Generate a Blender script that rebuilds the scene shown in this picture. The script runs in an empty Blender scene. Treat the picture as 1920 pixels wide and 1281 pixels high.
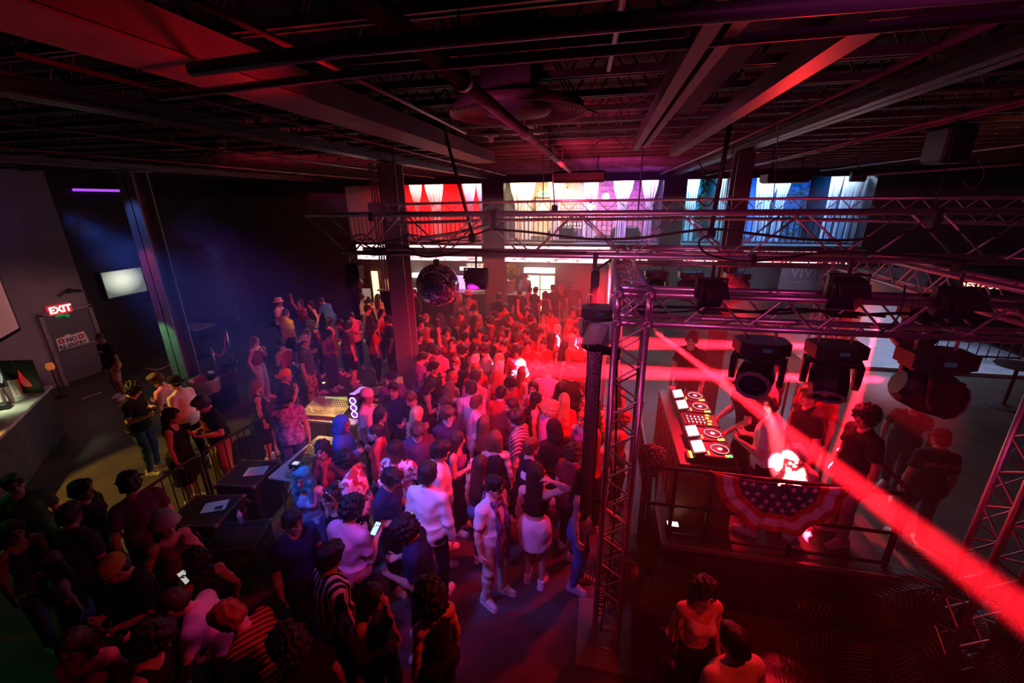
import bpy, math, random
import numpy as np
from math import sin, cos, pi, radians, sqrt, atan2
from mathutils import Vector, Matrix, Euler
random.seed(7)
SC = bpy.context.scene
COL = SC.collection
V = Vector

# ------------------------------------------------------------------ tags
def tag(o, label=None, cat=None, group=None, kind=None):
    if label: o['label'] = label
    if cat: o['category'] = cat
    if group: o['group'] = group
    if kind: o['kind'] = kind
    return o

def empty(name, loc=(0, 0, 0), rz=0.0):
    o = bpy.data.objects.new(name, None)
    COL.objects.link(o)
    o.location = loc
    o.rotation_euler = (0, 0, rz)
    o.empty_display_size = 0.1
    return o

def thing(name, label, cat, loc=(0, 0, 0), rz=0.0, group=None):
    return tag(empty(name, loc, rz), label, cat, group)

# ------------------------------------------------------------------ materials
MATS = {}
def mat(name, color=(.5, .5, .5), rough=.6, metal=0.0, emit=None, estr=1.0, noise=0.0, nscale=6.0, bump=0.0, bscale=40.0, spec=.5, alpha=1.0, trans=0.0):
    if name in MATS: return MATS[name]
    m = bpy.data.materials.new(name)
    m.use_nodes = True
    nt = m.node_tree
    b = nt.nodes['Principled BSDF']
    b.inputs['Base Color'].default_value = (*color, 1)
    b.inputs['Roughness'].default_value = rough
    b.inputs['Metallic'].default_value = metal
    b.inputs['Specular IOR Level'].default_value = spec
    if trans: b.inputs['Transmission Weight'].default_value = trans
    if alpha < 1: b.inputs['Alpha'].default_value = alpha
    if emit is not None:
        b.inputs['Emission Color'].default_value = (*emit, 1)
        b.inputs['Emission Strength'].default_value = estr
    if noise or bump:
        tc = nt.nodes.new('ShaderNodeTexCoord')
    if noise:
        n = nt.nodes.new('ShaderNodeTexNoise'); n.inputs['Scale'].default_value = nscale; n.inputs['Detail'].default_value = 5
        nt.links.new(tc.outputs['Object'], n.inputs['Vector'])
        r = nt.nodes.new('ShaderNodeValToRGB')
        r.color_ramp.elements[0].position = .3; r.color_ramp.elements[1].position = .7
        r.color_ramp.elements[0].color = (*[c * (1 - noise) for c in color], 1)
        r.color_ramp.elements[1].color = (*[min(1, c * (1 + noise)) for c in color], 1)
        nt.links.new(n.outputs['Fac'], r.inputs['Fac'])
        nt.links.new(r.outputs['Color'], b.inputs['Base Color'])
    if bump:
        n2 = nt.nodes.new('ShaderNodeTexNoise'); n2.inputs['Scale'].default_value = bscale; n2.inputs['Detail'].default_value = 3
        nt.links.new(tc.outputs['Object'], n2.inputs['Vector'])
        bp = nt.nodes.new('ShaderNodeBump'); bp.inputs['Strength'].default_value = bump; bp.inputs['Distance'].default_value = .02
        nt.links.new(n2.outputs['Fac'], bp.inputs['Height'])
        nt.links.new(bp.outputs['Normal'], b.inputs['Normal'])
    MATS[name] = m
    return m

def glow(name, color, strength):
    return mat(name, (.02, .02, .02), .5, emit=color, estr=strength)

# ------------------------------------------------------------------ mesh builder
class MB:
    def __init__(s):
        s.v = []; s.f = []; s.m = []
    def add(s, vs, fs, mi=0):
        b = len(s.v)
        s.v.extend([tuple(x) for x in vs])
        for f in fs:
            s.f.append([b + i for i in f]); s.m.append(mi)
        return s
    def box(s, c, d, rot=None, mi=0, bev=0.0):
        x, y, z = d[0] / 2, d[1] / 2, d[2] / 2
        if bev <= 0:
            vs = [V((sx * x, sy * y, sz * z)) for sz in (-1, 1) for sx, sy in ((-1, -1), (1, -1), (1, 1), (-1, 1))]
            fs = [(3, 2, 1, 0), (4, 5, 6, 7), (0, 1, 5, 4), (1, 2, 6, 5), (2, 3, 7, 6), (3, 0, 4, 7)]
        else:
            b = min(bev, x * .9, y * .9, z * .9)
            def ring(zz, i):
                return [V((px, py, zz)) for px, py in ((-x + i, -y + b + (i if i < b else 0)), )]
            vs = []
            for zz, ins in ((-z, b), (-z + b, 0), (z - b, 0), (z, b)):
                X, Y = x - ins, y - ins
                k = b * .6
                vs += [V((-X + k, -Y, zz)), V((X - k, -Y, zz)), V((X, -Y + k, zz)), V((X, Y - k, zz)), V((X - k, Y, zz)), V((-X + k, Y, zz)), V((-X, Y - k, zz)), V((-X, -Y + k, zz))]
            fs = [tuple(range(7, -1, -1)), tuple(range(24, 32))]
            for r in range(3):
                for i in range(8):
                    j = (i + 1) % 8
                    fs.append((r * 8 + i, r * 8 + j, r * 8 + 8 + j, r * 8 + 8 + i))
        M = rot if rot is not None else Matrix.Identity(3)
        if not isinstance(M, Matrix): M = Euler(M).to_matrix()
        c = V(c)
        return s.add([M @ v + c for v in vs], fs, mi)
    def cyl(s, a, b, ra, rb=None, n=10, caps=True, mi=0):
        a, b = V(a), V(b); rb = ra if rb is None else rb
        d = (b - a)
        if d.length < 1e-7: return s
        d.normalize()
        u = d.orthogonal().normalized(); w = d.cross(u)
        vs = [];
        for p, r in ((a, ra), (b, rb)):
            for i in range(n):
                t = 2 * pi * i / n
                vs.append(p + u * (r * cos(t)) + w * (r * sin(t)))
        fs = [(i, (i + 1) % n, n + (i + 1) % n, n + i) for i in range(n)]
        if caps:
            fs.append(tuple(range(n - 1, -1, -1))); fs.append(tuple(range(n, 2 * n)))
        return s.add(vs, fs, mi)
    def tube(s, pts, r, n=8, mi=0, closed=False):
        pts = [V(p) for p in pts]
        N = len(pts)
        rs = r if isinstance(r, (list, tuple)) else [r] * N
        vs = []; u = None
        for i, p in enumerate(pts):
            if closed: d = pts[(i + 1) % N] - pts[i - 1]
            else: d = pts[min(i + 1, N - 1)] - pts[max(i - 1, 0)]
            d.normalize()
            if u is None: u = d.orthogonal().normalized()
            else:
                u = u - d * u.dot(d)
                if u.length < 1e-6: u = d.orthogonal()
                u.normalize()
            w = d.cross(u)
            for k in range(n):
                t = 2 * pi * k / n
                vs.append(p + u * (rs[i] * cos(t)) + w * (rs[i] * sin(t)))
        fs = []
        for i in range(N if closed else N - 1):
            j = (i + 1) % N
            for k in range(n):
                l = (k + 1) % n
                fs.append((i * n + k, i * n + l, j * n + l, j * n + k))
        if not closed:
            fs.append(tuple(range(n - 1, -1, -1))); fs.append(tuple((N - 1) * n + k for k in range(n)))
        return s.add(vs, fs, mi)
    def lathe(s, prof, n=24, c=(0, 0, 0), mi=0, rot=None, caps=False):
        M = rot if rot is not None else Matrix.Identity(3)
        c = V(c); vs = []
        for r, z in prof:
            for i in range(n):
                t = 2 * pi * i / n
                vs.append(M @ V((r * cos(t), r * sin(t), z)) + c)
        fs = []
        for j in range(len(prof) - 1):
            for i in range(n):
                k = (i + 1) % n
                fs.append((j * n + i, j * n + k, (j + 1) * n + k, (j + 1) * n + i))
        if caps and prof[0][0] > 1e-6: fs.append(tuple(range(n - 1, -1, -1)))
        if caps and prof[-1][0] > 1e-6: fs.append(tuple((len(prof) - 1) * n + i for i in range(n)))
        return s.add(vs, fs, mi)
    def sphere(s, c, r, n=16, m=10, mi=0, rot=None):
        rr = (r, r, r) if not isinstance(r, (tuple, list)) else r
        c = V(c); vs = []; fs = []
        M = rot if rot is not None else Matrix.Identity(3)
        for j in range(1, m):
            ph = pi * j / m - pi / 2
            for i in range(n):
                t = 2 * pi * i / n
                vs.append(M @ V((rr[0] * cos(ph) * cos(t), rr[1] * cos(ph) * sin(t), rr[2] * sin(ph))) + c)
        vs.append(M @ V((0, 0, -rr[2])) + c); vs.append(M @ V((0, 0, rr[2])) + c)
        B, T = len(vs) - 2, len(vs) - 1
        for j in range(m - 2):
            for i in range(n):
                k = (i + 1) % n
                fs.append((j * n + i, j * n + k, (j + 1) * n + k, (j + 1) * n + i))
        for i in range(n):
            k = (i + 1) % n
            fs.append((B, k, i)); fs.append(((m - 2) * n + i, (m - 2) * n + k, T))
        return s.add(vs, fs, mi)
    def prism(s, poly, z0, z1, mi=0, M=None):
        n = len(poly)
        vs = [V((x, y, z0)) for x, y in poly] + [V((x, y, z1)) for x, y in poly]
        if M is not None: vs = [M @ v for v in vs]
        fs = [tuple(range(n - 1, -1, -1)), tuple(range(n, 2 * n))] + [(i, (i + 1) % n, n + (i + 1) % n, n + i) for i in range(n)]
        return s.add(vs, fs, mi)
    def grid(s, fn, nu, nv, mi=0, wrap=False):
        vs = [fn(i / (nu - 1 if not wrap else nu), j / (nv - 1)) for j in range(nv) for i in range(nu)]
        fs = []
        for j in range(nv - 1):
            for i in range(nu if wrap else nu - 1):
                k = (i + 1) % nu
                fs.append((j * nu + i, j * nu + k, (j + 1) * nu + k, (j + 1) * nu + i))
        return s.add(vs, fs, mi)
    def mesh(s, name, mats, smooth=False):
        me = bpy.data.meshes.new(name)
        me.from_pydata(s.v, [], s.f)
        for m in mats: me.materials.append(m)
        me.polygons.foreach_set('material_index', s.m)
        if smooth: me.polygons.foreach_set('use_smooth', [True] * len(s.f))
        me.update()
        return me
    def build(s, name, mats, parent=None, smooth=False, loc=None, rot=None):
        if not isinstance(mats, (list, tuple)): mats = [mats]
        me = s.mesh(name, mats, smooth)
        o = bpy.data.objects.new(name, me)
        COL.objects.link(o)
        if parent is not None: o.parent = parent
        if loc is not None: o.location = loc
        if rot is not None: o.rotation_euler = rot
        if smooth == 'auto':
            pass
        return o

def struct(name, mb, m, smooth=False):
    o = mb.build(name, m, None, smooth)
    o['kind'] = 'structure'
    return o

def dup(root, loc, rz=None, label=None, group=None):
    r = root.copy(); COL.objects.link(r); r.location = loc
    if rz is not None: r.rotation_euler = (0, 0, rz)
    if label: r['label'] = label
    if group: r['group'] = group
    for ch in list(root.children):
        c = ch.copy(); COL.objects.link(c); c.parent = r
        for g in list(ch.children):
            d = g.copy(); COL.objects.link(d); d.parent = c
    return r

def text_mesh(txt, size, depth=.004, bold=0.0, space=1.0):
    cu = bpy.data.curves.new('lettering', 'FONT')
    cu.body = txt; cu.size = size; cu.extrude = depth / 2; cu.align_x = 'CENTER'; cu.align_y = 'CENTER'
    cu.offset = bold; cu.space_character = space; cu.resolution_u = 3
    o = bpy.data.objects.new('lettering', cu); COL.objects.link(o)
    dg = bpy.context.evaluated_depsgraph_get()
    me = bpy.data.meshes.new_from_object(o.evaluated_get(dg))
    bpy.data.objects.remove(o); bpy.data.curves.remove(cu)
    return me

def text_obj(name, txt, size, m, M4, parent=None, depth=.004, bold=0.0, space=1.0):
    """letters lie in the local XY plane, reading along +X, facing +Z, placed by the 4x4 M4 (in the parent's frame)"""
    me = text_mesh(txt, size, depth, bold, space)
    me.materials.clear(); me.materials.append(m)
    o = bpy.data.objects.new(name, me); COL.objects.link(o)
    if parent is not None: o.parent = parent
    o.matrix_local = M4
    return o

def frame(origin, xdir, ydir):
    x = V(xdir).normalized(); y = V(ydir); y = (y - x * y.dot(x)).normalized(); z = x.cross(y)
    M = Matrix.Identity(4)
    for i, a in enumerate((x, y, z)):
        for k in range(3): M[k][i] = a[k]
    for k in range(3): M[k][3] = origin[k]
    return M

# ------------------------------------------------------------------ camera model (1920 x 1281)
FPX, CX0, CY0 = 788.0, 960.0, 640.5
YAW, PITCH, ROLL, CAMH = radians(12.0), radians(18.5), radians(-.65), 4.65
CAMR = Matrix.Rotation(YAW, 3, 'Z') @ Matrix.Rotation(pi / 2 - PITCH, 3, 'X') @ Matrix.Rotation(ROLL, 3, 'Z')
CAMC = V((0, 0, CAMH))
def ray(px, py): return CAMR @ V(((px - CX0) / FPX, -(py - CY0) / FPX, -1))
def at_z(px, py, z):
    d = ray(px, py); return CAMC + d * ((z - CAMH) / d.z)
def at_y(px, py, y):
    d = ray(px, py); return CAMC + d * (y / d.y)
def at_x(px, py, x):
    d = ray(px, py); return CAMC + d * (x / d.x)
def project(p):
    q = CAMR.transposed() @ (V(p) - CAMC)
    return (CX0 + FPX * q.x / -q.z, CY0 - FPX * q.y / -q.z)

cam = bpy.data.cameras.new('camera'); camo = bpy.data.objects.new('camera', cam); COL.objects.link(camo)
cam.sensor_width = 36; cam.lens = 36 * FPX / 1920; cam.clip_start = .05; cam.clip_end = 200
camo.matrix_world = Matrix.Translation(CAMC) @ CAMR.to_4x4()
SC.camera = camo
SC.view_settings.view_transform = 'Standard'; SC.view_settings.look = 'None'
SC.view_settings.gamma = 1; SC.view_settings.use_curve_mapping = False
# ================================================================== people: signed-distance bodies, one continuous skin each
class SDF:
    def __init__(s, lo, hi, h):
        s.lo = np.array(lo, float); s.h = h
        s.n = np.ceil((np.array(hi) - s.lo) / h).astype(int) + 1
        s.F = np.full(s.n, .5, np.float32)
        s.ax = [(s.lo[i] + h * np.arange(s.n[i])).astype(np.float32) for i in range(3)]
    def _sl(s, lo, hi):
        a = np.clip(np.floor((np.array(lo) - s.lo) / s.h).astype(int), 0, s.n - 1)
        b = np.clip(np.ceil((np.array(hi) - s.lo) / s.h).astype(int) + 1, 1, s.n)
        sl = tuple(slice(a[i], max(b[i], a[i] + 1)) for i in range(3))
        return sl, s.ax[0][sl[0]][:, None, None], s.ax[1][sl[1]][None, :, None], s.ax[2][sl[2]][None, None, :]
    def _mix(s, sl, d, k, op):
        A = s.F[sl]
        if op == 'sub':
            d = -d; h = np.maximum(k - np.abs(A - d), 0) / k
            s.F[sl] = np.maximum(A, d) + h * h * k * .25
        else:
            h = np.maximum(k - np.abs(A - d), 0) / k
            s.F[sl] = np.minimum(A, d) - h * h * k * .25
    def cap(s, a, b, ra, rb=None, k=.02, op='add'):
        a = np.array(a, float); b = np.array(b, float); rb = ra if rb is None else rb
        m = max(ra, rb) + k + s.h * 2
        sl, X, Y, Z = s._sl(np.minimum(a, b) - m, np.maximum(a, b) + m)
        ba = b - a; L = float(ba @ ba) + 1e-12
        px, py, pz = X - a[0], Y - a[1], Z - a[2]
        t = np.clip((px * ba[0] + py * ba[1] + pz * ba[2]) / L, 0, 1)
        d = np.sqrt((px - t * ba[0]) ** 2 + (py - t * ba[1]) ** 2 + (pz - t * ba[2]) ** 2) - (ra + (rb - ra) * t)
        s._mix(sl, d, k, op)
    def ell(s, c, r, M=None, k=.02, op='add'):
        c = np.array(c, float); r = np.array(r, float)
        m = r.max() + k + s.h * 2
        sl, X, Y, Z = s._sl(c - m, c + m)
        p = [X - c[0], Y - c[1], Z - c[2]]
        if M is None: M = np.eye(3)
        q = [p[0] * M[0, i] + p[1] * M[1, i] + p[2] * M[2, i] for i in range(3)]
        k0 = np.sqrt(sum((q[i] / r[i]) ** 2 for i in range(3))); k1 = np.sqrt(sum((q[i] / r[i] ** 2) ** 2 for i in range(3))) + 1e-9
        s._mix(sl, np.where(k0 < 1e-6, -r.min(), k0 * (k0 - 1) / k1), k, op)
    def cut(s, n, off):
        """keep n.p <= off"""
        n = np.array(n, float); n /= np.linalg.norm(n)
        s.F = np.maximum(s.F, s.ax[0][:, None, None] * n[0] + s.ax[1][None, :, None] * n[1] + s.ax[2][None, None, :] * n[2] - off)
    def warp(s, amp, fx, fy, fz, ph=0):
        X, Y, Z = s.ax[0][:, None, None], s.ax[1][None, :, None], s.ax[2][None, None, :]
        s.F = s.F + (amp * np.sin(fx * X + 1.7 * np.sin(.5 * fz * Z + ph) + ph) * np.sin(fy * Y + .8 + ph) + amp * .7 * np.sin(fz * Z + 1.3 * np.sin(fx * X * .6) + ph)).astype(np.float32)
    def polys(s):
        F = s.F; F[0] = F[-1] = .1; F[:, 0] = F[:, -1] = .1; F[:, :, 0] = F[:, :, -1] = .1
        S = F < 0
        c = [(i, j, k) for i in (0, 1) for j in (0, 1) for k in (0, 1)]
        nx, ny, nz = s.n
        cnt = sum(S[i:nx - 1 + i, j:ny - 1 + j, k:nz - 1 + k].astype(np.int8) for i, j, k in c)
        mask = (cnt > 0) & (cnt < 8)
        I = np.argwhere(mask)
        idx = np.full(mask.shape, -1, np.int64); idx[mask] = np.arange(len(I))
        fv = {q: F[I[:, 0] + q[0], I[:, 1] + q[1], I[:, 2] + q[2]] for q in c}
        acc = np.zeros((len(I), 3)); num = np.zeros(len(I))
        for p in c:
            for a in range(3):
                if p[a] == 0:
                    q = list(p); q[a] = 1; q = tuple(q)
                    f0, f1 = fv[p], fv[q]
                    x = (f0 < 0) != (f1 < 0)
                    t = np.where(x, f0 / np.where(x, f0 - f1, 1), 0)
                    pos = np.tile(np.array(p, float), (len(I), 1)); pos[:, a] = t
                    acc += pos * x[:, None]; num += x
        vs = s.lo + (I + acc / num[:, None]) * s.h
        quads = []
        for a in range(3):
            b, d = (a + 1) % 3, (a + 2) % 3
            A = [slice(None)] * 3; B = [slice(None)] * 3
            A[a] = slice(0, -1); B[a] = slice(1, None)
            e = S[tuple(A)] != S[tuple(B)]
            E = np.argwhere(e)
            E = E[(E[:, b] > 0) & (E[:, d] > 0) & (E[:, b] < s.n[b] - 1) & (E[:, d] < s.n[d] - 1)]
            ins = S[E[:, 0], E[:, 1], E[:, 2]]
            def at(db, dd):
                Q = E.copy(); Q[:, b] += db; Q[:, d] += dd
                return idx[Q[:, 0], Q[:, 1], Q[:, 2]]
            q = np.stack([at(-1, -1), at(0, -1), at(0, 0), at(-1, 0)], 1)
            q[~ins] = q[~ins][:, ::-1]
            quads.append(q)
        return vs, np.concatenate(quads)
    def mesh(s, name, nslots=1, matfn=None, smooth_it=1):
        vs, q = s.polys()
        for _ in range(smooth_it):
            acc = np.zeros_like(vs); num = np.zeros(len(vs))
            for i in range(4):
                np.add.at(acc, q[:, i], vs[q[:, (i + 1) % 4]]); np.add.at(num, q[:, i], 1)
            vs = vs * .5 + .5 * acc / np.maximum(num, 1)[:, None]
        me = bpy.data.meshes.new(name)
        me.vertices.add(len(vs)); me.vertices.foreach_set('co', vs.astype(np.float32).ravel())
        me.loops.add(len(q) * 4); me.loops.foreach_set('vertex_index', q.astype(np.int32).ravel())
        me.polygons.add(len(q)); me.polygons.foreach_set('loop_start', np.arange(0, len(q) * 4, 4, dtype=np.int32))
        for _ in range(nslots): me.materials.append(None)
        if matfn is not None:
            cen = vs[q].mean(1)
            me.polygons.foreach_set('material_index', matfn(cen).astype(np.int32))
        me.polygons.foreach_set('use_smooth', np.ones(len(q), bool))
        me.update(calc_edges=True)
        return me

def _rx(a): return np.array([[1, 0, 0], [0, cos(a), -sin(a)], [0, sin(a), cos(a)]])
def _ry(a): return np.array([[cos(a), 0, sin(a)], [0, 1, 0], [-sin(a), 0, cos(a)]])
def _rz(a): return np.array([[cos(a), -sin(a), 0], [sin(a), cos(a), 0], [0, 0, 1]])
def _u(v):
    v = np.array(v, float); return v / np.linalg.norm(v)

ARM = {  # upper-arm direction, forearm direction (x outward, y forward), palm normal, finger curl
 'down': ((.2, -.03, -1), (.07, .2, -1), (-1, .1, 0), .4),
 'phone': ((.16, .12, -1), (-.42, .9, .22), (-.2, -.5, .8), .75),
 'drink': ((.24, .1, -1), (-.3, .85, .55), (-1, .2, .1), 1.05),
 'hip': ((.36, -.2, -1), (-.02, .35, -1), (-1, 0, 0), .6),
 'cross': ((.1, .3, -.9), (-1, .5, .1), (0, -1, .2), .5),
 'up': ((.35, .3, .9), (-.05, .15, 1), (0, 1, -.1), .35),
 'head': ((.95, .12, .42), (-.9, -.2, .42), (-.4, .1, -1), .5),
 'dj': ((.15, .4, -.9), (-.12, 1, -.3), (0, -.25, -1), .45),
 'reach': ((.3, .55, -.6), (.05, 1, .1), (-.6, 0, -.8), .5),
 'mouth': ((.25, .3, -.85), (-.42, .4, .9), (-.6, -.7, .2), .9),
 'ear': ((.6, .3, -.4), (-.5, -.1, .95), (-.9, 0, 0), .6),
}
POSES = {  # sex, lean, head pitch, head yaw, left arm, right arm, stance ((xl,yl),(xr,yr))
 'm_stand': ('m', .03, .12, .15, 'down', 'down', ((.13, .02), (.12, -.03))),
 'm_phone': ('m', .08, .42, 0, 'phone', 'phone', ((.12, 0), (.13, .04))),
 'm_drink': ('m', .02, .1, -.25, 'hip', 'drink', ((.13, .05), (.12, -.04))),
 'm_cross': ('m', .0, .05, .2, 'cross', 'cross', ((.14, 0), (.14, 0))),
 'm_cheer': ('m', .0, -.1, 0, 'down', 'up', ((.13, .05), (.13, -.05))),
 'm_walk': ('m', .06, .15, 0, 'hip', 'hip', ((.09, .2), (.09, -.18))),
 'm_lean': ('m', .55, .25, 0, 'reach', 'reach', ((.13, .1), (.13, -.1))),
 'm_dj': ('m', .22, .45, .1, 'dj', 'dj', ((.15, 0), (.15, 0))),
 'm_mouth': ('m', .04, .05, .2, 'down', 'mouth', ((.13, .04), (.12, -.03))),
 'f_stand': ('f', .02, .12, -.15, 'down', 'down', ((.09, .02), (.09, -.03))),
 'f_phone': ('f', .06, .4, 0, 'phone', 'phone', ((.09, 0), (.1, .04))),
 'f_drink': ('f', .02, .1, .25, 'hip', 'drink', ((.09, .04), (.09, -.03))),
 'f_cheer': ('f', .0, -.05, 0, 'down', 'up', ((.1, .04), (.1, -.03))),
 'f_head': ('f', .03, .15, 0, 'down', 'head', ((.09, .03), (.1, -.02))),
 'f_lean': ('f', .38, .2, .2, 'reach', 'down', ((.1, .1), (.1, -.08))),
 'f_crouch': ('f', .45, .3, .1, 'reach', 'phone', ((.14, .16), (.14, .02)), .36),
 'm_djl': ('m', .42, .4, .1, 'dj', 'dj', ((.15, 0), (.15, 0))),
 'f_mouth': ('f', .04, .08, 0, 'mouth', 'hip', ((.09, .03), (.09, -.02))),
}
def skeleton(pose):
    sex, lean, pitch, yaw, la, ra, legs = POSES[pose][:7]
    dz = POSES[pose][7] if len(POSES[pose]) > 7 else 0.0
    K = {'sex': sex, 'dz': dz}
    W = np.array([0, 0, 1.07 - dz]); Rc = _rx(-lean)
    K['W'], K['Rc'] = W, Rc
    P = lambda x, y, z: W + Rc @ np.array([x, y, z], float)
    K['P'] = P
    sw = .178 if sex == 'm' else .152
    Rh = Rc @ _rz(yaw) @ _rx(-(pitch - lean * .5)); K['Rh'] = Rh
    K['hp'] = P(0, 0, .46); K['hc'] = K['hp'] + Rh @ np.array([0, .018, .125])
    K['sh'] = {}; K['el'] = {}; K['wr'] = {}; K['hd'] = {}; K['hn'] = {}; K['curl'] = {}
    for sd, nm in ((-1, la), (1, ra)):
        u, f, n, cu = ARM[nm]
        m = np.array([sd, 1, 1])
        u = Rc @ _u(np.array(u) * m); f = Rc @ _u(np.array(f) * m); n = Rc @ _u(np.array(n) * m)
        a = P(sd * sw, -.01, .345); e = a + u * (.295 if sex == 'm' else .27); w = e + f * (.25 if sex == 'm' else .23)
        n = _u(n - f * (n @ f))
        K['sh'][sd], K['el'][sd], K['wr'][sd], K['hd'][sd], K['hn'][sd], K['curl'][sd] = a, e, w, f, n, cu
    K['hip'] = {}; K['kn'] = {}; K['an'] = {}
    for sd, (x, y) in ((-1, legs[0]), (1, legs[1])):
        h = np.array([sd * .092, 0, .92 - dz]); an = np.array([sd * x, y, .085])
        b_ = sqrt(max(0, .425 ** 2 - (np.linalg.norm(h - an) / 2) ** 2)) if dz else .045
        kn = (h + an) / 2 + np.array([sd * (.01 + .3 * dz), b_, .015])
        K['hip'][sd], K['kn'][sd], K['an'][sd] = h, kn, an
    return K
SK = {}
def sk(p):
    if p not in SK: SK[p] = skeleton(p)
    return SK[p]
def bounds(K, m=.12):
    pts = [K['hc'] + np.array([0, 0, .16]), K['hc'] - np.array([.12, .14, 0]), K['hc'] + np.array([.12, .14, 0]), np.array([-.3, -.24, 0]), np.array([.3, .26, 0])]
    for s_ in (-1, 1):
        pts += [K['sh'][s_], K['el'][s_], K['wr'][s_], K['wr'][s_] + K['hd'][s_] * .17, K['an'][s_] + np.array([0, .2, 0]), K['an'][s_] - np.array([0, .1, 0])]
    pts = np.array(pts); lo = pts.min(0) - m; hi = pts.max(0) + m
    lo[2] = -.03
    return lo, hi

def torso(s, K, g, up=True):
    P, Rc = K['P'], K['Rc']; f = K['sex'] == 'f'; dz = K['dz']
    if f:
        s.ell((0, -.01, .965 - dz), (.165 + g, .12 + g, .125 + g), k=.03)
        s.ell(P(0, 0, .06), (.122 + g, .094 + g, .15 + g), Rc, k=.05)
        s.ell(P(0, -.005, .23), (.138 + g, .1 + g, .185 + g), Rc, k=.05)
        for x in (-.062, .062): s.ell(P(x, .078, .215), (.058 + g * .7,) * 3, k=.03)
        s.cap(P(-.125, -.012, .345), P(.125, -.012, .345), .05 + g, k=.05)
    else:
        s.ell((0, -.01, .97 - dz), (.16 + g, .115 + g, .12 + g), k=.03)
        s.ell(P(0, .0, .06), (.145 + g, .108 + g, .16 + g), Rc, k=.05)
        s.ell(P(0, 0, .235), (.166 + g, .115 + g, .19 + g), Rc, k=.05)
        for x in (-.07, .07): s.ell(P(x, .06, .27), (.075 + g * .5, .05 + g * .7, .06 + g * .5), Rc, k=.03)
        s.cap(P(-.15, -.012, .345), P(.15, -.012, .345), .058 + g, k=.05)
    if up:
        for x in (-1, 1): s.cap(P(x * .1, -.018, .355), P(x * .02, -.015, .43), .045 + g * .8, .042 + g * .6, k=.04)

def head_sdf(s, K):
    hc, Rh = K['hc'], K['Rh']
    H = lambda x, y, z: hc + Rh @ np.array([x, y, z], float)
    s.ell(H(0, -.012, .03), (.074, .094, .086), Rh, k=.02)
    s.ell(H(0, .02, -.035), (.06, .068, .085), Rh, k=.03)
    for x in (-1, 1):
        s.cap(H(x * .052, -.005, -.05), H(x * .018, .058, -.097), .022, .02, k=.025)
        s.ell(H(x * .044, .058, -.022), (.02, .018, .018), Rh, k=.02)
    s.cap(H(-.014, .062, -.1), H(.014, .062, -.1), .02, k=.02)
    s.cap(H(-.038, .074, .022), H(.038, .074, .022), .011, k=.015)
    for x in (-1, 1):
        s.ell(H(x * .03, .098, .001), (.017, .016, .012), Rh, k=.012, op='sub')
        s.ell(H(x * .03, .073, .001), (.013,) * 3, k=.004)
        s.ell(H(x * .076, -.006, -.008), (.011, .022, .032), Rh, k=.008)
    s.cap(H(0, .086, .008), H(0, .106, -.034), .008, .0125, k=.012)
    for x in (-1, 1): s.ell(H(x * .011, .094, -.037), (.009, .01, .008), Rh, k=.008)
    s.cap(H(-.02, .081, -.061), H(.02, .081, -.061), .0075, k=.006)
    s.cap(H(-.016, .079, -.073), H(.016, .079, -.073), .0085, k=.006)

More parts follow.
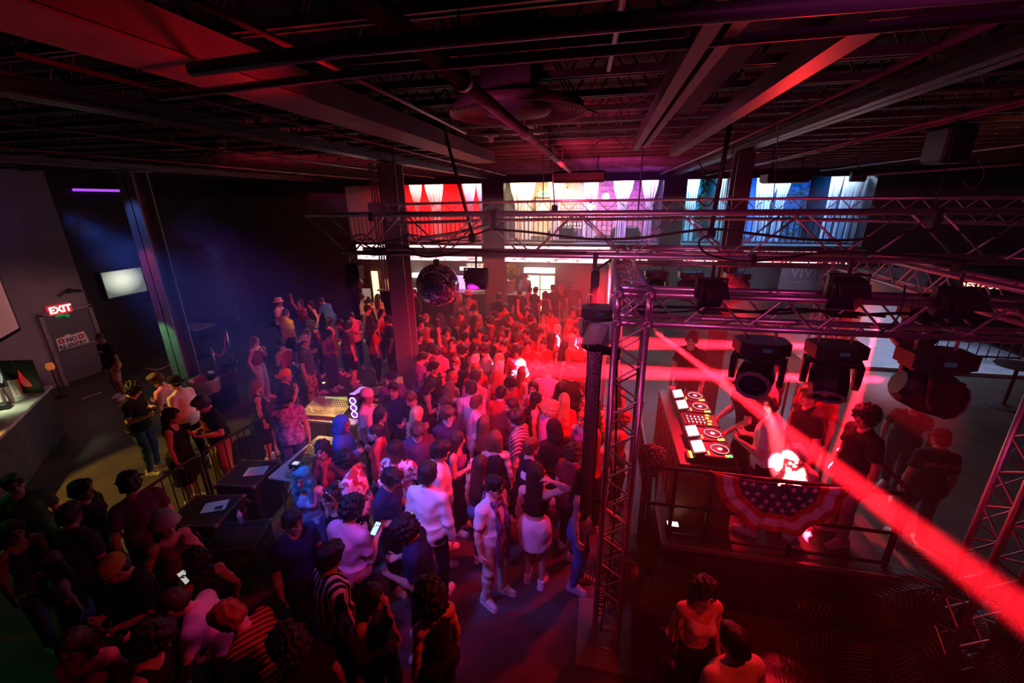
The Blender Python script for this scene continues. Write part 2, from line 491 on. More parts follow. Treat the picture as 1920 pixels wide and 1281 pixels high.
BODY = {}
def body_mesh(pose):
    if pose in BODY: return BODY[pose]
    K = sk(pose); f = K['sex'] == 'f'
    lo, hi = bounds(K)
    s = SDF(lo, hi, .0078)
    P = K['P']
    torso(s, K, 0)
    s.cap(P(0, -.012, .39), K['hp'] + K['Rh'] @ np.array([0, -.012, .06]), .054 if not f else .045, .05 if not f else .042, k=.04)
    head_sdf(s, K)
    q = .88 if f else 1.0
    for sd in (-1, 1):
        a, e, w, d, n = K['sh'][sd], K['el'][sd], K['wr'][sd], K['hd'][sd], K['hn'][sd]
        s.ell(a, (.058 * q,) * 3, k=.04)
        s.cap(a, e, .05 * q, .039 * q, k=.03); s.ell(a + (e - a) * .55, (.046 * q,) * 3, k=.03)
        s.cap(e, e + (w - e) * .35, .038 * q, .042 * q, k=.02); s.cap(e + (w - e) * .35, w, .041 * q, .026 * q, k=.02)
        l = np.cross(d, n) * sd; cu = K['curl'][sd]
        kn = w + d * .085
        for i, (o, L) in enumerate(((.03, .073), (.0105, .083), (-.0095, .077), (-.029, .06))):
            b = kn + l * o * (1.12) - d * abs(o - .008) * .25
            s.cap(w + d * .012 + l * o * .6, b, .0125, .0115, k=.012)
            d1 = d * cos(cu) + n * sin(cu) + l * o * 2.2; d1 = _u(d1)
            d2 = d * cos(cu * 2.1) + n * sin(cu * 2.1) + l * o * 1.6; d2 = _u(d2)
            m = b + d1 * L * .52
            s.cap(b, m, .0098, .009, k=.004); s.cap(m, m + d2 * L * .48, .009, .0075, k=.004)
        tb = w + d * .025 + l * .028
        t1 = tb + _u(l * .75 + d * .7 + n * .45) * .045
        s.cap(w + d * .015 + l * .012, tb, .014, .0135, k=.012)
        s.cap(tb, t1, .0125, .0105, k=.006); s.cap(t1, t1 + _u(l * .2 + d * .85 + n * .5) * .034, .0105, .008, k=.004)
        h, kk, an = K['hip'][sd], K['kn'][sd], K['an'][sd]
        s.cap(h, kk, .088, .053, k=.04); s.ell(h + np.array([0, -.045, .0]), (.088, .085, .09), k=.04)
        s.ell(kk + np.array([0, .008, 0]), (.052,) * 3, k=.03)
        s.cap(kk, an, .05, .034, k=.03); s.ell(kk + (an - kk) * .3 + np.array([0, -.022, 0]), (.048, .05, .1), k=.03)
        fx = _u(np.array([sd * .18, 1, 0]))
        s.cap(an + np.array([0, -.03, -.04]), an + fx * .13 + np.array([0, 0, -.052]), .036, .026, k=.02)
        s.cap(an, an + fx * .08 + np.array([0, 0, -.035]), .032, .028, k=.02)
    s.cut((0, 0, -1), 0)
    hc, Rh = K['hc'], K['Rh']
    def mf(c):
        q_ = (c - hc) @ Rh
        m = np.zeros(len(c), int)
        ex = np.abs(np.abs(q_[:, 0]) - .03)
        m[(ex < .014) & (np.abs(q_[:, 2] - .001) < .0085) & (q_[:, 1] > .06)] = 2
        m[(ex < .022) & (np.abs(q_[:, 2] - .025) < .006) & (q_[:, 1] > .06)] = 2
        m[(np.abs(q_[:, 0]) < .024) & (np.abs(q_[:, 2] + .066) < .011) & (q_[:, 1] > .068)] = 1
        return m
    BODY[pose] = s.mesh('person_body', 3, mf, 1)
    return BODY[pose]

CLO = {}
def top_mesh(pose, kind):
    key = (pose, kind)
    if key in CLO: return CLO[key]
    K = sk(pose); P, Rc = K['P'], K['Rc']; f = K['sex'] == 'f'
    dz = K['dz']; lo, hi = bounds(K, .1); lo[2] = (.6 if kind != 'dress' else .3) - dz
    s = SDF(lo, hi, .0115)
    g = .016 if kind in ('tee', 'long', 'dress') else (.03 if kind == 'hoodie' else .009)
    torso(s, K, g, up=kind not in ('tank', 'crop'))
    loose = {'tee': (.03, .86), 'long': (.032, .84), 'hoodie': (.045, .84), 'tank': (.012, .93), 'crop': (.004, 1.13), 'dress': (.03, .5)}[kind]
    if kind in ('tee', 'long', 'hoodie'):
        r = (.165, .125) if f else (.172, .132)
        s.cap(P(0, 0, .2), (0, 0, .98 - dz), .1 + loose[0], .105 + loose[0], k=.08)
        sl, X, Y, Z = s._sl((-.3, -.3, .7 - dz), (.3, .3, 1.12 - dz))
        rx, ry = r[0] + loose[0] * .7, r[1] + loose[0] * .6
        d = (np.sqrt((X / rx) ** 2 + ((Y + .008) / ry) ** 2) - 1) * ry
        s._mix(sl, np.maximum(d + np.zeros_like(Z), Z - 1.08 + dz), .06, 'add')
    if kind == 'dress':
        for x in (-.05, .05): s.cap((x, 0, .95 - dz), (x * 2.2, .01, .45), .13, .16, k=.08)
    q = .9 if f else 1.0
    for sd in (-1, 1):
        a, e, w = K['sh'][sd], K['el'][sd], K['wr'][sd]
        if kind == 'tee':
            b = a + (e - a) * .68
            s.cap(a, b, .066 * q, .066 * q, k=.04)
            d = _u(e - a)   # flat cuff
            sl, X, Y, Z = s._sl(b - .1, b + .1)
            pl = (X - b[0]) * d[0] + (Y - b[1]) * d[1] + (Z - b[2]) * d[2] - .0
            near = np.sqrt((X - b[0]) ** 2 + (Y - b[1]) ** 2 + (Z - b[2]) ** 2) < .085
            A = s.F[sl]; s.F[sl] = np.where(near & (pl > 0), np.maximum(A, pl), A)
        elif kind in ('long', 'hoodie'):
            x = .012 if kind == 'hoodie' else 0
            s.cap(a, e, .064 * q + x, .06 * q + x, k=.04); s.cap(e, e + (w - e) * .93, .06 * q + x, .044 * q + x, k=.02)
        elif kind in ('tank', 'crop', 'dress'):
            s.cap(a + Rc @ np.array([sd * .028, 0, .01]), a + (e - a) * .4 + Rc @ np.array([sd * .02, 0, 0]), .06, .062, k=.02, op='sub')
    if kind == 'hoodie':
        s.cap(P(-.07, -.06, .41), P(.07, -.06, .41), .05, k=.05)
    # neckline
    r = {'tee': .062, 'long': .06, 'hoodie': .06, 'tank': .085, 'crop': .1, 'dress': .09}[kind]
    dy = .03 if kind in ('tank', 'crop', 'dress') else .012
    s.cap(P(0, dy - .005, .40 if kind not in ('crop',) else .36), P(0, dy + .03, .6), r, k=.015, op='sub')
    if kind in ('crop',):
        s.cap(P(0, .09, .38), P(0, .1, .5), .1, k=.02, op='sub')
    s.warp(.0035 if kind != 'hoodie' else .005, 38, 30, 44, hash(key[0]) % 7)
    s.cut((0, .0, -1), -loose[1] + dz)
    CLO[key] = s.mesh('shirt', 1, None, 1)
    return CLO[key]

def bottom_mesh(pose, kind):
    key = (pose, 'b', kind)
    if key in CLO: return CLO[key]
    K = sk(pose); f = K['sex'] == 'f'; dz = K['dz']
    s = SDF((-.5, -.42, .0), (.5, .6, 1.12), .0115)
    g = {'trousers': .014, 'baggy': .034, 'shorts': .024, 'jeans': .01, 'skirt': .02, 'minishorts': .013}[kind]
    s.ell((0, -.01, .965 - dz), (.163 + g, .12 + g, .12 + g), k=.04)
    for sd in (-1, 1):
        h, kk, an = K['hip'][sd], K['kn'][sd], K['an'][sd]
        s.ell(h + np.array([0, -.045, 0]), (.088 + g, .085 + g, .09 + g), k=.04)
        s.cap(h, kk, .09 + g, (.058 if kind != 'baggy' else .065) + g, k=.04)
        if kind not in ('shorts', 'skirt', 'minishorts'):
            s.cap(kk, an, .056 + g, (.044 if kind != 'baggy' else .062) + g, k=.03)
            s.ell(kk + (an - kk) * .3 + np.array([0, -.02, 0]), (.05 + g, .052 + g, .1), k=.03)
    if kind == 'skirt':
        s.cap((0, -.01, .93), (0, 0, .72), .17, .2, k=.08)
    s.warp(.0032, 34, 28, 40, 2)
    s.cut((0, 0, 1), (1.045 if not f else 1.07) - dz)
    s.cut((0, 0, -1), {'trousers': -.06, 'baggy': -.03, 'jeans': -.075, 'shorts': -.5, 'skirt': -.66, 'minishorts': -.72 + dz}[kind])
    CLO[key] = s.mesh('trousers', 1, None, 1)
    return CLO[key]

def shoe_mesh(pose, sd):
    key = (pose, 's', sd)
    if key in CLO: return CLO[key]
    K = sk(pose); an = K['an'][sd]
    fx = _u(np.array([sd * .18, 1, 0]))
    s = SDF(an + np.array([-.14, -.14, -.1]), an + np.array([.14, .25, .1]), .0085)
    a, b = an + np.array([0, -.045, -.05]), an + fx * .15 + np.array([0, 0, -.055])
    s.cap(a, b, .043, .04, k=.02)
    s.cap(an + np.array([0, -.025, .01]), an + fx * .07 + np.array([0, 0, -.03]), .05, .044, k=.03)
    sl, X, Y, Z = s._sl(a - .2, b + .2)
    s.cap(a + np.array([0, 0, -.025]), b + np.array([0, 0, -.02]), .05, .048, k=.004)
    s.cut((0, 0, -1), 0.0); s.cut((0, 0, 1), an[2] + .03)
    s.F = np.maximum(s.F, -.5)
    CLO[key] = s.mesh('shoe', 2, lambda c: (c[:, 2] < .028).astype(int), 1)
    return CLO[key]

HAIR = {}
def hair_mesh(kind):
    if kind in HAIR: return HAIR[kind]
    s = SDF((-.2, -.26, -.55), (.2, .2, .24), .0095)
    s.F[:] = .5
    def cap_(g, dz=0.0):
        s.ell((0, -.014, .034 + dz), (.074 + g, .094 + g, .086 + g), k=.02)
        s.ell((0, -.035, -.03), (.07 + g * .8, .07 + g, .07), k=.03)
    def face(zl=.058, y=.045, w=.062):
        # clear the face and forehead
        s.cap((0, .12, zl - .06), (0, .12, -.14), .07, .075, k=.012, op='sub')
        s.ell((0, .12, -.02), (w, .085, .078), k=.01, op='sub')
    if kind == 'short':
        cap_(.016); s.ell((0, .045, .1), (.058, .045, .03), k=.02); face(); s.cap((-.2, .01, -.05), (.2, .01, -.05), .042, k=.01, op='sub'); s.cut((0, 0, -1), .085); s.warp(.004, 90, 80, 60)
    elif kind == 'crop':
        cap_(.008); face(.06); s.cap((-.2, .015, -.04), (.2, .015, -.04), .046, k=.01, op='sub'); s.cut((0, 0, -1), .06); s.warp(.0015, 120, 110, 100)
    elif kind == 'mop':
        cap_(.03); s.ell((0, .06, .085), (.075, .055, .045), k=.03); face(.04); s.cap((-.2, .03, -.07), (.2, .03, -.07), .035, k=.01, op='sub'); s.cut((0, 0, -1), .09); s.warp(.007, 75, 70, 55)
    elif kind == 'curly':
        cap_(.04); s.ell((0, .05, .09), (.08, .06, .05), k=.03); face(.035); s.cut((0, 0, -1), .1); s.warp(.012, 110, 105, 95)
    elif kind == 'bigcurly':
        cap_(.055); s.ell((0, -.05, -.06), (.13, .1, .12), k=.05); face(.035, w=.058); s.cut((0, 0, -1), .19); s.warp(.014, 95, 90, 85)
    elif kind in ('long', 'longwavy', 'verylong'):
        cap_(.02)
        L = -.42 if kind == 'verylong' else -.3
        for x in (-.06, -.02, .02, .06): s.cap((x * .9, -.055, .02), (x * 1.25, -.105, L), .045, .026, k=.04)
        for x in (-1, 1): s.cap((x * .07, -.01, .02), (x * .092, -.03, -.24), .026, .018, k=.03)
        face(.062, w=.055); s.warp(.004 if kind != 'longwavy' else .011, 130, 60, 12 if kind != 'longwavy' else 60)
    elif kind == 'bob':
        cap_(.022)
        for x in (-.07, -.03, .03, .07): s.cap((x, -.05, .02), (x * 1.1, -.06, -.13), .05, .04, k=.04)
        face(.06, w=.055); s.warp(.004, 120, 60, 14)
    elif kind == 'ponytail':
        cap_(.01); face(.06); s.cap((-.2, .02, -.05), (.2, .02, -.05), .045, k=.01, op='sub'); s.cut((0, 0, -1), .07)
        s.cap((0, -.1, .05), (0, -.15, .03), .024, .034, k=.02); s.cap((0, -.15, .03), (0, -.155, -.26), .036, .014, k=.02); s.warp(.003, 120, 80, 14)
    elif kind == 'bun':
        cap_(.01); face(.06); s.cap((-.2, .02, -.05), (.2, .02, -.05), .045, k=.01, op='sub'); s.cut((0, 0, -1), .07)
        s.ell((0, -.07, .13), (.05, .05, .045), k=.015); s.warp(.004, 90, 80, 70)
    elif kind == 'dreads':
        cap_(.024); face(.055, w=.055)
        rng = random.Random(3)
        for i in range(26):
            t = -pi * .95 + i / 25 * pi * .9 * 1.0
            t = pi * (1.05 + .9 * i / 25)
            x, y = cos(t), sin(t)
            s.cap((x * .08, y * .09 - .01, .03), (x * .11 + rng.uniform(-.01, .01), y * .12 - .02, -.2 - rng.uniform(0, .09)), .014, .011, k=.006)
        s.warp(.004, 140, 140, 80)
    elif kind == 'hood':
        s.ell((0, -.02, .02), (.108, .125, .13), k=.03); s.ell((0, -.05, -.1), (.12, .115, .1), k=.05)
        s.ell((0, .13, -.015), (.068, .1, .1), k=.02, op='sub'); s.cut((0, 0, -1), .17); s.warp(.005, 50, 45, 40)
    elif kind == 'scarf':   # cloth wrapped over head and shoulders
        s.ell((0, -.02, .025), (.1, .118, .118), k=.03); s.ell((0, -.03, -.12), (.13, .12, .1), k=.06)
        for x in (-1, 1): s.cap((x * .09, .03, -.05), (x * .1, .09, -.32), .035, .03, k=.04)
        s.ell((0, .13, -.01), (.062, .1, .088), k=.02, op='sub'); s.warp(.005, 60, 50, 50)
    HAIR[kind] = s.mesh('hair', 1, None, 1)
    return HAIR[kind]

HATS = {}
def hat_mesh(kind):
    if kind in HATS: return HATS[kind]
    b = MB()
    if kind in ('cap', 'backcap'):
        sg = 1 if kind == 'cap' else -1
        prof = [(.099, .0), (.1, .02), (.098, .05), (.085, .085), (.055, .112), (.02, .122), (.0, .123)]
        b.lathe([(r, z) for r, z in prof], 20)
        b.v = [(x * .93, y * 1.1 - .012, z + .025) for x, y, z in b.v]
        def br(u, v):
            a = (u - .5) * 2.2
            r = .098 + .075 * v
            return V((sin(a) * r * .9, sg * (cos(a) * r * 1.05 + .012 * v), .032 - .016 * v - .02 * abs(u - .5) * v))
        b.grid(br, 13, 5, 1); b.grid(lambda u, v: br(1 - u, v) - V((0, 0, .006)), 13, 5, 1)
        b.sphere((0, -.012, .148), .009, 8, 6)
    elif kind == 'bucket':
        b.lathe([(.155, -.012), (.158, -.008), (.112, .04), (.108, .05), (.098, .115), (.09, .125), (0, .127)], 24)
        b.lathe([(.1, .04), (.15, -.012), (.155, -.012)], 24)
        b.v = [(x * .95, y * 1.08 - .02, z + .035 - .15 * min(y, .04)) if 0 else (x * .95, y * 1.08 - .02, z + .04 + .12 * y) for x, y, z in b.v]
    elif kind == 'beanie':
        b.lathe([(.1, -.005), (.106, .005), (.106, .035), (.1, .04), (.097, .07), (.08, .105), (.045, .13), (0, .136)], 22)
        b.v = [(x * .93, y * 1.1 - .015, z + .015 - .12 * min(0, y)) for x, y, z in b.v]
    HATS[kind] = b.mesh('hat', [None, None], True)
    return HATS[kind]

SKIN = [mat('skin_fair', (.68, .42, .32), .5, noise=.06, nscale=14), mat('skin_tan', (.5, .28, .19), .5, noise=.06, nscale=14), mat('skin_brown', (.26, .13, .08), .5, noise=.06, nscale=14), mat('skin_dark', (.12, .06, .04), .5, noise=.06, nscale=14)]
LIPS = mat('lips', (.42, .14, .12), .4); EYES = mat('eyes_brows', (.02, .015, .012), .35)
def hairmat(c):
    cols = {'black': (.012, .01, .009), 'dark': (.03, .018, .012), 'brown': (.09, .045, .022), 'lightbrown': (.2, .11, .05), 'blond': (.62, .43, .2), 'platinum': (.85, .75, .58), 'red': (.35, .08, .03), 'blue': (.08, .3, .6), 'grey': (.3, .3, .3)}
    n = 'hair_' + c
    if n in MATS: return MATS[n]
    m = mat(n, cols[c], .45, spec=.4)
    nt = m.node_tree; b = nt.nodes['Principled BSDF']
    tc = nt.nodes.new('ShaderNodeTexCoord'); mp = nt.nodes.new('ShaderNodeMapping'); mp.inputs['Scale'].default_value = (1, 1, .12)
    w = nt.nodes.new('ShaderNodeTexNoise'); w.inputs['Scale'].default_value = 160; w.inputs['Detail'].default_value = 3
    nt.links.new(tc.outputs['Object'], mp.inputs['Vector']); nt.links.new(mp.outputs['Vector'], w.inputs['Vector'])
    r = nt.nodes.new('ShaderNodeValToRGB'); c_ = cols[c]
    r.color_ramp.elements[0].position = .35; r.color_ramp.elements[1].position = .65
    r.color_ramp.elements[0].color = (*[x * .6 for x in c_], 1); r.color_ramp.elements[1].color = (*[min(1, x * 1.35) for x in c_], 1)
    nt.links.new(w.outputs['Fac'], r.inputs['Fac']); nt.links.new(r.outputs['Color'], b.inputs['Base Color'])
    bp = nt.nodes.new('ShaderNodeBump'); bp.inputs['Strength'].default_value = .6; bp.inputs['Distance'].default_value = .01
    nt.links.new(w.outputs['Fac'], bp.inputs['Height']); nt.links.new(bp.outputs['Normal'], b.inputs['Normal'])
    return m
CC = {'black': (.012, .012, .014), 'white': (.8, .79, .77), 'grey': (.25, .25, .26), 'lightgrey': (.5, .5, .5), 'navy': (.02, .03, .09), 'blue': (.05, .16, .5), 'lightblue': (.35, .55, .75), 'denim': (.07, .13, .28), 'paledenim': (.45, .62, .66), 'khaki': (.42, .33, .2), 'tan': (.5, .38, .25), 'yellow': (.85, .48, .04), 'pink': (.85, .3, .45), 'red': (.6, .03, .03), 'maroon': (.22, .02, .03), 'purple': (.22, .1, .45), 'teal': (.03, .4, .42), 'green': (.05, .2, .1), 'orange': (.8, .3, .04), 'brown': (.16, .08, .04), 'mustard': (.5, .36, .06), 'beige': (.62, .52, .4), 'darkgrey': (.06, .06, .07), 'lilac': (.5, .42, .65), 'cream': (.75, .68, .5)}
def cloth(c):
    """a plain colour, or colour+pattern: 'white_floral', 'black_stripe', 'purple_dye', 'khaki_camo', 'red_check'"""
    n = 'cloth_' + c
    if n in MATS: return MATS[n]
    base, _, pat = c.partition('_')
    m = mat(n, CC[base], .85, bump=.25, bscale=60, spec=.2)
    nt = m.node_tree; b = nt.nodes['Principled BSDF']
    if pat:
        tc = nt.nodes.new('ShaderNodeTexCoord')
        r = nt.nodes.new('ShaderNodeValToRGB'); e = r.color_ramp.elements
        r.color_ramp.interpolation = 'CONSTANT' if pat in ('floral', 'stripe', 'camo', 'check') else 'LINEAR'
        A = CC[base]
        B = {'floral': (.45, .05, .06), 'stripe': (.75, .7, .6), 'dye': (.75, .6, .85), 'camo': (.12, .12, .06), 'check': (.05, .01, .01), 'pattern': (.1, .05, .12)}[pat]
        if pat in ('stripe', 'check'):
            x = nt.nodes.new('ShaderNodeTexWave'); x.inputs['Scale'].default_value = 5.0 if pat == 'stripe' else 9; x.inputs['Distortion'].default_value = .6
            x.bands_direction = 'X' if pat == 'stripe' else 'DIAGONAL'
            src = x.outputs['Fac']
        else:
            x = nt.nodes.new('ShaderNodeTexNoise'); x.inputs['Scale'].default_value = {'floral': 12, 'dye': 16, 'camo': 11, 'pattern': 22}[pat]; x.inputs['Detail'].default_value = 2
            src = x.outputs['Fac']
        nt.links.new(tc.outputs['Object'], x.inputs['Vector'])
        e[0].position = 0; e[0].color = (*A, 1); e[1].position = .5 if pat != 'stripe' else .6; e[1].color = (*B, 1)
        if pat == 'dye': e[0].position = .35; e[1].position = .7
        nt.links.new(src, r.inputs['Fac']); nt.links.new(r.outputs['Color'], b.inputs['Base Color'])
    return m

def setm(o, ms):
    for i, m in enumerate(ms):
        o.material_slots[i].link = 'OBJECT'; o.material_slots[i].material = m

def child(name, me, parent, ms, M=None):
    o = bpy.data.objects.new(name, me); COL.objects.link(o); o.parent = parent
    if M is not None: o.matrix_local = M
    setm(o, ms)
    return o
def M4(R, t):
    M = Matrix.Identity(4)
    for i in range(3):
        for j in range(3): M[i][j] = float(R[i, j])
        M[i][3] = float(t[i])
    return M

PEOPLE = []
def person(x, y, face, pose, top, bottom, hair, skin=0, h=1.0, hat=None, z=0.0, label=None, group=None, shoes='white', girth=1.0):
    """face: degrees, 0 looks along +Y (away), 90 to -X, 180 to the camera, -90 to +X"""
    K = sk(pose)
    o = bpy.data.objects.new('person', body_mesh(pose)); COL.objects.link(o)
    o.location = (x, y, z); o.rotation_euler = (0, 0, radians(face)); o.scale = (h * girth, h * girth, h)
    setm(o, [SKIN[skin], LIPS, EYES if skin < 3 else EYES])
    tag(o, label, 'person', group)
    tk, tc = top.split(':')
    if tk != 'none':
        nm = {'tee': 'shirt', 'long': 'shirt', 'hoodie': 'hoodie', 'tank': 'tank_top', 'crop': 'crop_top', 'dress': 'dress'}[tk]
        child(nm, top_mesh(pose, tk), o, [cloth(tc)])
    bk, bc = bottom.split(':')
    nm = {'trousers': 'trousers', 'baggy': 'trousers', 'jeans': 'jeans', 'shorts': 'shorts', 'skirt': 'skirt', 'minishorts': 'shorts'}[bk]
    child(nm, bottom_mesh(pose, bk), o, [cloth(bc)])
    sm = cloth(shoes)
    for sd in (-1, 1): child('shoe', shoe_mesh(pose, sd), o, [sm, cloth('white')])
    HM = M4(K['Rh'], K['hc'])
    if hair != 'bald':
        hk, hcol = hair.split(':')
        m = cloth(hcol) if hk in ('hood', 'scarf') else hairmat(hcol)
        child({'hood': 'hood', 'scarf': 'headscarf'}.get(hk, 'hair'), hair_mesh(hk), o, [m], HM)
    if hat:
        hk, c1 = hat.split(':')
        child({'bucket': 'bucket_hat', 'beanie': 'beanie'}.get(hk, 'cap'), hat_mesh(hk), o, [cloth(c1), cloth(c1 if c1 != 'white' else 'darkgrey')], HM)
    PEOPLE.append(o)
    return o
def crown_z(pose, h=1.0):
    return float(sk(pose)['hc'][2] + .118) * h
def crown_xy(pose, face, h=1.0):
    K = sk(pose); c = K['hc'] + K['Rh'] @ np.array([0, -.01, .1]); a = radians(face)
    return (h * (c[0] * cos(a) - c[1] * sin(a)), h * (c[0] * sin(a) + c[1] * cos(a)))
# ================================================================== the room
M_floor = mat('floor_concrete', (.075, .07, .06), .38, noise=.35, nscale=2.5, bump=.15, bscale=25)
M_black = mat('black_paint', (.018, .018, .02), .75, noise=.3, nscale=5)
M_wallD = mat('wall_dark', (.018, .017, .02), .85, noise=.3, nscale=1.5, bump=.2, bscale=30)
M_wallL = mat('wall_grey', (.2, .19, .2), .85, noise=.15, nscale=1.5, bump=.3, bscale=60)
M_wallW = mat('wall_white', (.6, .6, .62), .8, noise=.06, nscale=3)
M_deck = mat('deck_dark', (.05, .04, .042), .8, noise=.5, nscale=2)
M_steel = mat('painted_steel', (.055, .042, .045), .42, noise=.4, nscale=6, spec=.6)
M_steelL = mat('grey_steel', (.22, .2, .21), .45, noise=.25, nscale=8)
M_duct = mat('duct_sheet', (.16, .13, .13), .5, noise=.25, nscale=4)
M_alu = mat('aluminium', (.72, .71, .74), .34, metal=.85, noise=.1, nscale=30)
M_dark = mat('black_plastic', (.014, .014, .016), .45)
M_rubber = mat('black_rubber', (.012, .012, .013), .6)
M_chrome = mat('chrome', (.8, .8, .82), .15, metal=1)
M_white = mat('white_plastic', (.75, .74, .72), .5)
M_wood = mat('wood_brown', (.2, .09, .045), .5, noise=.4, nscale=7)

XL, XR, YB, YF, ZC = -14.2, 13.0, 19.2, -2.6, 6.05
def wall(name, x0, x1, y0, y1, z0, z1, m):
    b = MB(); b.box(((x0 + x1) / 2, (y0 + y1) / 2, (z0 + z1) / 2), (x1 - x0, y1 - y0, z1 - z0)); return struct(name, b, m)
wall('floor', XL - .3, XR + .3, YF - .3, YB + .3, -.2, 0, M_floor)
wall('ceiling', XL - .3, XR + .3, YF - .3, YB + .3, ZC, ZC + .2, M_deck)
wall('wall_left', XL - .25, XL, YF, 8.95, 0, ZC, M_wallL)
wall('wall_left_recess', XL - .5, XL - .35, 8.95, 15, 0, ZC, M_wallD)
wall('wall_left_return', XL - .5, XL - .25, 8.94, 8.96, 0, ZC, M_wallL)
wall('wall_back', XL - .5, XR, YB, YB + .25, 0, ZC, M_wallD)
wall('wall_right', XR, XR + .25, YF, YB, 0, ZC, M_wallD)
wall('wall_front', XL, XR, YF - .25, YF, 0, ZC, M_wallD)
# back wall left of the mezzanine
xm0 = at_y(655, 420, 15).x; xm1 = at_y(1630, 400, 15).x
wall('wall_back_left', XL - .5, xm0, 15, 15.25, 0, ZC, M_wallD)
wall('wall_back_right', xm1, XR, 15.0, 15.25, 2.6, ZC, M_wallD)
wall('wall_mezzanine_header', xm0, xm1, 15.0, 15.25, 5.24, ZC, M_wallD)
wall('ceiling_mezzanine', xm0, xm1, 15.25, YB, 5.5, 5.6, M_wallD)
# mezzanine slab with a steel edge
b = MB(); b.box(((xm0 + xm1) / 2, 17.1, 2.9), (xm1 - xm0, 4.2, .5)); b.box(((xm0 + xm1) / 2, 15.0, 3.16), (xm1 - xm0, .12, .1))
struct('floor_mezzanine', b, M_wallD)
piers = [(905, 945), (1240, 1282), (1366, 1400)]
pw = [(at_y(a, 400, 15).x, at_y(c, 400, 15).x) for a, c in piers]
for i, (a, c) in enumerate(pw):
    wall('wall_pier_%s' % 'abc'[i], a, c, 14.98, 15.35, 3.2, 5.24, M_wallD)
    wall('wall_mezzanine_divider_%s' % 'abc'[i], (a + c) / 2 - .08, (a + c) / 2 + .08, 15.35, YB, 3.15, 5.5, M_wallD)
# concrete post under the first pier
b = MB(); b.box(((pw[0][0] + pw[0][1]) / 2, 15.15, 1.32), (pw[0][1] - pw[0][0], .4, 2.64)); struct('column_mezzanine', b, M_wallL)
b = MB(); b.box(((pw[1][0] + pw[1][1]) / 2, 15.15, 1.32), (.25, .3, 2.64)); struct('column_mezzanine_b', b, M_wallD)
wall('wall_mezzanine_end_left', xm0 - .12, xm0, 15.25, YB, 2.64, 5.5, M_wallD)
wall('wall_mezzanine_end_right', xm1, xm1 + .12, 15.25, YB, 2.6, 5.5, M_wallD)

# room linings of the mezzanine bays
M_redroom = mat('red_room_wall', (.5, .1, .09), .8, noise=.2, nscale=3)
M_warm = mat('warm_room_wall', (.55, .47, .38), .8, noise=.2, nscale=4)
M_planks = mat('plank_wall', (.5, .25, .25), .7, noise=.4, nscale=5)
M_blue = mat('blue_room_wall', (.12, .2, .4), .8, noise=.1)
bays = [(xm0, pw[0][0]), (pw[0][1], pw[1][0]), (pw[1][1], pw[2][0]), (pw[2][1], xm1)]
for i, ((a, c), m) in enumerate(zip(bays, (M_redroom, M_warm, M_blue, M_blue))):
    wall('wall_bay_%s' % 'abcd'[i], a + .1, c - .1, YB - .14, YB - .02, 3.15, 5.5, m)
# horizontal planks on the right part of the middle bay
b = MB()
for k in range(11): b.box((pw[1][0] - 1.15, YB - .17, 3.3 + k * .2), (1.9, .05, .185), bev=.008)
struct('wall_bay_planks', b, M_planks)
# leafy wall panels in the blue bays
def hedge(name, cx, cy, w, z0, z1, label):
    rng = random.Random(int(cx * 10)); b = MB()
    for k in range(900):
        x, z = cx + rng.uniform(-w / 2, w / 2), rng.uniform(z0, z1)
        R = Euler((rng.uniform(-.9, .9), rng.uniform(-.9, .9), rng.uniform(0, 6))).to_matrix()
        s_ = rng.uniform(.04, .08)
        b.add([V((x, cy - rng.uniform(0, .06), z)) + R @ V(p) * s_ for p in ((-1, 0, 0), (0, -.5, .1), (1, 0, .15), (0, .5, .1))], [(0, 1, 2, 3)])
    o = b.build(name, mat('leaf_green', (.06, .2, .08), .5, noise=.4))
    tag(o, label, 'plant', kind='stuff')
hedge('leaf_wall', bays[2][0] + .75, YB - .24, 1.3, 3.2, 5.4, 'leafy green wall panel behind the narrow blue bay upstairs')
hedge('leaf_wall', xm1 - .9, YB - .24, 1.5, 3.2, 5.4, 'leafy green wall panel at the right end upstairs')

# railings along the mezzanine edge
def railing(x0, x1, y, z0, label):
    t = thing('railing', label, 'railing', (x0, y, z0), group='mezzanine railings')
    L = x1 - x0
    b = MB(); b.box((L / 2, 0, 1.04), (L, .06, .05)); b.build('handrail', M_black, t)
    b = MB(); b.box((L / 2, 0, .1), (L, .04, .04)); b.build('bottom_rail', M_black, t)
    n = int(L / .165)
    b = MB(); b.box((0, 0, .57), (.024, .024, .92)); me = b.mesh('baluster', [M_black])
    for k in range(n + 1):
        o = bpy.data.objects.new('baluster', me); COL.objects.link(o); o.parent = t; o.location = (L * k / n, 0, 0)
for (a, c), lb in zip(bays, ('black balustrade in front of the red upstairs lounge', 'black balustrade in front of the bright middle upstairs lounge', 'short black balustrade in front of the narrow blue bay', 'black balustrade in front of the wide blue upstairs bay')):
    railing(a + .05, c - .05, 15.02, 3.2, lb)

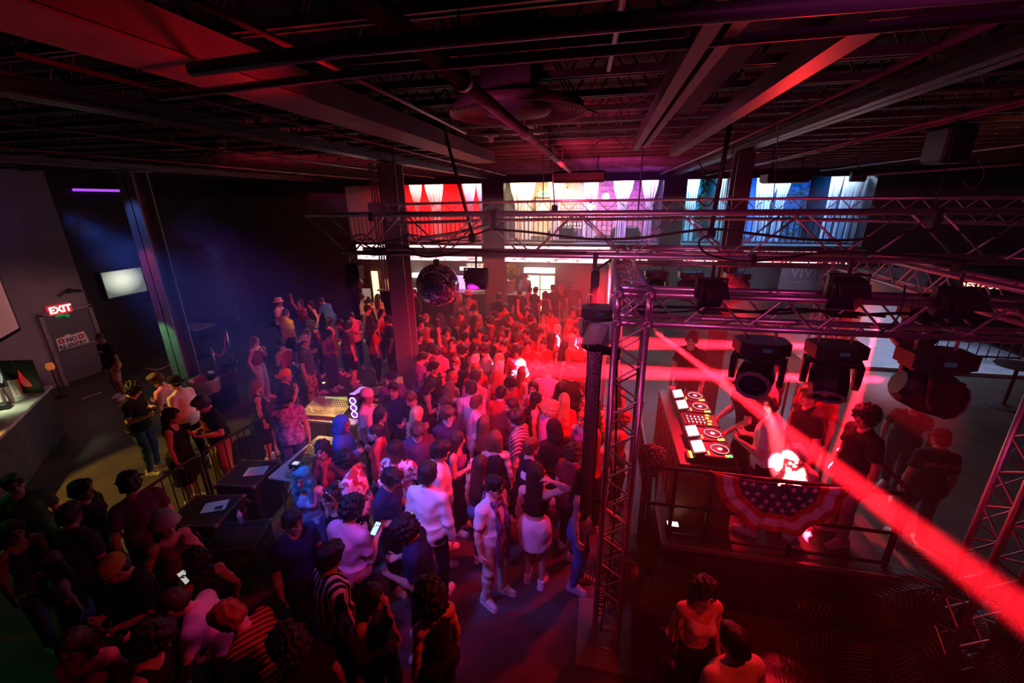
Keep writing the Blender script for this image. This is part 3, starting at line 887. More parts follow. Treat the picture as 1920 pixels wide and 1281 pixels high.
# LED fascia
def led_mat():
    m = bpy.data.materials.new('led_panel'); m.use_nodes = True; nt = m.node_tree; b = nt.nodes['Principled BSDF']
    b.inputs['Base Color'].default_value = (.02, .01, .01, 1)
    tc = nt.nodes.new('ShaderNodeTexCoord'); mp = nt.nodes.new('ShaderNodeMapping'); mp.inputs['Scale'].default_value = (1.6, 1, 7)
    n = nt.nodes.new('ShaderNodeTexNoise'); n.inputs['Scale'].default_value = 1.6; n.inputs['Detail'].default_value = 6; n.inputs['Distortion'].default_value = 1.4
    r = nt.nodes.new('ShaderNodeValToRGB'); e = r.color_ramp.elements
    e[0].position = .36; e[0].color = (.9, .05, .1, 1); e[1].position = .5; e[1].color = (1, .62, .6, 1)
    x = e.new(.42); x.color = (1, .4, .4, 1); x = e.new(.62); x.color = (1, .85, .75, 1)
    nt.links.new(tc.outputs['Object'], mp.inputs['Vector']); nt.links.new(mp.outputs['Vector'], n.inputs['Vector']); nt.links.new(n.outputs['Fac'], r.inputs['Fac'])
    nt.links.new(r.outputs['Color'], b.inputs['Emission Color']); b.inputs['Emission Strength'].default_value = 3.2
    return m
M_led = led_mat()
for (a, c, lb) in ((670, 904, 'long glowing pink LED strip on the balcony front, left of the post'), (946, 1216, 'glowing pink LED strip on the balcony front, right of the post'), (1282, 1347, 'short glowing LED strip on the balcony front under the narrow blue bay'), (1392, 1592, 'glowing LED strip on the balcony front under the wide blue bay')):
    x0, x1 = at_y(a, 478, 14.93).x, at_y(c, 478, 14.93).x
    t = thing('led_screen', lb, 'LED screen', ((x0 + x1) / 2, 14.93, 2.85), group='LED strips along the balcony front')
    b = MB(); b.box((0, 0.02, 0), (x1 - x0, .05, .6), bev=.01); b.build('casing', M_black, t)
    b = MB(); b.box((0, -.01, 0), (x1 - x0 - .03, .02, .55)); b.build('screen', M_led, t)

# curtains upstairs
M_cur = bpy.data.materials.new('sheer_curtain'); M_cur.use_nodes = True
nt = M_cur.node_tree; nt.nodes.clear(); o1 = nt.nodes.new('ShaderNodeOutputMaterial'); mx = nt.nodes.new('ShaderNodeMixShader'); d1 = nt.nodes.new('ShaderNodeBsdfDiffuse'); d2 = nt.nodes.new('ShaderNodeBsdfTranslucent')
d1.inputs['Color'].default_value = (.8, .78, .8, 1); d2.inputs['Color'].default_value = (.85, .82, .85, 1); mx.inputs['Fac'].default_value = .6
nt.links.new(d1.outputs[0], mx.inputs[1]); nt.links.new(d2.outputs[0], mx.inputs[2]); nt.links.new(mx.outputs[0], o1.inputs['Surface'])
def curtain(a, c, gather, shift, label):
    x0, x1 = at_y(a, 345, 15.5).x, at_y(c, 345, 15.5).x
    w = x1 - x0; cx = (x0 + x1) / 2
    b = MB()
    def fn(u, v):
        z = 5.26 - v * 1.95
        g = 1 - (1 - gather) * math.exp(-((z - 4.42) / .46) ** 2) if z > 4.42 else gather + (1 - gather) * .1 * min(1, (4.42 - z) / .8)
        return V((cx + (u - .5) * w * g + shift * w * (1 - g), 15.5 + .045 * sin(u * 9 * pi + v * 1.2) * (.5 + .5 * g), z))
    b.grid(fn, 46, 26)
    o = b.build('curtain', M_cur, None, True)
    tag(o, label, 'curtain', 'white curtains in the upstairs openings')
CUR = [(766, 791, .3, 0, 'white curtain tied in, leftmost in the red lounge opening'), (795, 831, .5, .1, 'wider white curtain, second in the red lounge opening'), (866, 892, .35, .1, 'lilac lit curtain, third in the red lounge opening'), (892, 908, .5, .2, 'narrow curtain beside the post, red lounge opening'), (956, 1004, .62, 0, 'wide cream-lit curtain at the left of the bright middle opening'), (1028, 1058, .5, -.1, 'white curtain right of the doorway in the bright opening'), (1095, 1123, .65, 0, 'violet-lit curtain in front of the glaring lamp upstairs'), (1150, 1189, .45, 0, 'white curtain left of the plank wall upstairs'), (1203, 1236, .4, .1, 'white curtain right of the plank wall upstairs'), (1289, 1312, .8, -.2, 'pale curtain left in the narrow blue bay'), (1344, 1367, .85, 0, 'bright cyan curtain right in the narrow blue bay'), (1418, 1462, .6, -.2, 'bright curtain leftmost in the wide blue bay'), (1459, 1484, .6, -.3, 'slim curtain second in the wide blue bay'), (1557, 1580, .7, -.2, 'pale blue curtain third in the wide blue bay'), (1582, 1604, .8, -.2, 'pale curtain fourth in the wide blue bay'), (1604, 1622, .6, -.3, 'narrow curtain at the right end of the wide blue bay')]
for c in CUR: curtain(*c)

# ------------------------------------------------------------------ steel columns
def hcol(name, x, y, z1, w=.3, d=.3, m=M_steel):
    b = MB()
    t = .03
    b.box((x, y - d / 2 + t / 2, z1 / 2), (w, t, z1)); b.box((x, y + d / 2 - t / 2, z1 / 2), (w, t, z1)); b.box((x, y, z1 / 2), (t, d, z1))
    b.box((x, y, z1 - .012), (w + .12, d + .12, .024)); b.box((x, y, .012), (w + .14, d + .14, .024))
    return struct(name, b, m)
hcol('column_left', -10.0, 7.85, 5.34, .42, .36, mat('column_paint', (.2, .19, .2), .45, noise=.15))
hcol('column_middle', -3.97, 7.85, 5.34, .36, .34, mat('column_paint', (.2, .19, .2), .45))
hcol('column_right', 2.13, 7.85, 5.34, .24, .3)
# junction boxes and conduit on the middle column
t = thing('conduit_bundle', 'grey conduits and junction boxes strapped up the middle steel column', 'conduit', (-4.25, 7.6, 0))
b = MB()
for k, dx in enumerate((0, .05, .1)): b.tube([(dx, 0, 3.0), (dx + .01, 0, 4.2), (dx - .02, .02, 5.3)], .016, 6)
b.build('conduit', M_steelL, t)
b = MB(); b.box((.06, -.03, 4.55), (.26, .12, .2), bev=.01); b.build('junction_box', M_steelL, t)
b = MB(); b.box((.42, -.02, 4.42), (.16, .1, .12), bev=.01); b.build('junction_box', M_steelL, t)

# ------------------------------------------------------------------ ceiling steel
M_joist = mat('joist_steel', (.11, .075, .08), .5, noise=.4, nscale=5, spec=.5)
jb = MB(); X0, X1 = XL + .1, XR - .1
for dy in (-.03, .03): jb.box(((X0 + X1) / 2, dy, 5.5), (X1 - X0, .022, .05)); jb.box(((X0 + X1) / 2, dy, 5.98), (X1 - X0, .022, .05))
n = 44
for k in range(n):
    xa = X0 + (X1 - X0) * k / n; xb = X0 + (X1 - X0) * (k + .5) / n; xc = X0 + (X1 - X0) * (k + 1) / n
    jb.cyl((xa, 0, 5.98), (xb, 0, 5.51), .011, n=5, caps=False); jb.cyl((xb, 0, 5.51), (xc, 0, 5.98), .011, n=5, caps=False)
jme = jb.mesh('ceiling_joist', [M_joist])
for k in range(27):
    o = bpy.data.objects.new('ceiling_joist', jme); COL.objects.link(o); o.location = (0, -1.5 + k * .62, 0); o['kind'] = 'structure'
def girder(name, x, y0, y1, z0=5.3, h=.42, w=.2):
    b = MB(); L = y1 - y0; cy = (y0 + y1) / 2
    b.box((x, cy, z0 + .012), (w, L, .024)); b.box((x, cy, z0 + h), (w, L, .024)); b.box((x, cy, z0 + h / 2), (.02, L, h))
    return struct(name, b, M_steel)
for nm, x in (('beam_left', -10.0), ('beam_middle', -3.97), ('beam_right', 2.13)): girder(nm, x, YF, 15, 5.36, .12)
def ceil_run(name, x0, x1, y0, y1, z, h, m):
    b = MB(); b.box(((x0 + x1) / 2, (y0 + y1) / 2, z + h / 2), (x1 - x0, y1 - y0, h)); return struct(name, b, m)
ceil_run('ceiling_duct_left', -2.24, -1.88, -1, 7.6, 5.28, .16, M_duct)
b = MB(); b.box((-2.06, 3.3, 5.28), (.38, 8.6, .012)); struct('ceiling_duct_flange', b, mat('duct_red_lit', (.22, .1, .09), .6, noise=.25, nscale=4))  # red light along the strip is put into this plate's colour
ceil_run('ceiling_strut_right', .27, .33, .4, 5.2, 5.16, .09, M_duct)
ceil_run('ceiling_strut_right_b', .37, .42, .4, 5.2, 5.18, .06, M_duct)
ceil_run('ceiling_duct_right', .82, .93, .4, 6.5, 5.2, .1, M_duct)
ceil_run('ceiling_duct_far', .55, .75, 2, 4.6, 5.4, .08, M_black)
# light boards fixed under the deck here and there
rng = random.Random(11)
bpan = [(-3.0, 8.6, 1.4, .5), (-1.2, 6.6, .5, .9), (-.2, 8.2, 2.2, .3), (1.2, 9.3, 2.5, .3), (-2.3, 9.8, 3, .3), (-6.5, 9.5, 1.6, .5), (-7.5, 7, 1.2, .4), (4.5, 9, 2.5, .6), (5, 6.2, 1.6, .9), (-5.4, 12, 2.4, .5), (1, 12.2, 3, .4), (4.6, 11.5, 2, .4)]
for k, (x, y, w, d) in enumerate(bpan):
    b = MB(); b.box((x, y, 5.62), (w, d, .02)); struct('ceiling_board', b, M_duct)
M_pipe = mat('pipe_paint', (.2, .12, .12), .42, noise=.3, nscale=4)
def pipe(name, pts, r, m=None, label=None, cat='pipe', n=10):
    b = MB(); b.tube(pts, r, n); o = b.build(name, m or M_pipe, None, True); o['kind'] = 'structure'; return o
pipe('ceiling_pipe_long', [(-.70, .3, 5.2), (-.70, 8, 5.2), (-.74, 14.9, 5.2)], .038)
b = MB()
for y in (2.2, 3.9, 5.6, 7.3, 9, 10.8, 12.6): b.cyl((-.70, y - .03, 5.2), (-.70, y + .03, 5.2), .05, n=12); b.cyl((-.7, y, 5.2), (-.7, y, 5.5), .008, n=5)
struct('ceiling_pipe_couplings', b, M_pipe, True)
pm = mat('pipe_blue', (.1, .1, .14), .45)
p0, p1, p2 = at_z(360, 131, 5.13), at_z(640, 92, 5.13), at_z(1300, 28, 5.13)
pipe('ceiling_pipe_cross', [(p0.x, p0.y, 5.13), (p1.x, p1.y, 5.13), (p2.x, p2.y, 5.13), (4, p2.y + .1, 5.13)], .025, pm)
pipe('ceiling_pipe_cross_b', [(-2.3, 2.05, 5.18), (-1, 1.9, 5.18), (3, 1.8, 5.18)], .018, pm)
for x, y0, y1, z in ((-1.55, 1.5, 5, 5.38), (.0, 1, 3.2, 5.45), (-3.1, 2, 14, 5.42), (1.6, 2, 14, 5.36), (2.9, 3, 14.5, 5.3), (3.6, 4, 14.5, 5.42), (-5.5, 2, 14, 5.4), (-7.4, 2, 14, 5.36), (5.4, 2, 13, 5.3)):
    pipe('ceiling_conduit', [(x, y0, z), (x + .03, (y0 + y1) / 2, z - .01), (x - .02, y1, z)], .017)
rng = random.Random(5)
for k in range(16):   # loose cables sagging under the joists
    x, y = rng.uniform(-8, 5), rng.uniform(4, 13); L = rng.uniform(1.5, 3.5); a = rng.uniform(-.6, .6); z = 5.46
    pts = [(x + L * cos(a) * t, y + L * sin(a) * t, z - rng.uniform(.05, .22) * sin(pi * t) - .05 * sin(3 * pi * t)) for t in [i / 10 for i in range(11)]]
    pipe('ceiling_cable', pts, .007, M_joist, n=5)
# ceiling diffuser: rings of a round air outlet with its square duct
t = thing('air_diffuser', 'large round ringed air diffuser hanging under the ceiling duct', 'air vent', (-.70, 3.62, 5.27))
b = MB(); prof = []
R = .53
for k in range(9):
    r = R - k * .03
    prof += [(r, .02 + k * .006), (r - .012, .05 + k * .006), (r - .029, .045 + k * .006)]
b.lathe([(R - .03, .09), (R + .005, .02)] + prof, 48); b.build('ring_cone', mat('diffuser_paint', (.17, .1, .1), .5), t, True)
b = MB(); b.lathe([(.27, .1), (.27, .06), (.24, .02), (.12, .0), (0, .0)], 40); b.build('core', mat('diffuser_core', (.06, .045, .05), .6), t, True)
b = MB(); b.box((-.02, -.1, .42), (.36, .5, .66), bev=.01); b.build('duct', mat('duct_dark', (.13, .11, .12), .6, noise=.3), t)
# ceiling fixtures
t = thing('ceiling_lamp', 'small red-lit ceiling lamp base with round bulb', 'lamp', at_z(920, 258, 5.42))
b = MB(); b.box((0, 0, .03), (.2, .14, .03), bev=.01); b.build('plate', M_duct, t)
b = MB(); b.sphere((0, 0, -.02), .04, 12, 8); b.build('bulb', mat('frosted', (.7, .6, .6), .3), t, True)

# ------------------------------------------------------------------ left wall: exit door, signs, screen
yd0, yd1 = at_x(100, 640, XL).y, at_x(158, 630, XL).y
t = thing('door_1', None, None, (XL + .03, (yd0 + yd1) / 2 + .1, 0)); t['kind'] = 'structure'
b = MB(); b.box((0, 0, .98), (.06, 1.0, 1.9), bev=.006); b.build('door_leaf', mat('door_grey', (.1, .1, .11), .5), t)
b = MB()
for dy in (-.56, .56): b.box((0, dy, .98), (.1, .09, 1.98))
b.box((0, 0, 1.97), (.1, 1.2, .08)); b.build('door_frame', M_steelL, t)
b = MB(); b.box((.06, 0, .95), (.05, .8, .05), bev=.01); b.build('push_bar', M_steelL, t)
cy = at_x(131, 640, XL).y; cz = at_x(131, 640, XL).z
M_paper = mat('paper', (.75, .72, .7), .8)
t = thing('notice', 'torn white paper notice with NO RE-ENTRY on the exit door', 'sign', (XL + .085, cy, cz))
b = MB(); b.add([V((0, -.34, -.18)), V((0, -.3, -.16)), V((0, .3, -.2)), V((0, .38, -.12)), V((0, .33, .2)), V((0, .02, .18)), V((0, 0, .22)), V((0, -.12, .21)), V((0, -.12, .18)), V((0, -.33, .17))], [tuple(range(10))])
p_ = b.build('sheet', M_paper, t); p_.modifiers.new('s', 'SOLIDIFY').thickness = .004
MR = mat('ink_red', (.5, .03, .03), .7); MK = mat('ink_black', (.03, .02, .02), .7)
text_obj('lettering', 'NO', .15, MK, frame((.006, 0.0, .06), (0, 1, 0), (0, 0, 1)), t, bold=.004)
text_obj('lettering', 'RE-ENTRY', .14, MK, frame((.006, 0.0, -.09), (0, 1, 0), (0, 0, 1)), t, bold=.004)
for s_ in (-.23, .23): text_obj('lettering', 'O', .16, MR, frame((.006, s_, .07), (0, 1, 0), (0, 0, 1)), t, bold=.012)
p = at_x(108, 580, XL)
t = thing('exit_sign', 'glowing red EXIT sign on the grey wall above the door', 'sign', (XL + .06, p.y, p.z))
b = MB(); b.box((0, 0, 0), (.08, .52, .26), bev=.02); b.build('housing', mat('exit_red', (.4, .01, .02), .5, emit=(1, .04, .06), estr=.55), t)
text_obj('lettering', 'EXIT', .24, glow('exit_white', (1, .8, .75), 2.2), frame((.042, 0, 0), (0, 1, 0), (0, 0, 1)), t, bold=.008)
b = MB(); b.box((0, 0, -.17), (.06, .1, .06)); b.sphere((.03, -.1, -.16), .05, 10, 8); b.sphere((.03, .1, -.2), .05, 10, 8); b.build('emergency_lamp', mat('emergency_green', (.02, .1, .03), .4, emit=(0, .6, .12), estr=.25), t, True)
p = at_x(128, 545, XL)
t = thing('wall_bracket', 'black three-armed bracket on the grey wall above the exit sign', 'bracket', (XL + .05, p.y, p.z))
b = MB(); b.box((0, 0, 0), (.1, .12, .12), bev=.02); b.tube([(0, -.28, -.1), (.05, -.12, .02), (.05, .12, .0), (0, .27, -.06)], .025); b.build('arm', M_dark, t)
# TV
xw = XL - .35
a, c, d_ = at_x(178, 512, xw), at_x(256, 502, xw), at_x(270, 546, xw)
cy, w_ = (a.y + c.y) / 2 + .05, c.y - a.y; cz = (a.z + d_.z) / 2
t = thing('television', 'wall television showing a pale blurred glow behind the left column', 'television', (xw + .08, cy, cz))
b = MB(); b.box((0, 0, 0), (.07, w_ + .04, .84), bev=.012); b.build('casing', M_dark, t)
def tv_mat():
    m = bpy.data.materials.new('tv_screen'); m.use_nodes = True; nt = m.node_tree; b = nt.nodes['Principled BSDF']
    b.inputs['Base Color'].default_value = (.02, .02, .02, 1)
    tc = nt.nodes.new('ShaderNodeTexCoord'); g = nt.nodes.new('ShaderNodeTexGradient'); g.gradient_type = 'SPHERICAL'
    mp = nt.nodes.new('ShaderNodeMapping'); mp.inputs['Scale'].default_value = (1, 1.5, 2.0); mp.inputs['Location'].default_value = (0, .1, -.2)
    r = nt.nodes.new('ShaderNodeValToRGB'); e = r.color_ramp.elements; e[0].color = (.12, .14, .12, 1); e[1].color = (.95, 1, .8, 1); e[0].position = .05; e[1].position = .8
    nt.links.new(tc.outputs['Object'], mp.inputs['Vector']); nt.links.new(mp.outputs['Vector'], g.inputs['Vector']); nt.links.new(g.outputs['Fac'], r.inputs['Fac']); nt.links.new(r.outputs['Color'], b.inputs['Emission Color']); b.inputs['Emission Strength'].default_value = .9
    return m
b = MB(); b.box((.037, 0, 0), (.006, w_ - .03, .76)); b.build('screen', tv_mat(), t)
b = MB(); b.box((-.05, 0, 0), (.06, .3, .3)); b.build('wall_mount', M_dark, t)
# projection screen at the far left, turned towards the bar
p = at_z(20, 590, 2.6); p = at_x(10, 590, -12.6)
t = thing('projection_screen', 'pinkish blank projection screen at the left edge above the bar', 'screen', (-13.0, 5.35, 2.65), radians(133))
a = at_x(34, 615, -12.6)
t.location = a
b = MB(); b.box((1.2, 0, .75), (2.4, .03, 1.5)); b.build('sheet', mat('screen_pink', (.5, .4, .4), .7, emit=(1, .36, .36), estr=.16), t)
b = MB(); b.box((1.2, 0, -.03), (2.44, .06, .06)); b.box((1.2, 0, 1.53), (2.44, .06, .06)); b.box((-.02, 0, .75), (.03, .05, 1.6)); b.build('frame', M_dark, t)
t.rotation_euler = (0, 0, atan2(-.72, .69))
# purple strip light under the ceiling far left
p0, p1 = at_z(137, 357, 4.98), at_z(234, 357, 4.98)
p0 = at_x(137, 357, XL - .25); p1 = at_x(234, 357, XL - .25); p0.z = p1.z = (p0.z + p1.z) / 2
t = thing('strip_light', 'violet strip light under the ceiling at the far left', 'lamp', (p0 + p1) / 2)
t.rotation_euler = (0, 0, pi / 2)
b = MB(); b.box((0, 0, 0), ((p1 - p0).length, .06, .07), bev=.01); b.build('tube', glow('violet_tube', (.45, .08, 1), 1.0), t)
b = MB(); b.box((0, .02, .06), ((p1 - p0).length + .1, .1, .05)); b.build('housing', M_dark, t)
# ================================================================== under the mezzanine: back bar, doors; right side signs; left bar
YW = 18.6
M_barwall = mat('bar_wall', (.1, .075, .075), .8, noise=.2, nscale=2)
wall('wall_bar_back', -13.6, xm1, YW, YW + .1, 0, 2.64, M_barwall)
def rect_at(px0, py0, px1, py1, Y):
    a, c = at_y(px0, py0, Y), at_y(px1, py1, Y)
    return (a.x + c.x) / 2, (a.z + c.z) / 2, abs(c.x - a.x), abs(a.z - c.z)
def panel(name, label, cat, r, Y, m, frame_m=None, t_=.05, group=None):
    x, z, w, h = r
    t = thing(name, label, cat, (x, Y, z), group=group)
    b = MB(); b.box((0, 0, 0), (w, t_, h)); b.build('panel', m, t)
    if frame_m:
        b = MB()
        for s_ in (-1, 1): b.box((s_ * (w / 2 + .03), -.01, 0), (.07, t_ + .06, h + .14)); b.box((0, -.01, s_ * (h / 2 + .035)), (w + .1, t_ + .06, .07))
        b.build('frame', frame_m, t)
    return t
# bright pass-through with a double panel, sign box above
panel('lit_doorway', 'glaring warm-white double doorway behind the back-bar crowd', 'doorway', rect_at(986, 516, 1039, 585, YW - .1), YW - .1, glow('door_glow', (1, .86, .52), 3.0), M_wallL)
x, z, w, h = rect_at(986, 516, 1039, 585, YW - .1)
b = MB(); b.box((x, YW - .16, z), (.05, .05, h)); b.box((x, YW - .16, z + h * .12), (w, .04, .04)); o = b.build('door_mullion', mat('mullion_warm', (.5, .4, .25), .6)); o['kind'] = 'structure'; o.name = 'trim_1'
panel('sign_box', 'white illuminated sign box above the warm doorway', 'sign', rect_at(983, 502, 1040, 512, YW - .3), YW - .3, glow('signbox', (1, .97, .85), 4), None, .2)
panel('lit_doorway', 'tall narrow yellow doorway left of the middle column', 'doorway', rect_at(696, 508, 716, 570, YW - .1), YW - .1, glow('door_yellow', (1, .8, .4), 2.2), mat('frame_yellow', (.4, .3, .1), .6))
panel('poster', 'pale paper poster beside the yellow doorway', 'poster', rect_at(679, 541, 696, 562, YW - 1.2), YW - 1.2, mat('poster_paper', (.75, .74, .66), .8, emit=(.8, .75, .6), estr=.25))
panel('wall_lamp', 'white glaring square lamp left of the mirror ball', 'lamp', rect_at(774, 512, 790, 520, YW - .3), YW - .3, glow('lamp_white', (1, .95, .9), 9), None, .2)
panel('neon_panel', 'magenta-violet lit neon panel right of the mirror ball', 'lamp', rect_at(858, 516, 874, 542, YW - .4), YW - .4, glow('neon_violet', (.75, .2, 1), 3.5), M_black)
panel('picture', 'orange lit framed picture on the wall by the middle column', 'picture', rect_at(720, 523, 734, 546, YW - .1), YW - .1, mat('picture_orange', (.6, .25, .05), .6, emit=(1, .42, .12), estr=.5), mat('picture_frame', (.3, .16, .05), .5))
panel('menu_screen', 'white menu screen above the back-bar bottles', 'screen', rect_at(862, 500, 905, 508, YW - .3), YW - .3, glow('menu', (1, .8, .85), 2.0), None)
# shelf with bottles
xs0, xs1 = at_y(872, 530, YW - .5).x, at_y(915, 530, YW - .5).x
t = thing('back_bar_shelf', 'lit stepped bottle shelf of the back bar beside the violet neon', 'shelf', ((xs0 + xs1) / 2, YW - .45, .95))
b = MB()
for k in range(3): b.box((0, .05 + .1 * k, .12 + k * .3), (xs1 - xs0, .16, .03))
for s_ in (-1, 1): b.box((s_ * (xs1 - xs0) / 2, .15, .4), (.03, .35, .9))
b.build('boards', mat('shelf_lit', (.5, .35, .3), .5), t)
b = MB(); b.box((0, .33, .5), (xs1 - xs0, .02, 1.05)); b.build('back_panel', glow('shelf_back', (1, .62, .5), 1.1), t)
bc = [('amber', (.5, .2, .03)), ('green', (.05, .3, .1)), ('clear', (.7, .7, .65)), ('red', (.5, .05, .04)), ('gold', (.7, .5, .1))]
rng = random.Random(4)
pr_ = [(.0, 0), (.035, 0), (.038, .01), (.038, .16), (.03, .2), (.014, .23), (.013, .3), (.016, .305), (0, .31)]
for k in range(3):
    for i in range(6):
        nm, cc = bc[(i * 2 + k) % 5]
        b = MB(); b.lathe(pr_, 10); o = b.build('bottle', mat('glass_' + nm, cc, .1, spec=.8), None, True)
        o.location = (xs0 + .1 + (xs1 - xs0 - .2) * i / 5 + rng.uniform(-.02, .02), YW - .42 + .1 * k, .95 + .136 + k * .3)
        tag(o, 'liquor bottle on the lit back-bar shelf beside the violet neon', 'bottle', 'bottles on the back-bar shelf')
# back bar counter
xb0, xb1 = max(xm0 + .1, at_y(700, 580, 16.6).x), at_y(985, 580, 16.6).x
t = thing('bar_counter', 'long dark back-bar counter with pale top behind the crowd', 'counter', ((xb0 + xb1) / 2, 16.6, 0))
b = MB(); b.box((0, .05, .52), (xb1 - xb0 - .1, .5, 1.04)); b.build('front', M_black, t)
b = MB(); b.box((0, 0, 1.06), (xb1 - xb0, .7, .05), bev=.01); b.build('worktop', mat('bar_top_pale', (.55, .5, .5), .3), t)
# bouquet in a white bucket
p = at_y(957, 545, 16.6)
t = thing('flower_bucket', 'big yellow and orange bouquet in a white bucket on the back bar', 'flowers', (p.x, 16.6, 1.086))
b = MB(); b.lathe([(0, 0), (.15, 0), (.2, .5), (.21, .5), (.21, .53), (.19, .53), (.17, .05), (0, .05)], 20); b.build('bucket', mat('bucket_white', (.8, .78, .75), .4), t, True)
fc = [mat('petal_yellow', (.9, .6, .08), .6), mat('petal_orange', (.85, .28, .04), .6), mat('petal_cream', (.9, .8, .55), .6), mat('leaf_lit', (.15, .4, .08), .5)]
rng = random.Random(8)
fb = MB(); sb = MB()
for k in range(170):
    a, u = rng.uniform(0, 2 * pi), rng.uniform(-.25, 1)
    rr = .46 * sqrt(max(0, 1 - u * u)) * rng.uniform(.5, 1)
    c_ = V((rr * cos(a), rr * sin(a) * .8, .82 + .36 * u * rng.uniform(.7, 1)))
    mi = rng.choice((0, 0, 1, 1, 2, 3, 3))
    for q in range(5):
        an = a + q * 2 * pi / 5; R = Euler((rng.uniform(-.3, .3), rng.uniform(-.3, .3), an)).to_matrix()
        fb.add([c_ + R @ V(v) * .062 for v in ((0, 0, 0), (.5, .32, .25), (1.05, 0, .3), (.5, -.32, .25))], [(0, 1, 2, 3)], mi)
    if k % 5 == 0: sb.cyl((0, 0, .42), c_, .007, n=5)
fb.build('blossoms', fc, t); sb.build('stems', mat('stem_green', (.06, .2, .04), .6), t)
# lights of the lounge upstairs (visible lamps)
def bulb(px, py, Y, r, col, st, label, hang=.5):
    p = at_y(px, py, Y); t = thing('pendant_lamp', label, 'lamp', p)
    b = MB(); b.sphere((0, 0, 0), r, 16, 10); b.build('bulb', glow('bulb_%d' % px, col, st), t, True)
    b = MB(); b.cyl((0, 0, r * .8), (0, 0, r * .8 + .1), .04, .03); b.cyl((0, 0, r), (0, 0, 5.5 - p.z), .008, n=5); b.build('cord', M_dark, t)
bulb(978, 369, 17.5, .17, (1, .82, .4), 9, 'warm glaring round lamp behind the cream curtain upstairs')
bulb(1064, 360, 17.5, .12, (1, .8, .55), 7, 'warm round lamp right of the doorway frame upstairs')
bulb(1136, 369, 17.5, .14, (1, .72, .5), 7, 'warm round lamp beside the violet curtain upstairs')
bulb(1107, 388, 15.3, .11, (.6, .35, 1), 13, 'glaring violet spot lamp in front of the middle curtain upstairs')
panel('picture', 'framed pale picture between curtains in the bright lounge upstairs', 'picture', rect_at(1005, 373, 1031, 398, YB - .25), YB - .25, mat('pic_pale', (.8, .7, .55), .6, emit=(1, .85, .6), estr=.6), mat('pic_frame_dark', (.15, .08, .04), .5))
panel('exit_sign', 'small green exit sign over the picture in the bright lounge upstairs', 'sign', rect_at(1010, 361, 1030, 367, YB - .25), YB - .25, glow('exit_green', (.3, .9, .45), 1.4), M_white)
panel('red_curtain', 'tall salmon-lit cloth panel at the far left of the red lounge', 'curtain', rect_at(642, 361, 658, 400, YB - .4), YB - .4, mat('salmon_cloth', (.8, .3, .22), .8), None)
panel('exit_sign', 'small red exit sign at the far left of the red lounge', 'sign', rect_at(656, 358, 663, 364, 17), 17, glow('exit_redw', (1, .5, .45), 2.0), M_white)
# bottles shelf upstairs middle
b = MB(); rngb = random.Random(2)
p0, p1 = at_y(1050, 388, YB - .6), at_y(1096, 388, YB - .6)
t = thing('bar_shelf', 'sparkling shelf of glasses between lamps in the bright lounge upstairs', 'shelf', ((p0.x + p1.x) / 2, YB - .6, 3.2))
b = MB()
for k in range(4): b.box((0, 0, .35 + k * .35), (p1.x - p0.x, .25, .03))
for s_ in (-1, 1): b.box((s_ * (p1.x - p0.x) / 2, 0, .8), (.04, .25, 1.6))
b.build('boards', mat('shelf_pale', (.7, .6, .5), .4), t)
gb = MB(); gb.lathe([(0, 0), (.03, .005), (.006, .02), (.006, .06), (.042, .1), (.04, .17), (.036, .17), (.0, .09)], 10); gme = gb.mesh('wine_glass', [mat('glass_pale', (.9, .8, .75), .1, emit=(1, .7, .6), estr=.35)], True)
for k in range(4):
    for i in range(7):
        o = bpy.data.objects.new('wine_glass', gme); COL.objects.link(o); o.location = ((p0.x + p1.x) / 2 - .5 * (p1.x - p0.x) + .12 + i * (p1.x - p0.x - .24) / 6, YB - .6, 3.567 + k * .35)
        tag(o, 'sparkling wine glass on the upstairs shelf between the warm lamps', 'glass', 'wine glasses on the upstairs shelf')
# sofas upstairs
for px, lb in ((1055, 'dark sofa behind the balustrade left of the violet lamp'), (1172, 'dark sofa behind the balustrade right of the violet lamp')):
    p = at_y(px, 440, 16.4)
    t = thing('sofa', lb, 'sofa', (p.x, 16.4, 3.15), group=None)
    b = MB(); b.box((0, 0, .25), (.9, .7, .26), bev=.05); b.build('seat', M_black, t)
    b = MB(); b.box((0, -.32, .38), (.9, .16, .42), bev=.06); b.build('backrest', M_black, t)
    for s_ in (-1, 1): b = MB(); b.box((s_ * .45, 0, .28), (.14, .7, .34), bev=.05); b.build('armrest', M_black, t)

# ------------------------------------------------------------------ right side wall under the mezzanine end
wall('wall_right_low', 4.6, XR, 17.6, 17.75, 0, 2.64, mat('wall_right_panel', (.16, .15, .17), .8, noise=.2))
x0, x1 = at_y(1465, 505, 15.6).x, at_y(1592, 505, 15.6).x
t = thing('banner', 'grey wall banner with VIVID lettering behind the stage truss', 'banner', ((x0 + x1) / 2, 15.6, 2.1))
b = MB(); b.box((0, 0, .1), (x1 - x0, .05, 1.5)); b.build('sheet', mat('banner_grey', (.26, .25, .3), .8, noise=.25, nscale=3), t)
Fm = lambda x, z: frame((x, -.03, z), (1, 0, 0), (0, 0, 1))
q = at_y(1517, 512, 15.6)
text_obj('lettering', 'VIVID', .46, mat('banner_ink', (.62, .55, .6), .7), Fm(q.x - t.location.x, q.z - 2.1), t, bold=.006)
b = MB(); b.tube([(-.55 + q.x - t.location.x, -.03, q.z - 2.42), (.0 + q.x - t.location.x, -.03, q.z - 2.38), (.5 + q.x - t.location.x, -.03, q.z - 2.44)], .012); b.build('underline', MATS['banner_ink'], t)
q = at_y(1549, 561, 15.6)
text_obj('lettering', 'TOILET', .26, mat('banner_white', (.75, .72, .75), .7), Fm(q.x - t.location.x, q.z - 2.1), t, bold=.004)
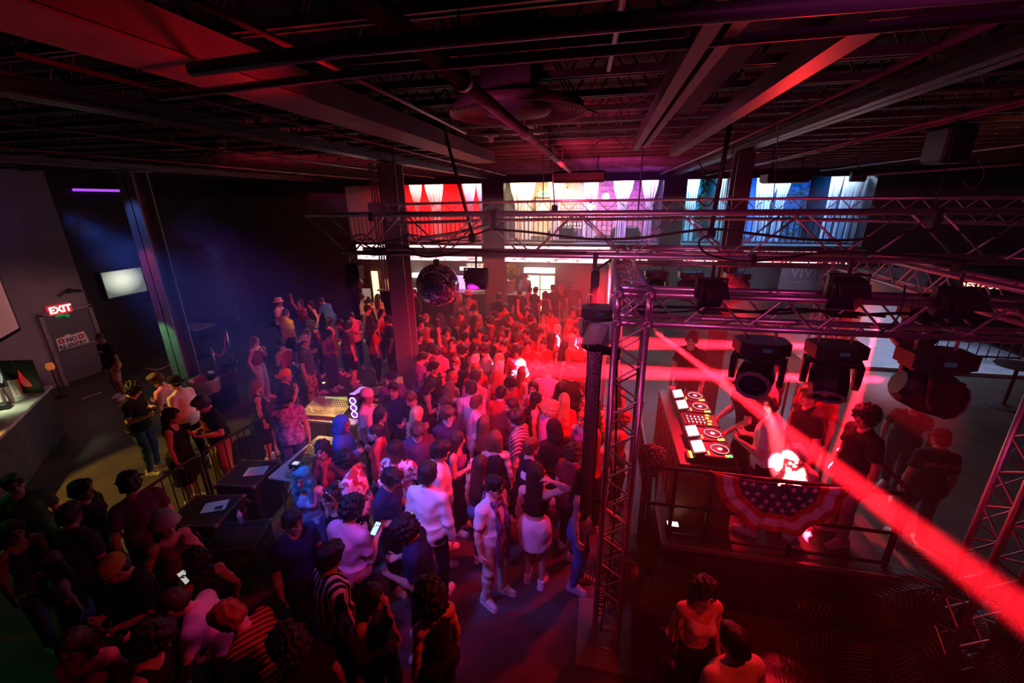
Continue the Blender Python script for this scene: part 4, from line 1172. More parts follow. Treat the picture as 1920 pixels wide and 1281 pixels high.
t2 = thing('support_post', 'wooden post beside the white wall, right of the banner', 'post', (at_y(1600, 540, 15.6).x + .25, 15.6, 0))
b = MB(); b.box((0, 0, 1.31), (.26, .26, 2.62), bev=.01); b.build('shaft', M_wood, t2)
b = MB(); b.box((0, 0, .06), (.34, .34, .12)); b.build('plinth', M_wood, t2)
wall('wall_right_white', at_y(1625, 540, 16.4).x, at_y(1735, 540, 16.4).x, 16.4, 16.55, 0, 2.64, M_wallW)
q = at_y(1848, 537, 15)
t = thing('restroom_sign', 'glowing RESTROOM lettering on the dark right wall', 'sign', q)
b = MB(); b.box((0, .05, 0), (1.25, .06, .36), bev=.02); b.build('backing', M_dark, t)
text_obj('lettering', 'RESTROOM', .24, glow('restroom_glow', (1, .42, .32), 2.6), frame((0, .015, 0), (1, 0, 0), (0, 0, 1)), t, bold=.006)
# steps with a white rail right
q = at_z(1880, 700, 0)
t = thing('metal_gate', 'dark barred metal gate on the bluish-lit floor at the right', 'gate', (11.0, 14.2, 0))
b = MB(); b.box((0, 0, 1.0), (2.2, .05, .05)); b.box((0, 0, .15), (2.2, .05, .05)); b.build('rails', M_black, t)
for k in range(9): b = MB(); b.cyl((-1.05 + k * .2625, 0, 0), (-1.05 + k * .2625, 0, 1.0), .016, n=6); b.build('bar', M_black, t)
# raised floor area right with a step edge, bluish light put into its colour
b = MB(); b.box((9.2, 15.2, .04), (6.4, 4.6, .08)); struct('floor_right_lit', b, mat('floor_lit', (.42, .44, .5), .45, noise=.2, nscale=4))
b = MB(); b.box((9.2, 12.88, .05), (6.4, .05, .1)); struct('trim_2', b, M_white)
# bar table right
q = at_z(1790, 690, 0.9)
for dx, lb in ((0, 'dark round bar table beyond the hanging spotlight at right'),):
    t = thing('bar_table', lb, 'table', (9.3, 10.9, 0))
    b = MB(); b.lathe([(0, 1.0), (.38, 1.0), (.4, 1.02), (.38, 1.04), (0, 1.04)], 24); b.build('tabletop', M_black, t, True)
    b = MB(); b.cyl((0, 0, .03), (0, 0, 1.0), .035); b.build('stem', M_black, t); b = MB(); b.lathe([(.3, 0), (.3, .02), (.05, .05), (0, .05)], 20); b.build('base', M_black, t)

# ------------------------------------------------------------------ left bar
A, B_ = at_z(0, 817, 1.1), at_z(98, 722, 1.1)
dv = (B_ - A).normalized(); nv = V((-dv.y, dv.x, 0))      # dv along the edge, nv towards the bartender side
if nv.x > 0: nv = -nv
O_ = B_
ang = atan2(-dv.y, -dv.x)
bar = thing('bar_counter', 'marbled bar counter with bright top at the left edge', 'counter', (O_.x, O_.y, 0), ang)
# local +x runs towards the camera along the edge, local y towards the bartender
inv = Matrix.Rotation(-ang, 3, 'Z')
ny = (inv @ nv).y; sgn = 1 if ny > 0 else -1
M_marble = mat('marble_top', (.55, .56, .47), .22, noise=.45, nscale=3.5)
b = MB(); b.box((2.2, sgn * .42, 1.07), (4.4, .85, .06), bev=.01); b.build('worktop', M_marble, bar)
b = MB(); b.box((2.2, sgn * .12, .52), (4.36, .1, 1.04)); b.box((.06, sgn * .42, .52), (.1, .7, 1.04)); b.build('front', mat('bar_front', (.05, .055, .05), .7, noise=.3), bar)
def on_bar(px, py, z=1.1): return at_z(px, py, z)
cups = [(10, 760), (24, 756), (31, 742), (40, 741)]
cb = MB()
cm = MB()
prof = [(0, .0), (.036, 0), (.036, .0)]
for k in range(14): prof += [(.037 + .0006 * k, .012 + k * .022), (.0345 + .0006 * k, .014 + k * .022)]
prof += [(.045, .33), (.046, .335), (0, .335)]
cm.lathe(prof, 16); cme = cm.mesh('cup_stack', [mat('cup_white', (.8, .72, .66), .5)], True)
lbs = ['stack of white paper cups nearest the camera on the left bar', 'stack of white cups, second from the camera on the left bar', 'stack of white cups, third from the camera on the left bar', 'stack of white cups by the menu stand on the left bar']
for (px, py), lb in zip(cups, lbs):
    o = bpy.data.objects.new('cup_stack', cme); COL.objects.link(o); o.location = on_bar(px, py) + V((0, 0, .001)); tag(o, lb, 'cups', 'stacks of paper cups')
def boxthing(name, label, cat, p, d, m, rz=ang, bev=.01):
    b = MB(); b.box((0, 0, d[2] / 2), d, bev=bev); o = b.build(name, m); o.location = p; o.rotation_euler = (0, 0, rz); return tag(o, label, cat)
boxthing('napkin_holder', 'black napkin holder beside the paper cups on the left bar', 'holder', on_bar(37, 752) + V((.12, -.28, .001)), (.2, .14, .1), M_dark)
boxthing('bar_caddy', 'green and white straw caddy at the left bar edge', 'holder', on_bar(27, 757) + V((.1, -.45, .001)), (.26, .16, .07), mat('caddy_green', (.15, .35, .25), .5))
t = thing('order_terminal', 'pale tilted order screen on the left bar', 'screen', on_bar(12, 722), ang + .3)
b = MB(); b.box((0, 0, .26), (.42, .03, .3), rot=(-.25, 0, 0), bev=.008); b.build('display', mat('terminal_pale', (.6, .68, .6), .4, emit=(.75, .9, .75), estr=.45), t)
b = MB(); b.box((0, .02, .06), (.08, .06, .12)); b.box((0, .02, .01), (.2, .16, .02)); b.build('stand', M_dark, t)
# menu stand: dark panel with curly white script and a red drop emblem
q = at_z(52, 738, 1.1)
t = thing('menu_stand', 'dark upright drink sign with red drop emblem on the left bar', 'sign', q, radians(15))
b = MB(); b.box((.02, 0, .36), (.62, .03, .7), bev=.005); b.build('board', mat('menu_black', (.02, .025, .02), .5), t)
b = MB(); b.box((-.3, -.005, .36), (.02, .045, .74)); b.build('edge_strip', M_steelL, t)
dr = MB(); dr.add([V((x, -.02, z)) for x, z in ((.02, .52), (-.02, .36), (-.03, .24), (.02, .16), (.1, .15), (.17, .17), (.14, .26), (.07, .38))], [tuple(range(8))])
o = dr.build('emblem', mat('drop_red', (.7, .02, .03), .5, emit=(1, .03, .03), estr=.25), t); o.modifiers.new('s', 'SOLIDIFY').thickness = .004
dr = MB(); dr.add([V((x, -.024, z)) for x, z in ((.055, .32), (.04, .2), (.06, .165), (.12, .165), (.1, .22))], [tuple(range(5))]); o = dr.build('emblem_highlight', M_white, t); o.modifiers.new('s', 'SOLIDIFY').thickness = .004
b = MB(); b.tube([(-.06, -.02, .68), (.0, -.02, .66), (-.03, -.02, .63), (.03, -.02, .61), (-.01, -.02, .58), (.05, -.02, .56)], .006, 5); b.build('script', M_white, t)
# orange light glass
q = at_x(96, 690, -11.7)
t = thing('lantern', 'small orange glowing lantern on the rope post near the exit', 'lamp', at_z(96, 693, .75))
b = MB(); b.lathe([(0, 0), (.06, 0), (.085, .05), (.085, .12), (.06, .17), (0, .17)], 14); b.build('shade', mat('lantern_orange', (.4, .1, .03), .5, emit=(1, .22, .06), estr=.35), t, True)
b = MB(); b.cyl((0, 0, -.72), (0, 0, 0), .014, n=8); b.cyl((0, 0, -.75), (0, 0, -.72), .12, n=16); b.build('stem', M_dark, t)
# stanchions and red rope
def stanchion(p, label, h=1.0):
    t = thing('stanchion', label, 'stanchion', p, group='rope stanchions')
    b = MB(); b.cyl((0, 0, .03), (0, 0, h - .03), .022, n=10); b.build('post', M_chrome, t, True)
    b = MB(); b.lathe([(0, 0), (.16, 0), (.16, .015), (.05, .04), (0, .04)], 20); b.build('base', M_chrome, t, True)
    b = MB(); b.sphere((0, 0, h), .035, 10, 8); b.build('finial', M_chrome, t, True)
    return t
s1 = at_z(437, 678, 0); s2 = V((-9.72, 8.4, 0))
stanchion(s1, 'chrome rope stanchion standing behind the long-haired person in pale jeans')
stanchion(V((-10.05, 8.7, 0)), 'chrome rope stanchion behind the left steel column')
b = MB(); a_, c_ = s1 + V((-.04, 0, .93)), V((-10.0, 8.66, .93))
b.tube([a_.lerp(c_, i / 16) - V((0, 0, .38 * sin(pi * i / 16) )) for i in range(17)], .02, 8)
tag(b.build('rope', mat('rope_red', (.65, .02, .05), .7, bump=.3), None, True), 'red velvet rope hung between the two chrome stanchions', 'rope')
for i, (px, py) in enumerate(((453, 620), (481, 600))):
    stanchion(at_z(px, py, 0), ('dim stanchion in the dark, left of the person in bucket hat', 'dim stanchion just behind the bucket-hat man')[i])
# trash bins by the column
def bin_(p, lb, m):
    t = thing('rubbish_bin', lb, 'bin', p)
    b = MB(); b.lathe([(0, 0), (.24, 0), (.29, .8), (.3, .82), (.27, .82), (.22, .05), (0, .05)], 20); b.build('barrel', M_dark, t, True)
    b = MB(); rng = random.Random(int(p.x * 100))
    b.lathe([(.275, .55), (.305, .6), (.312, .8), (.32, .87), (.29, .9), (.27, .84), (.22, .7), (0, .66)], 22)
    b.v = [(x + rng.uniform(-.012, .012), y + rng.uniform(-.012, .012), z + rng.uniform(-.02, .03)) for x, y, z in b.v]
    b.build('bin_liner', m, t, True)
bin_(at_z(398, 775, 0), 'rubbish bin with pale crumpled liner beside the left column', mat('liner_pale', (.3, .34, .3), .25))
bin_(at_z(430, 757, 0), 'rubbish bin with shiny black liner right of the left column', mat('liner_black', (.03, .02, .025), .15, spec=.9))
# bar stool + floor tape marks on the left
t = thing('bar_table', 'dark square high table by the left wall behind the column', 'table', (-12.3, 10.3, 0))
b = MB(); b.box((0, 0, 1.02), (.75, .75, .04)); b.build('tabletop', M_steelL, t); b = MB(); b.cyl((0, 0, 0), (0, 0, 1.0), .03); b.box((0, 0, .015), (.5, .5, .03)); b.build('pedestal', M_dark, t)
for i, ((a, b_), (c, d), lb) in enumerate((((154, 749), (191, 735), 'short white tape strip on the floor in front of the security guard'), ((272, 690), (295, 694), 'pinkish tape line on the floor left of the column'), ((295, 694), (331, 680), 'pink tape line on the floor meeting the column base'), ((111, 724), (128, 722), 'short pink tape mark by the exit door'))):
    p, q = at_z(a, b_, .004), at_z(c, d, .004); m_ = MB(); L = (q - p).length
    m_.box((0, 0, 0), (L, .05, .004)); o = m_.build('floor_tape', mat('tape_white', (.75, .72, .62), .6)); o.location = (p + q) / 2; o.rotation_euler = (0, 0, atan2(q.y - p.y, q.x - p.x)); tag(o, lb, 'tape')
# ================================================================== truss rig
def chord_box(centers, r=.025):   # centers: list of polylines -> separate chord meshes
    out = []
    for pl in centers:
        b = MB(); b.tube(pl, r, 12); out.append(b)
    return out
def brace_run(b, p, q, n, r=.009, flip=False):
    """zigzag of bars between the two polylines p and q (same parameter)"""
    def at(pl, t):
        k = t * (len(pl) - 1); i = min(int(k), len(pl) - 2); return V(pl[i]).lerp(V(pl[i + 1]), k - i)
    for k in range(n):
        t0, t1, t2 = k / n, (k + .5) / n, (k + 1) / n
        A, B = (p, q) if not flip else (q, p)
        b.cyl(at(A, t0), at(B, t1), r, n=6, caps=False); b.cyl(at(B, t1), at(A, t2), r, n=6, caps=False)
def truss(name, label, path, w, h, nb, vert=False, r=.025, br=.009, group=None, cat='truss', side=None, ends=True):
    """path: centre polyline; box of width w and height h"""
    o = thing(name, label, cat, path[0], group=group)
    P = [V(p) - V(path[0]) for p in path]
    L = []
    for i, p in enumerate(P):
        d = (P[min(i + 1, len(P) - 1)] - P[max(i - 1, 0)]).normalized()
        if vert: s_, u = V((1, 0, 0)), V((0, 1, 0))
        else: u = V((0, 0, 1)); s_ = d.cross(u).normalized()
        L.append((p, s_, u))
    ch = {}
    for a in (-1, 1):
        for c in (-1, 1):
            ch[a, c] = [p + s_ * (a * w / 2) + u * (c * h / 2) for p, s_, u in L]
    for kk, pl in ch.items():
        b = MB(); b.tube(pl, r, 12); b.build('chord', M_alu, o, True)
    b = MB()
    brace_run(b, ch[-1, -1], ch[-1, 1], nb, br); brace_run(b, ch[1, -1], ch[1, 1], nb, br, True)
    brace_run(b, ch[-1, 1], ch[1, 1], nb, br); brace_run(b, ch[-1, -1], ch[1, -1], nb, br, True)
    b.build('bracing', M_alu, o, True)
    b = MB()
    if ends:
        for e in (0, -1):
            c = [ch[-1, -1][e], ch[1, -1][e], ch[1, 1][e], ch[-1, 1][e]]
            for i in range(4): b.cyl(c[i], c[(i + 1) % 4], br * 1.1, n=6)
            for x in c:
                d = (ch[-1, -1][0] - ch[-1, -1][1]).normalized() * (1 if e == 0 else -1)
                b.cyl(x - d * .005, x + d * .012, r * 1.25, n=14)
        b.build('end_frame', M_alu, o, True)
    return o
S = .24
T1, T2, T3, T4 = (.27, 3.52), (3.36, 3.52), (.27, 6.95), (3.36, 6.95)
def tower(p, label, top=3.68):
    o = truss('truss_tower', label, [(p[0], p[1], .03), (p[0], p[1], top)], S, S, 11, vert=True, group='stage truss towers')
    return o
tower(T1, 'front left truss tower standing on a plate beside the stage')
tower(T2, 'front right truss tower at the right edge of the picture')
tower(T3, 'back left truss tower hidden behind the front left one')
tower(T4, 'back right truss tower behind the hanging moving lights')
M_plate = mat('base_plate', (.28, .16, .14), .45, noise=.15)
for p, lb in ((T1, 'square steel base plate under the front left truss tower'), (T2, 'square steel base plate under the front right truss tower'), (T3, 'square steel base plate under the back left truss tower'), (T4, 'square steel base plate under the back right truss tower')):
    b = MB(); b.box((p[0] + .08, p[1] + .06, .012), (.78, .82, .024), bev=.005); tag(b.build('base_plate', M_plate), lb, 'plate')
def corner(p, lb):
    o = thing('truss_corner', lb, 'truss corner', (p[0], p[1], 3.82), group='truss corner blocks')
    b = MB(); k = S / 2
    for x in (-k, k):
        for y in (-k, k): b.cyl((x, y, -.125), (x, y, .12), .025, n=12)
    for z in (-S / 2, S / 2):
        for a in (-k, k): b.cyl((-k, a, z), (k, a, z), .025, n=12); b.cyl((a, -k, z), (a, k, z), .025, n=12)
    for x in (-k, k):
        for y in (-k, k): b.sphere((x, y, S / 2), .03, 12, 8)
    b.build('frame', M_alu, o, True)
    b = MB()
    for x in (-k, k): b.cyl((x, -k, -k), (x, k, k), .009, n=6)
    for y in (-k, k): b.cyl((-k, y, -k), (k, y, k), .009, n=6); b.cyl((k, y, -k), (-k, y, k), .009, n=6)
    b.build('bracing', M_alu, o, True)
    b = MB()
    for x in (-k, k):
        for z in (-k, k): b.lathe([(.0, 0), (.012, 0), (.012, .006), (.033, .006), (.033, -.01)], 14, (x, -k - .028, z), rot=Euler((pi / 2, 0, 0)).to_matrix())
    b.build('connector', mat('connector_steel', (.5, .48, .5), .4, metal=.6), o, True)
for p, lb in ((T1, 'truss corner block on top of the front left tower'), (T2, 'truss corner block on top of the front right tower'), (T3, 'truss corner block on top of the back left tower'), (T4, 'truss corner block on top of the back right tower')): corner(p, lb)
e = .145
truss('stage_truss', 'front stage truss carrying the hanging moving lights', [(T1[0] + e, T1[1], 3.82), (T2[0] - e, T2[1], 3.82)], S, S, 6, group=None)
truss('stage_truss', 'left stage truss running back from the front left tower', [(T1[0], T1[1] + e, 3.82), (T3[0], T3[1] - e, 3.82)], S, S, 7)
truss('stage_truss', 'back stage truss below the LED strips', [(T3[0] + e, T3[1], 3.82), (T4[0] - e, T4[1], 3.82)], S, S, 6)
truss('stage_truss', 'right stage truss running back from the front right tower', [(T2[0], T2[1] + e, 3.82), (T4[0], T4[1] - e, 3.82)], S, S, 7)
# big truss slung across the whole picture, upper chord longer on the left
big = thing('main_truss', 'long heavy truss slung across the room above the stage rig', 'truss', (0, 5.0, 4.27))
xa, xb = -3.78, 5.6
for nm, x0, y, z, r in (('u', xa, 0, .235, .03), ('l', xa + .45, 0, -.235, .03), ('ub', xa + .2, .46, .235, .026), ('lb', xa + .5, .46, -.235, .026)):
    b = MB(); b.tube([(x0, y, z), ((x0 + xb) / 2, y, z), (xb, y, z)], r, 14); b.build('chord', M_alu, big, True)
b = MB()
for k in range(8):
    x0 = xa + .02 + k * 1.16
    for y, f in ((0, 1), (.46, 1)):
        b.cyl((x0, y, .225), (x0 + .5, y, -.225), .011, n=6); b.cyl((x0 + .62, y, -.225), (x0 + 1.1, y, .225), .011, n=6)
    b.cyl((x0 + .25, 0, .235), (x0 + .75, .46, .235), .01, n=6); b.cyl((x0 + .75, .46, .235), (x0 + 1.3, 0, .235), .01, n=6)
    b.cyl((x0 + .5, 0, -.235), (x0 + .9, .46, -.235), .01, n=6); b.cyl((x0 + .9, .46, -.235), (x0 + 1.4, 0, -.235), .01, n=6)
b.build('bracing', M_alu, big, True)
far = truss('back_truss', 'slim curved truss hanging behind the long main truss', [(-3.3, 6.3, 4.48), (-2.2, 6.75, 4.49), (-.8, 7.05, 4.5), (.8, 7.2, 4.5), (2.4, 7.0, 4.5), (3.8, 6.5, 4.49), (5.0, 5.8, 4.48)], .26, .28, 16, r=.02, br=.006)
# loose pole lying through the main truss
b = MB(); b.tube([at_y(784, 449, 5.12), at_y(860, 436, 5.6), at_y(934, 418, 6.3)], .024, 10); tag(b.build('pole', M_alu, None, True), 'loose bright pole lying through the left part of the main truss', 'pole')
# suspension poles to the ceiling
for (a, c, lb, r) in (((886, 441, 5.22), (838, 262, 5.22), 'black leaning pole holding up the main truss above the mirror ball', .02), ((1333, 433, 5.22), (1379, 175, 5.22), 'black leaning pole holding up the main truss right of the middle', .026), ((1040, 387, 6.9), (1036, 330, 6.9), 'thin black rod above the back truss', .01)):
    p, q = at_y(*a), at_y(*c); q = p + (q - p) * min(1.0, (5.49 - p.z) / (q.z - p.z)) if q.z > 5.49 else q
    q = p + (q - p) * ((5.5 - p.z) / (q.z - p.z))
    t = thing('hanging_pole', lb, 'pole', p)
    b = MB(); b.cyl((0, 0, 0), q - p, r, n=10); b.build('pole', M_dark, t, True)
    b = MB(); b.box((0, 0, -.03), (.09, .09, .1), bev=.01); b.build('clamp', M_dark, t)
for x, y, lb in ((-2.7, 5.46, 'thin drop rod on the left half of the main truss'), (-.95, 6.95, 'thin drop rod over the bright lounge'), (.4, 5.46, 'thin drop rod above the middle of the main truss'), (1.75, 7.05, 'thin drop rod beside the right steel column'), (3.4, 5.46, 'thin drop rod on the right half of the main truss')):
    b = MB(); zz = 4.53 if y < 6 else 4.64
    b.cyl((x, y, zz), (x, y, 5.5), .008, n=6); tag(b.build('drop_rod', M_dark), lb, 'rod')
# black straps round the main truss
def strap(px, py0, py1, Y, label, w=.05):
    p, q = at_y(px, py0, Y), at_y(px, py1, Y); b = MB(); b.box((0, 0, 0), (w, .1, p.z - q.z), bev=.01); o = b.build('truss_strap', M_rubber); o.location = (p + q) / 2; tag(o, label, 'strap')
strap(926, 394, 430, 4.98, 'black strap round the main truss above the second spotlight')
strap(1116, 474, 502, 4.98, 'black strap on the lower chord left of the front tower')
strap(1411, 477, 498, 4.98, 'black strap on the lower chord right of the column')
strap(1752, 390, 436, 4.98, 'black strap on the upper chord far right', .07)
strap(1796, 486, 512, 4.98, 'black strap on the lower chord far right')
strap(697, 398, 415, 4.98, 'black strap on the upper chord near its left end')
# cables swagged through the truss
rng = random.Random(21)
def cable(pts, r, label, m=None):
    # smooth through control points
    P = [V(p) for p in pts]; out = []
    for i in range(len(P) - 1):
        p0, p1, p2, p3 = P[max(i - 1, 0)], P[i], P[i + 1], P[min(i + 2, len(P) - 1)]
        for k in range(8):
            t = k / 8
            out.append(.5 * ((2 * p1) + (p2 - p0) * t + (2 * p0 - 5 * p1 + 4 * p2 - p3) * t * t + (3 * p1 - p0 - 3 * p2 + p3) * t ** 3))
    out.append(P[-1])
    b = MB(); b.tube(out, r, 7); return tag(b.build('cable', m or M_rubber, None, True), label, 'cable')
cy = lambda *a: [at_y(x, y, Y) for x, y, Y in a]
cable(cy((925, 430, 4.9), (1000, 436, 4.9), (1100, 448, 4.9), (1200, 446, 4.9), (1325, 430, 4.9), (1400, 437, 4.9), (1500, 448, 4.9), (1600, 450, 4.9), (1700, 436, 4.9), (1740, 432, 4.9), (1850, 440, 4.9), (1915, 450, 4.9)), .014, 'thick black cable swagged along the whole main truss')
cable(cy((655, 468, 4.93), (700, 478, 4.93), (760, 474, 4.93), (800, 482, 4.93), (850, 476, 4.93), (880, 470, 4.93), (950, 472, 4.93), (1100, 474, 4.93)), .011, 'black cable lying on the lower chord at the left')
cable(cy((1330, 440, 4.92), (1310, 455, 4.92), (1330, 478, 4.92), (1400, 490, 4.92), (1480, 482, 4.92), (1560, 472, 4.92), (1640, 475, 4.92), (1735, 482, 4.92), (1830, 490, 4.92)), .012, 'black cable drooping over the right half of the lower chord')
cable(cy((640, 445, 5.2), (690, 458, 5.2), (740, 450, 5.2), (790, 455, 5.2), (860, 448, 5.2), (926, 428, 5.0)), .01, 'black cable bundle inside the left end of the main truss')
cable(cy((642, 452, 5.3), (680, 440, 5.3), (720, 462, 5.3), (770, 440, 5.3), (840, 460, 5.3), (900, 452, 5.3)), .008, 'thin tangled cable inside the left end of the main truss')
cable(cy((650, 470, 5.1), (672, 455, 5.1), (710, 470, 5.1), (742, 460, 5.1), (778, 470, 5.1)), .012, 'coiled cable at the left end of the main truss')
cable(cy((1180, 575, 3.52), (1300, 577, 3.52), (1400, 585, 3.52), (1500, 580, 3.52), (1600, 590, 3.52), (1700, 588, 3.52), (1850, 598, 3.52)), .012, 'black power cable lying in the front stage truss')
cable(cy((1180, 583, 3.5), (1250, 586, 3.5), (1350, 580, 3.5), (1450, 588, 3.5), (1560, 583, 3.5), (1660, 594, 3.5)), .009, 'second thinner cable lying in the front stage truss')
cable(cy((1697, 535, 3.38), (1692, 570, 3.38), (1680, 600, 3.36), (1660, 618, 3.36), (1650, 626, 3.36)), .006, 'thin cable dangling from the front stage truss with a plug')
cable([(T1[0] - .1, T1[1] + .1, 3.6), (T1[0] - .05, T1[1], 2.6), (T1[0], T1[1] + .05, 1.4), (T1[0] - .05, T1[1], .1)], .01, 'black cable running down inside the front left tower')
cable(cy((1308, 300, 6.5), (1325, 340, 6.5), (1310, 375, 6.5), (1330, 385, 6.5), (1345, 352, 6.5), (1320, 330, 6.5)), .009, 'looped cable hanging in front of the narrow blue bay')
cable(cy((1835, 300, 6.4), (1845, 330, 6.4), (1820, 355, 6.4), (1805, 335, 6.4)), .005, 'thin wire loop hanging at the right under the ceiling', M_pipe)
cable(cy((1455, 185, 4.2), (1458, 260, 5), (1453, 330, 6), (1450, 380, 6.6)), .006, 'thin wire hanging from the ceiling right of the column')

# ------------------------------------------------------------------ fixtures
def hook(b, x, y, z):
    b.tube([(x - .02, y, z - .1), (x - .022, y, z - .03), (x, y, z + .03), (x + .03, y, z + .02), (x + .034, y, z - .03)], .011, 8)
M_lens = mat('lens_glass', (.05, .03, .09), .05, spec=1.0, metal=.35)  # violet base colour stands in for purple reflections in the glass
M_fix = mat('fixture_black', (.035, .033, .03), .38, bump=.05, spec=.5)
M_fixg = mat('fixture_grey', (.16, .15, .13), .45)
def moving_head(p, label, yaw, tilt, s=1.0, lens=None, body=M_fix):
    """p: point under the truss chord where it is clamped; hangs down"""
    o = thing('moving_light', label, 'stage light', p, group='hanging moving lights')
    b = MB()
    for x in (-.13, .13): hook(b, x * s, 0, .02)
    b.build('hook_clamp', mat('hook_metal', (.75, .6, .5), .35, metal=.6), o, True)
    b = MB(); n = 10
    pr = [(-.21, -.11), (-.1, -.15), (.1, -.15), (.21, -.11), (.22, .1), (.12, .15), (-.12, .15), (-.22, .1)]
    b.prism([(x * s, y * s) for x, y in pr], -.20 * s, -.09 * s); b.prism([(x * s * .85, y * s * .85) for x, y in pr], -.23 * s, -.20 * s)
    bs = b.build('base', M_fix, o)
    b = MB(); b.box((0, -.152 * s, -.145 * s), (.075 * s, .006, .035 * s)); b.build('display', mat('fixture_display', (.02, .02, .03), .3, emit=(.15, .18, .5), estr=.06), bs)
    yk = empty('yoke', (0, 0, -.23 * s), yaw); yk.parent = o
    b = MB()
    b.box((0, 0, -.03 * s), (.40 * s, .14 * s, .06 * s), bev=.015)
    for x in (-1, 1):
        b.prism([(-.1 * s, -.03 * s), (.1 * s, -.03 * s), (.085 * s, -.2 * s), (.04 * s, -.27 * s), (-.04 * s, -.27 * s), (-.085 * s, -.2 * s)], x * .2 * s - .025 * s, x * .2 * s + .025 * s, M=Matrix(((0, 0, 1), (1, 0, 0), (0, 1, 0))).to_3x3())
    me = b.mesh('yoke', [body])
    bpy.data.objects.remove(yk)
    yk = bpy.data.objects.new('yoke', me); COL.objects.link(yk); yk.parent = o; yk.location = (0, 0, -.23 * s); yk.rotation_euler = (0, 0, yaw)
    # head: axis -z local before tilt
    hb = MB()
    hb.lathe([(0, .2), (.1, .2), (.14, .15), (.158, .02), (.158, -.08), (.15, -.14), (.146, -.2), (.125, -.2), (.122, -.15), (0, -.15)], 10)
    hb.v = [(x * s, y * s, z * s) for x, y, z in hb.v]
    h = bpy.data.objects.new('lamp_head', hb.mesh('lamp_head', [body])); COL.objects.link(h); h.parent = o
    h.location = (0, 0, -.43 * s); h.rotation_euler = Euler((tilt, 0, yaw), 'XYZ')
    lb = MB(); lb.lathe([(0, -.185), (.05, -.18), (.1, -.168), (.12, -.152)], 20); lb.v = [(x * s, y * s, z * s) for x, y, z in lb.v]
    rb = MB(); rb.lathe([(.118, -.19), (.118, -.206), (.15, -.206), (.152, -.19)], 10); rb.v = [(x * s, y * s, z * s) for x, y, z in rb.v]
    r_ = bpy.data.objects.new('bezel', rb.mesh('bezel', [M_steelL])); COL.objects.link(r_); r_.parent = h
    l = bpy.data.objects.new('lens', lb.mesh('lens', [lens or M_lens], True)); COL.objects.link(l); l.parent = h
    return o
MH1 = V((1.25, 3.40, 3.69)); MH2 = V((1.76, 3.40, 3.69)); MH3 = V((2.40, 3.40, 3.68))
lens_red = glow('lens_red', (1, .05, .06), 3.0)
moving_head(MH1, 'moving light with a big glassy lens hanging left of three on the front truss', radians(-24), radians(-76), .84)
moving_head(MH2, 'dark moving light hanging in the middle of three on the front truss', radians(160), radians(40), .82)
moving_head(MH3, 'dark moving light turned sideways hanging right of three on the front truss', radians(-96), radians(72), .94, lens_red)
moving_head(V((.02, 4.35, 3.68)), 'green-lit moving light hanging on the left stage truss behind the tower', radians(-30), radians(-40), .9, body=mat('fixture_green_lit', (.3, .34, .28), .4))  # green light on it is put into the body colour
moving_head(V((.85, 6.83, 3.67)), 'small moving light hanging left on the back stage truss', radians(0), radians(30), .8)
moving_head(V((1.35, 6.83, 3.67)), 'small moving light, second from left on the back stage truss', radians(40), radians(30), .8)
moving_head(V((2.0, 6.83, 3.67)), 'small moving light, third from left on the back stage truss', radians(-40), radians(30), .8)
moving_head(V((3.24, 4.9, 3.67)), 'moving light hanging on the right stage truss', radians(80), radians(50), .9, lens_red)
def par_box(p, label, rz=0, w=.26, h=.24, tilt=.5, lit=None):
    o = thing('flood_light', label, 'stage light', p, rz, group='flood lights on the truss')
    b = MB(); b.box((0, 0, 0), (w, .12, h), rot=(tilt, 0, 0), bev=.02)
    for k in range(6): b.box((-w * .4 + k * w * .16, .08, 0), (.01, .06, h * .8), rot=(tilt, 0, 0))
    b.build('housing', M_fix, o)
    R = Euler((tilt, 0, 0)).to_matrix()
    b = MB(); b.box(R @ V((0, -.063, 0)), (w * .86, .008, h * .8), rot=R); b.build('front_glass', lit or M_lens, o)
    b = MB()
    for x in (-1, 1): b.box((x * (w / 2 + .015), 0, h * .2), (.012, .05, h * .7))
    b.box((0, 0, h * .55), (w + .05, .05, .012)); b.cyl((0, 0, h * .55), (0, 0, h * .55 + .1), .012); b.build('bracket', M_fix, o)
    b = MB()
    for s_ in (-1, 1): b.box(R @ V((0, -.11, s_ * h * .48)), (w * .9, .1, .006), rot=Euler((tilt + s_ * .5, 0, 0)).to_matrix())
    b.build('barn_door', M_fix, o)
    return o
par_box((.82, 3.37, 3.97), 'square flood light on the front truss above the left moving light', .1, .18, .2)
par_box((1.71, 3.37, 4.0), 'square flood light on the front truss above the middle moving light', -.1, .2, .24)
par_box((2.38, 3.37, 3.95), 'square flood light on the front truss above the right moving light', 0, .22, .2)
# LED par with round lenses hung on the left end of the main truss
o = thing('par_light', 'round-lensed LED par hung below the left end of the main truss', 'stage light', (-3.2, 5.0, 3.98))
b = MB(); hook(b, 0, 0, .02); b.box((0, 0, -.1), (.18, .03, .02)); b.build('hook_clamp', MATS['hook_metal'], o, True)
b = MB(); b.lathe([(0, .1), (.08, .1), (.11, .05), (.115, -.06), (.1, -.07), (0, -.065)], 16, (0, -.02, -.33), rot=Euler((radians(60), 0, radians(10))).to_matrix()); b.box((.0, .04, -.2), (.2, .14, .22), bev=.02); b.build('housing', M_fix, o, False)
R = Euler((radians(60), 0, radians(10))).to_matrix()
b = MB()
for k in range(6):
    c = R @ V((.065 * cos(k * pi / 3), .065 * sin(k * pi / 3), -.072)) + V((0, -.02, -.33))
    b.lathe([(.026, 0), (.026, -.006), (.02, -.008), (.018, 0)], 12, c, rot=R)
b.build('led_ring', mat('led_ring', (.6, .5, .65), .3, emit=(.7, .35, .8), estr=.9), o)
b = MB()
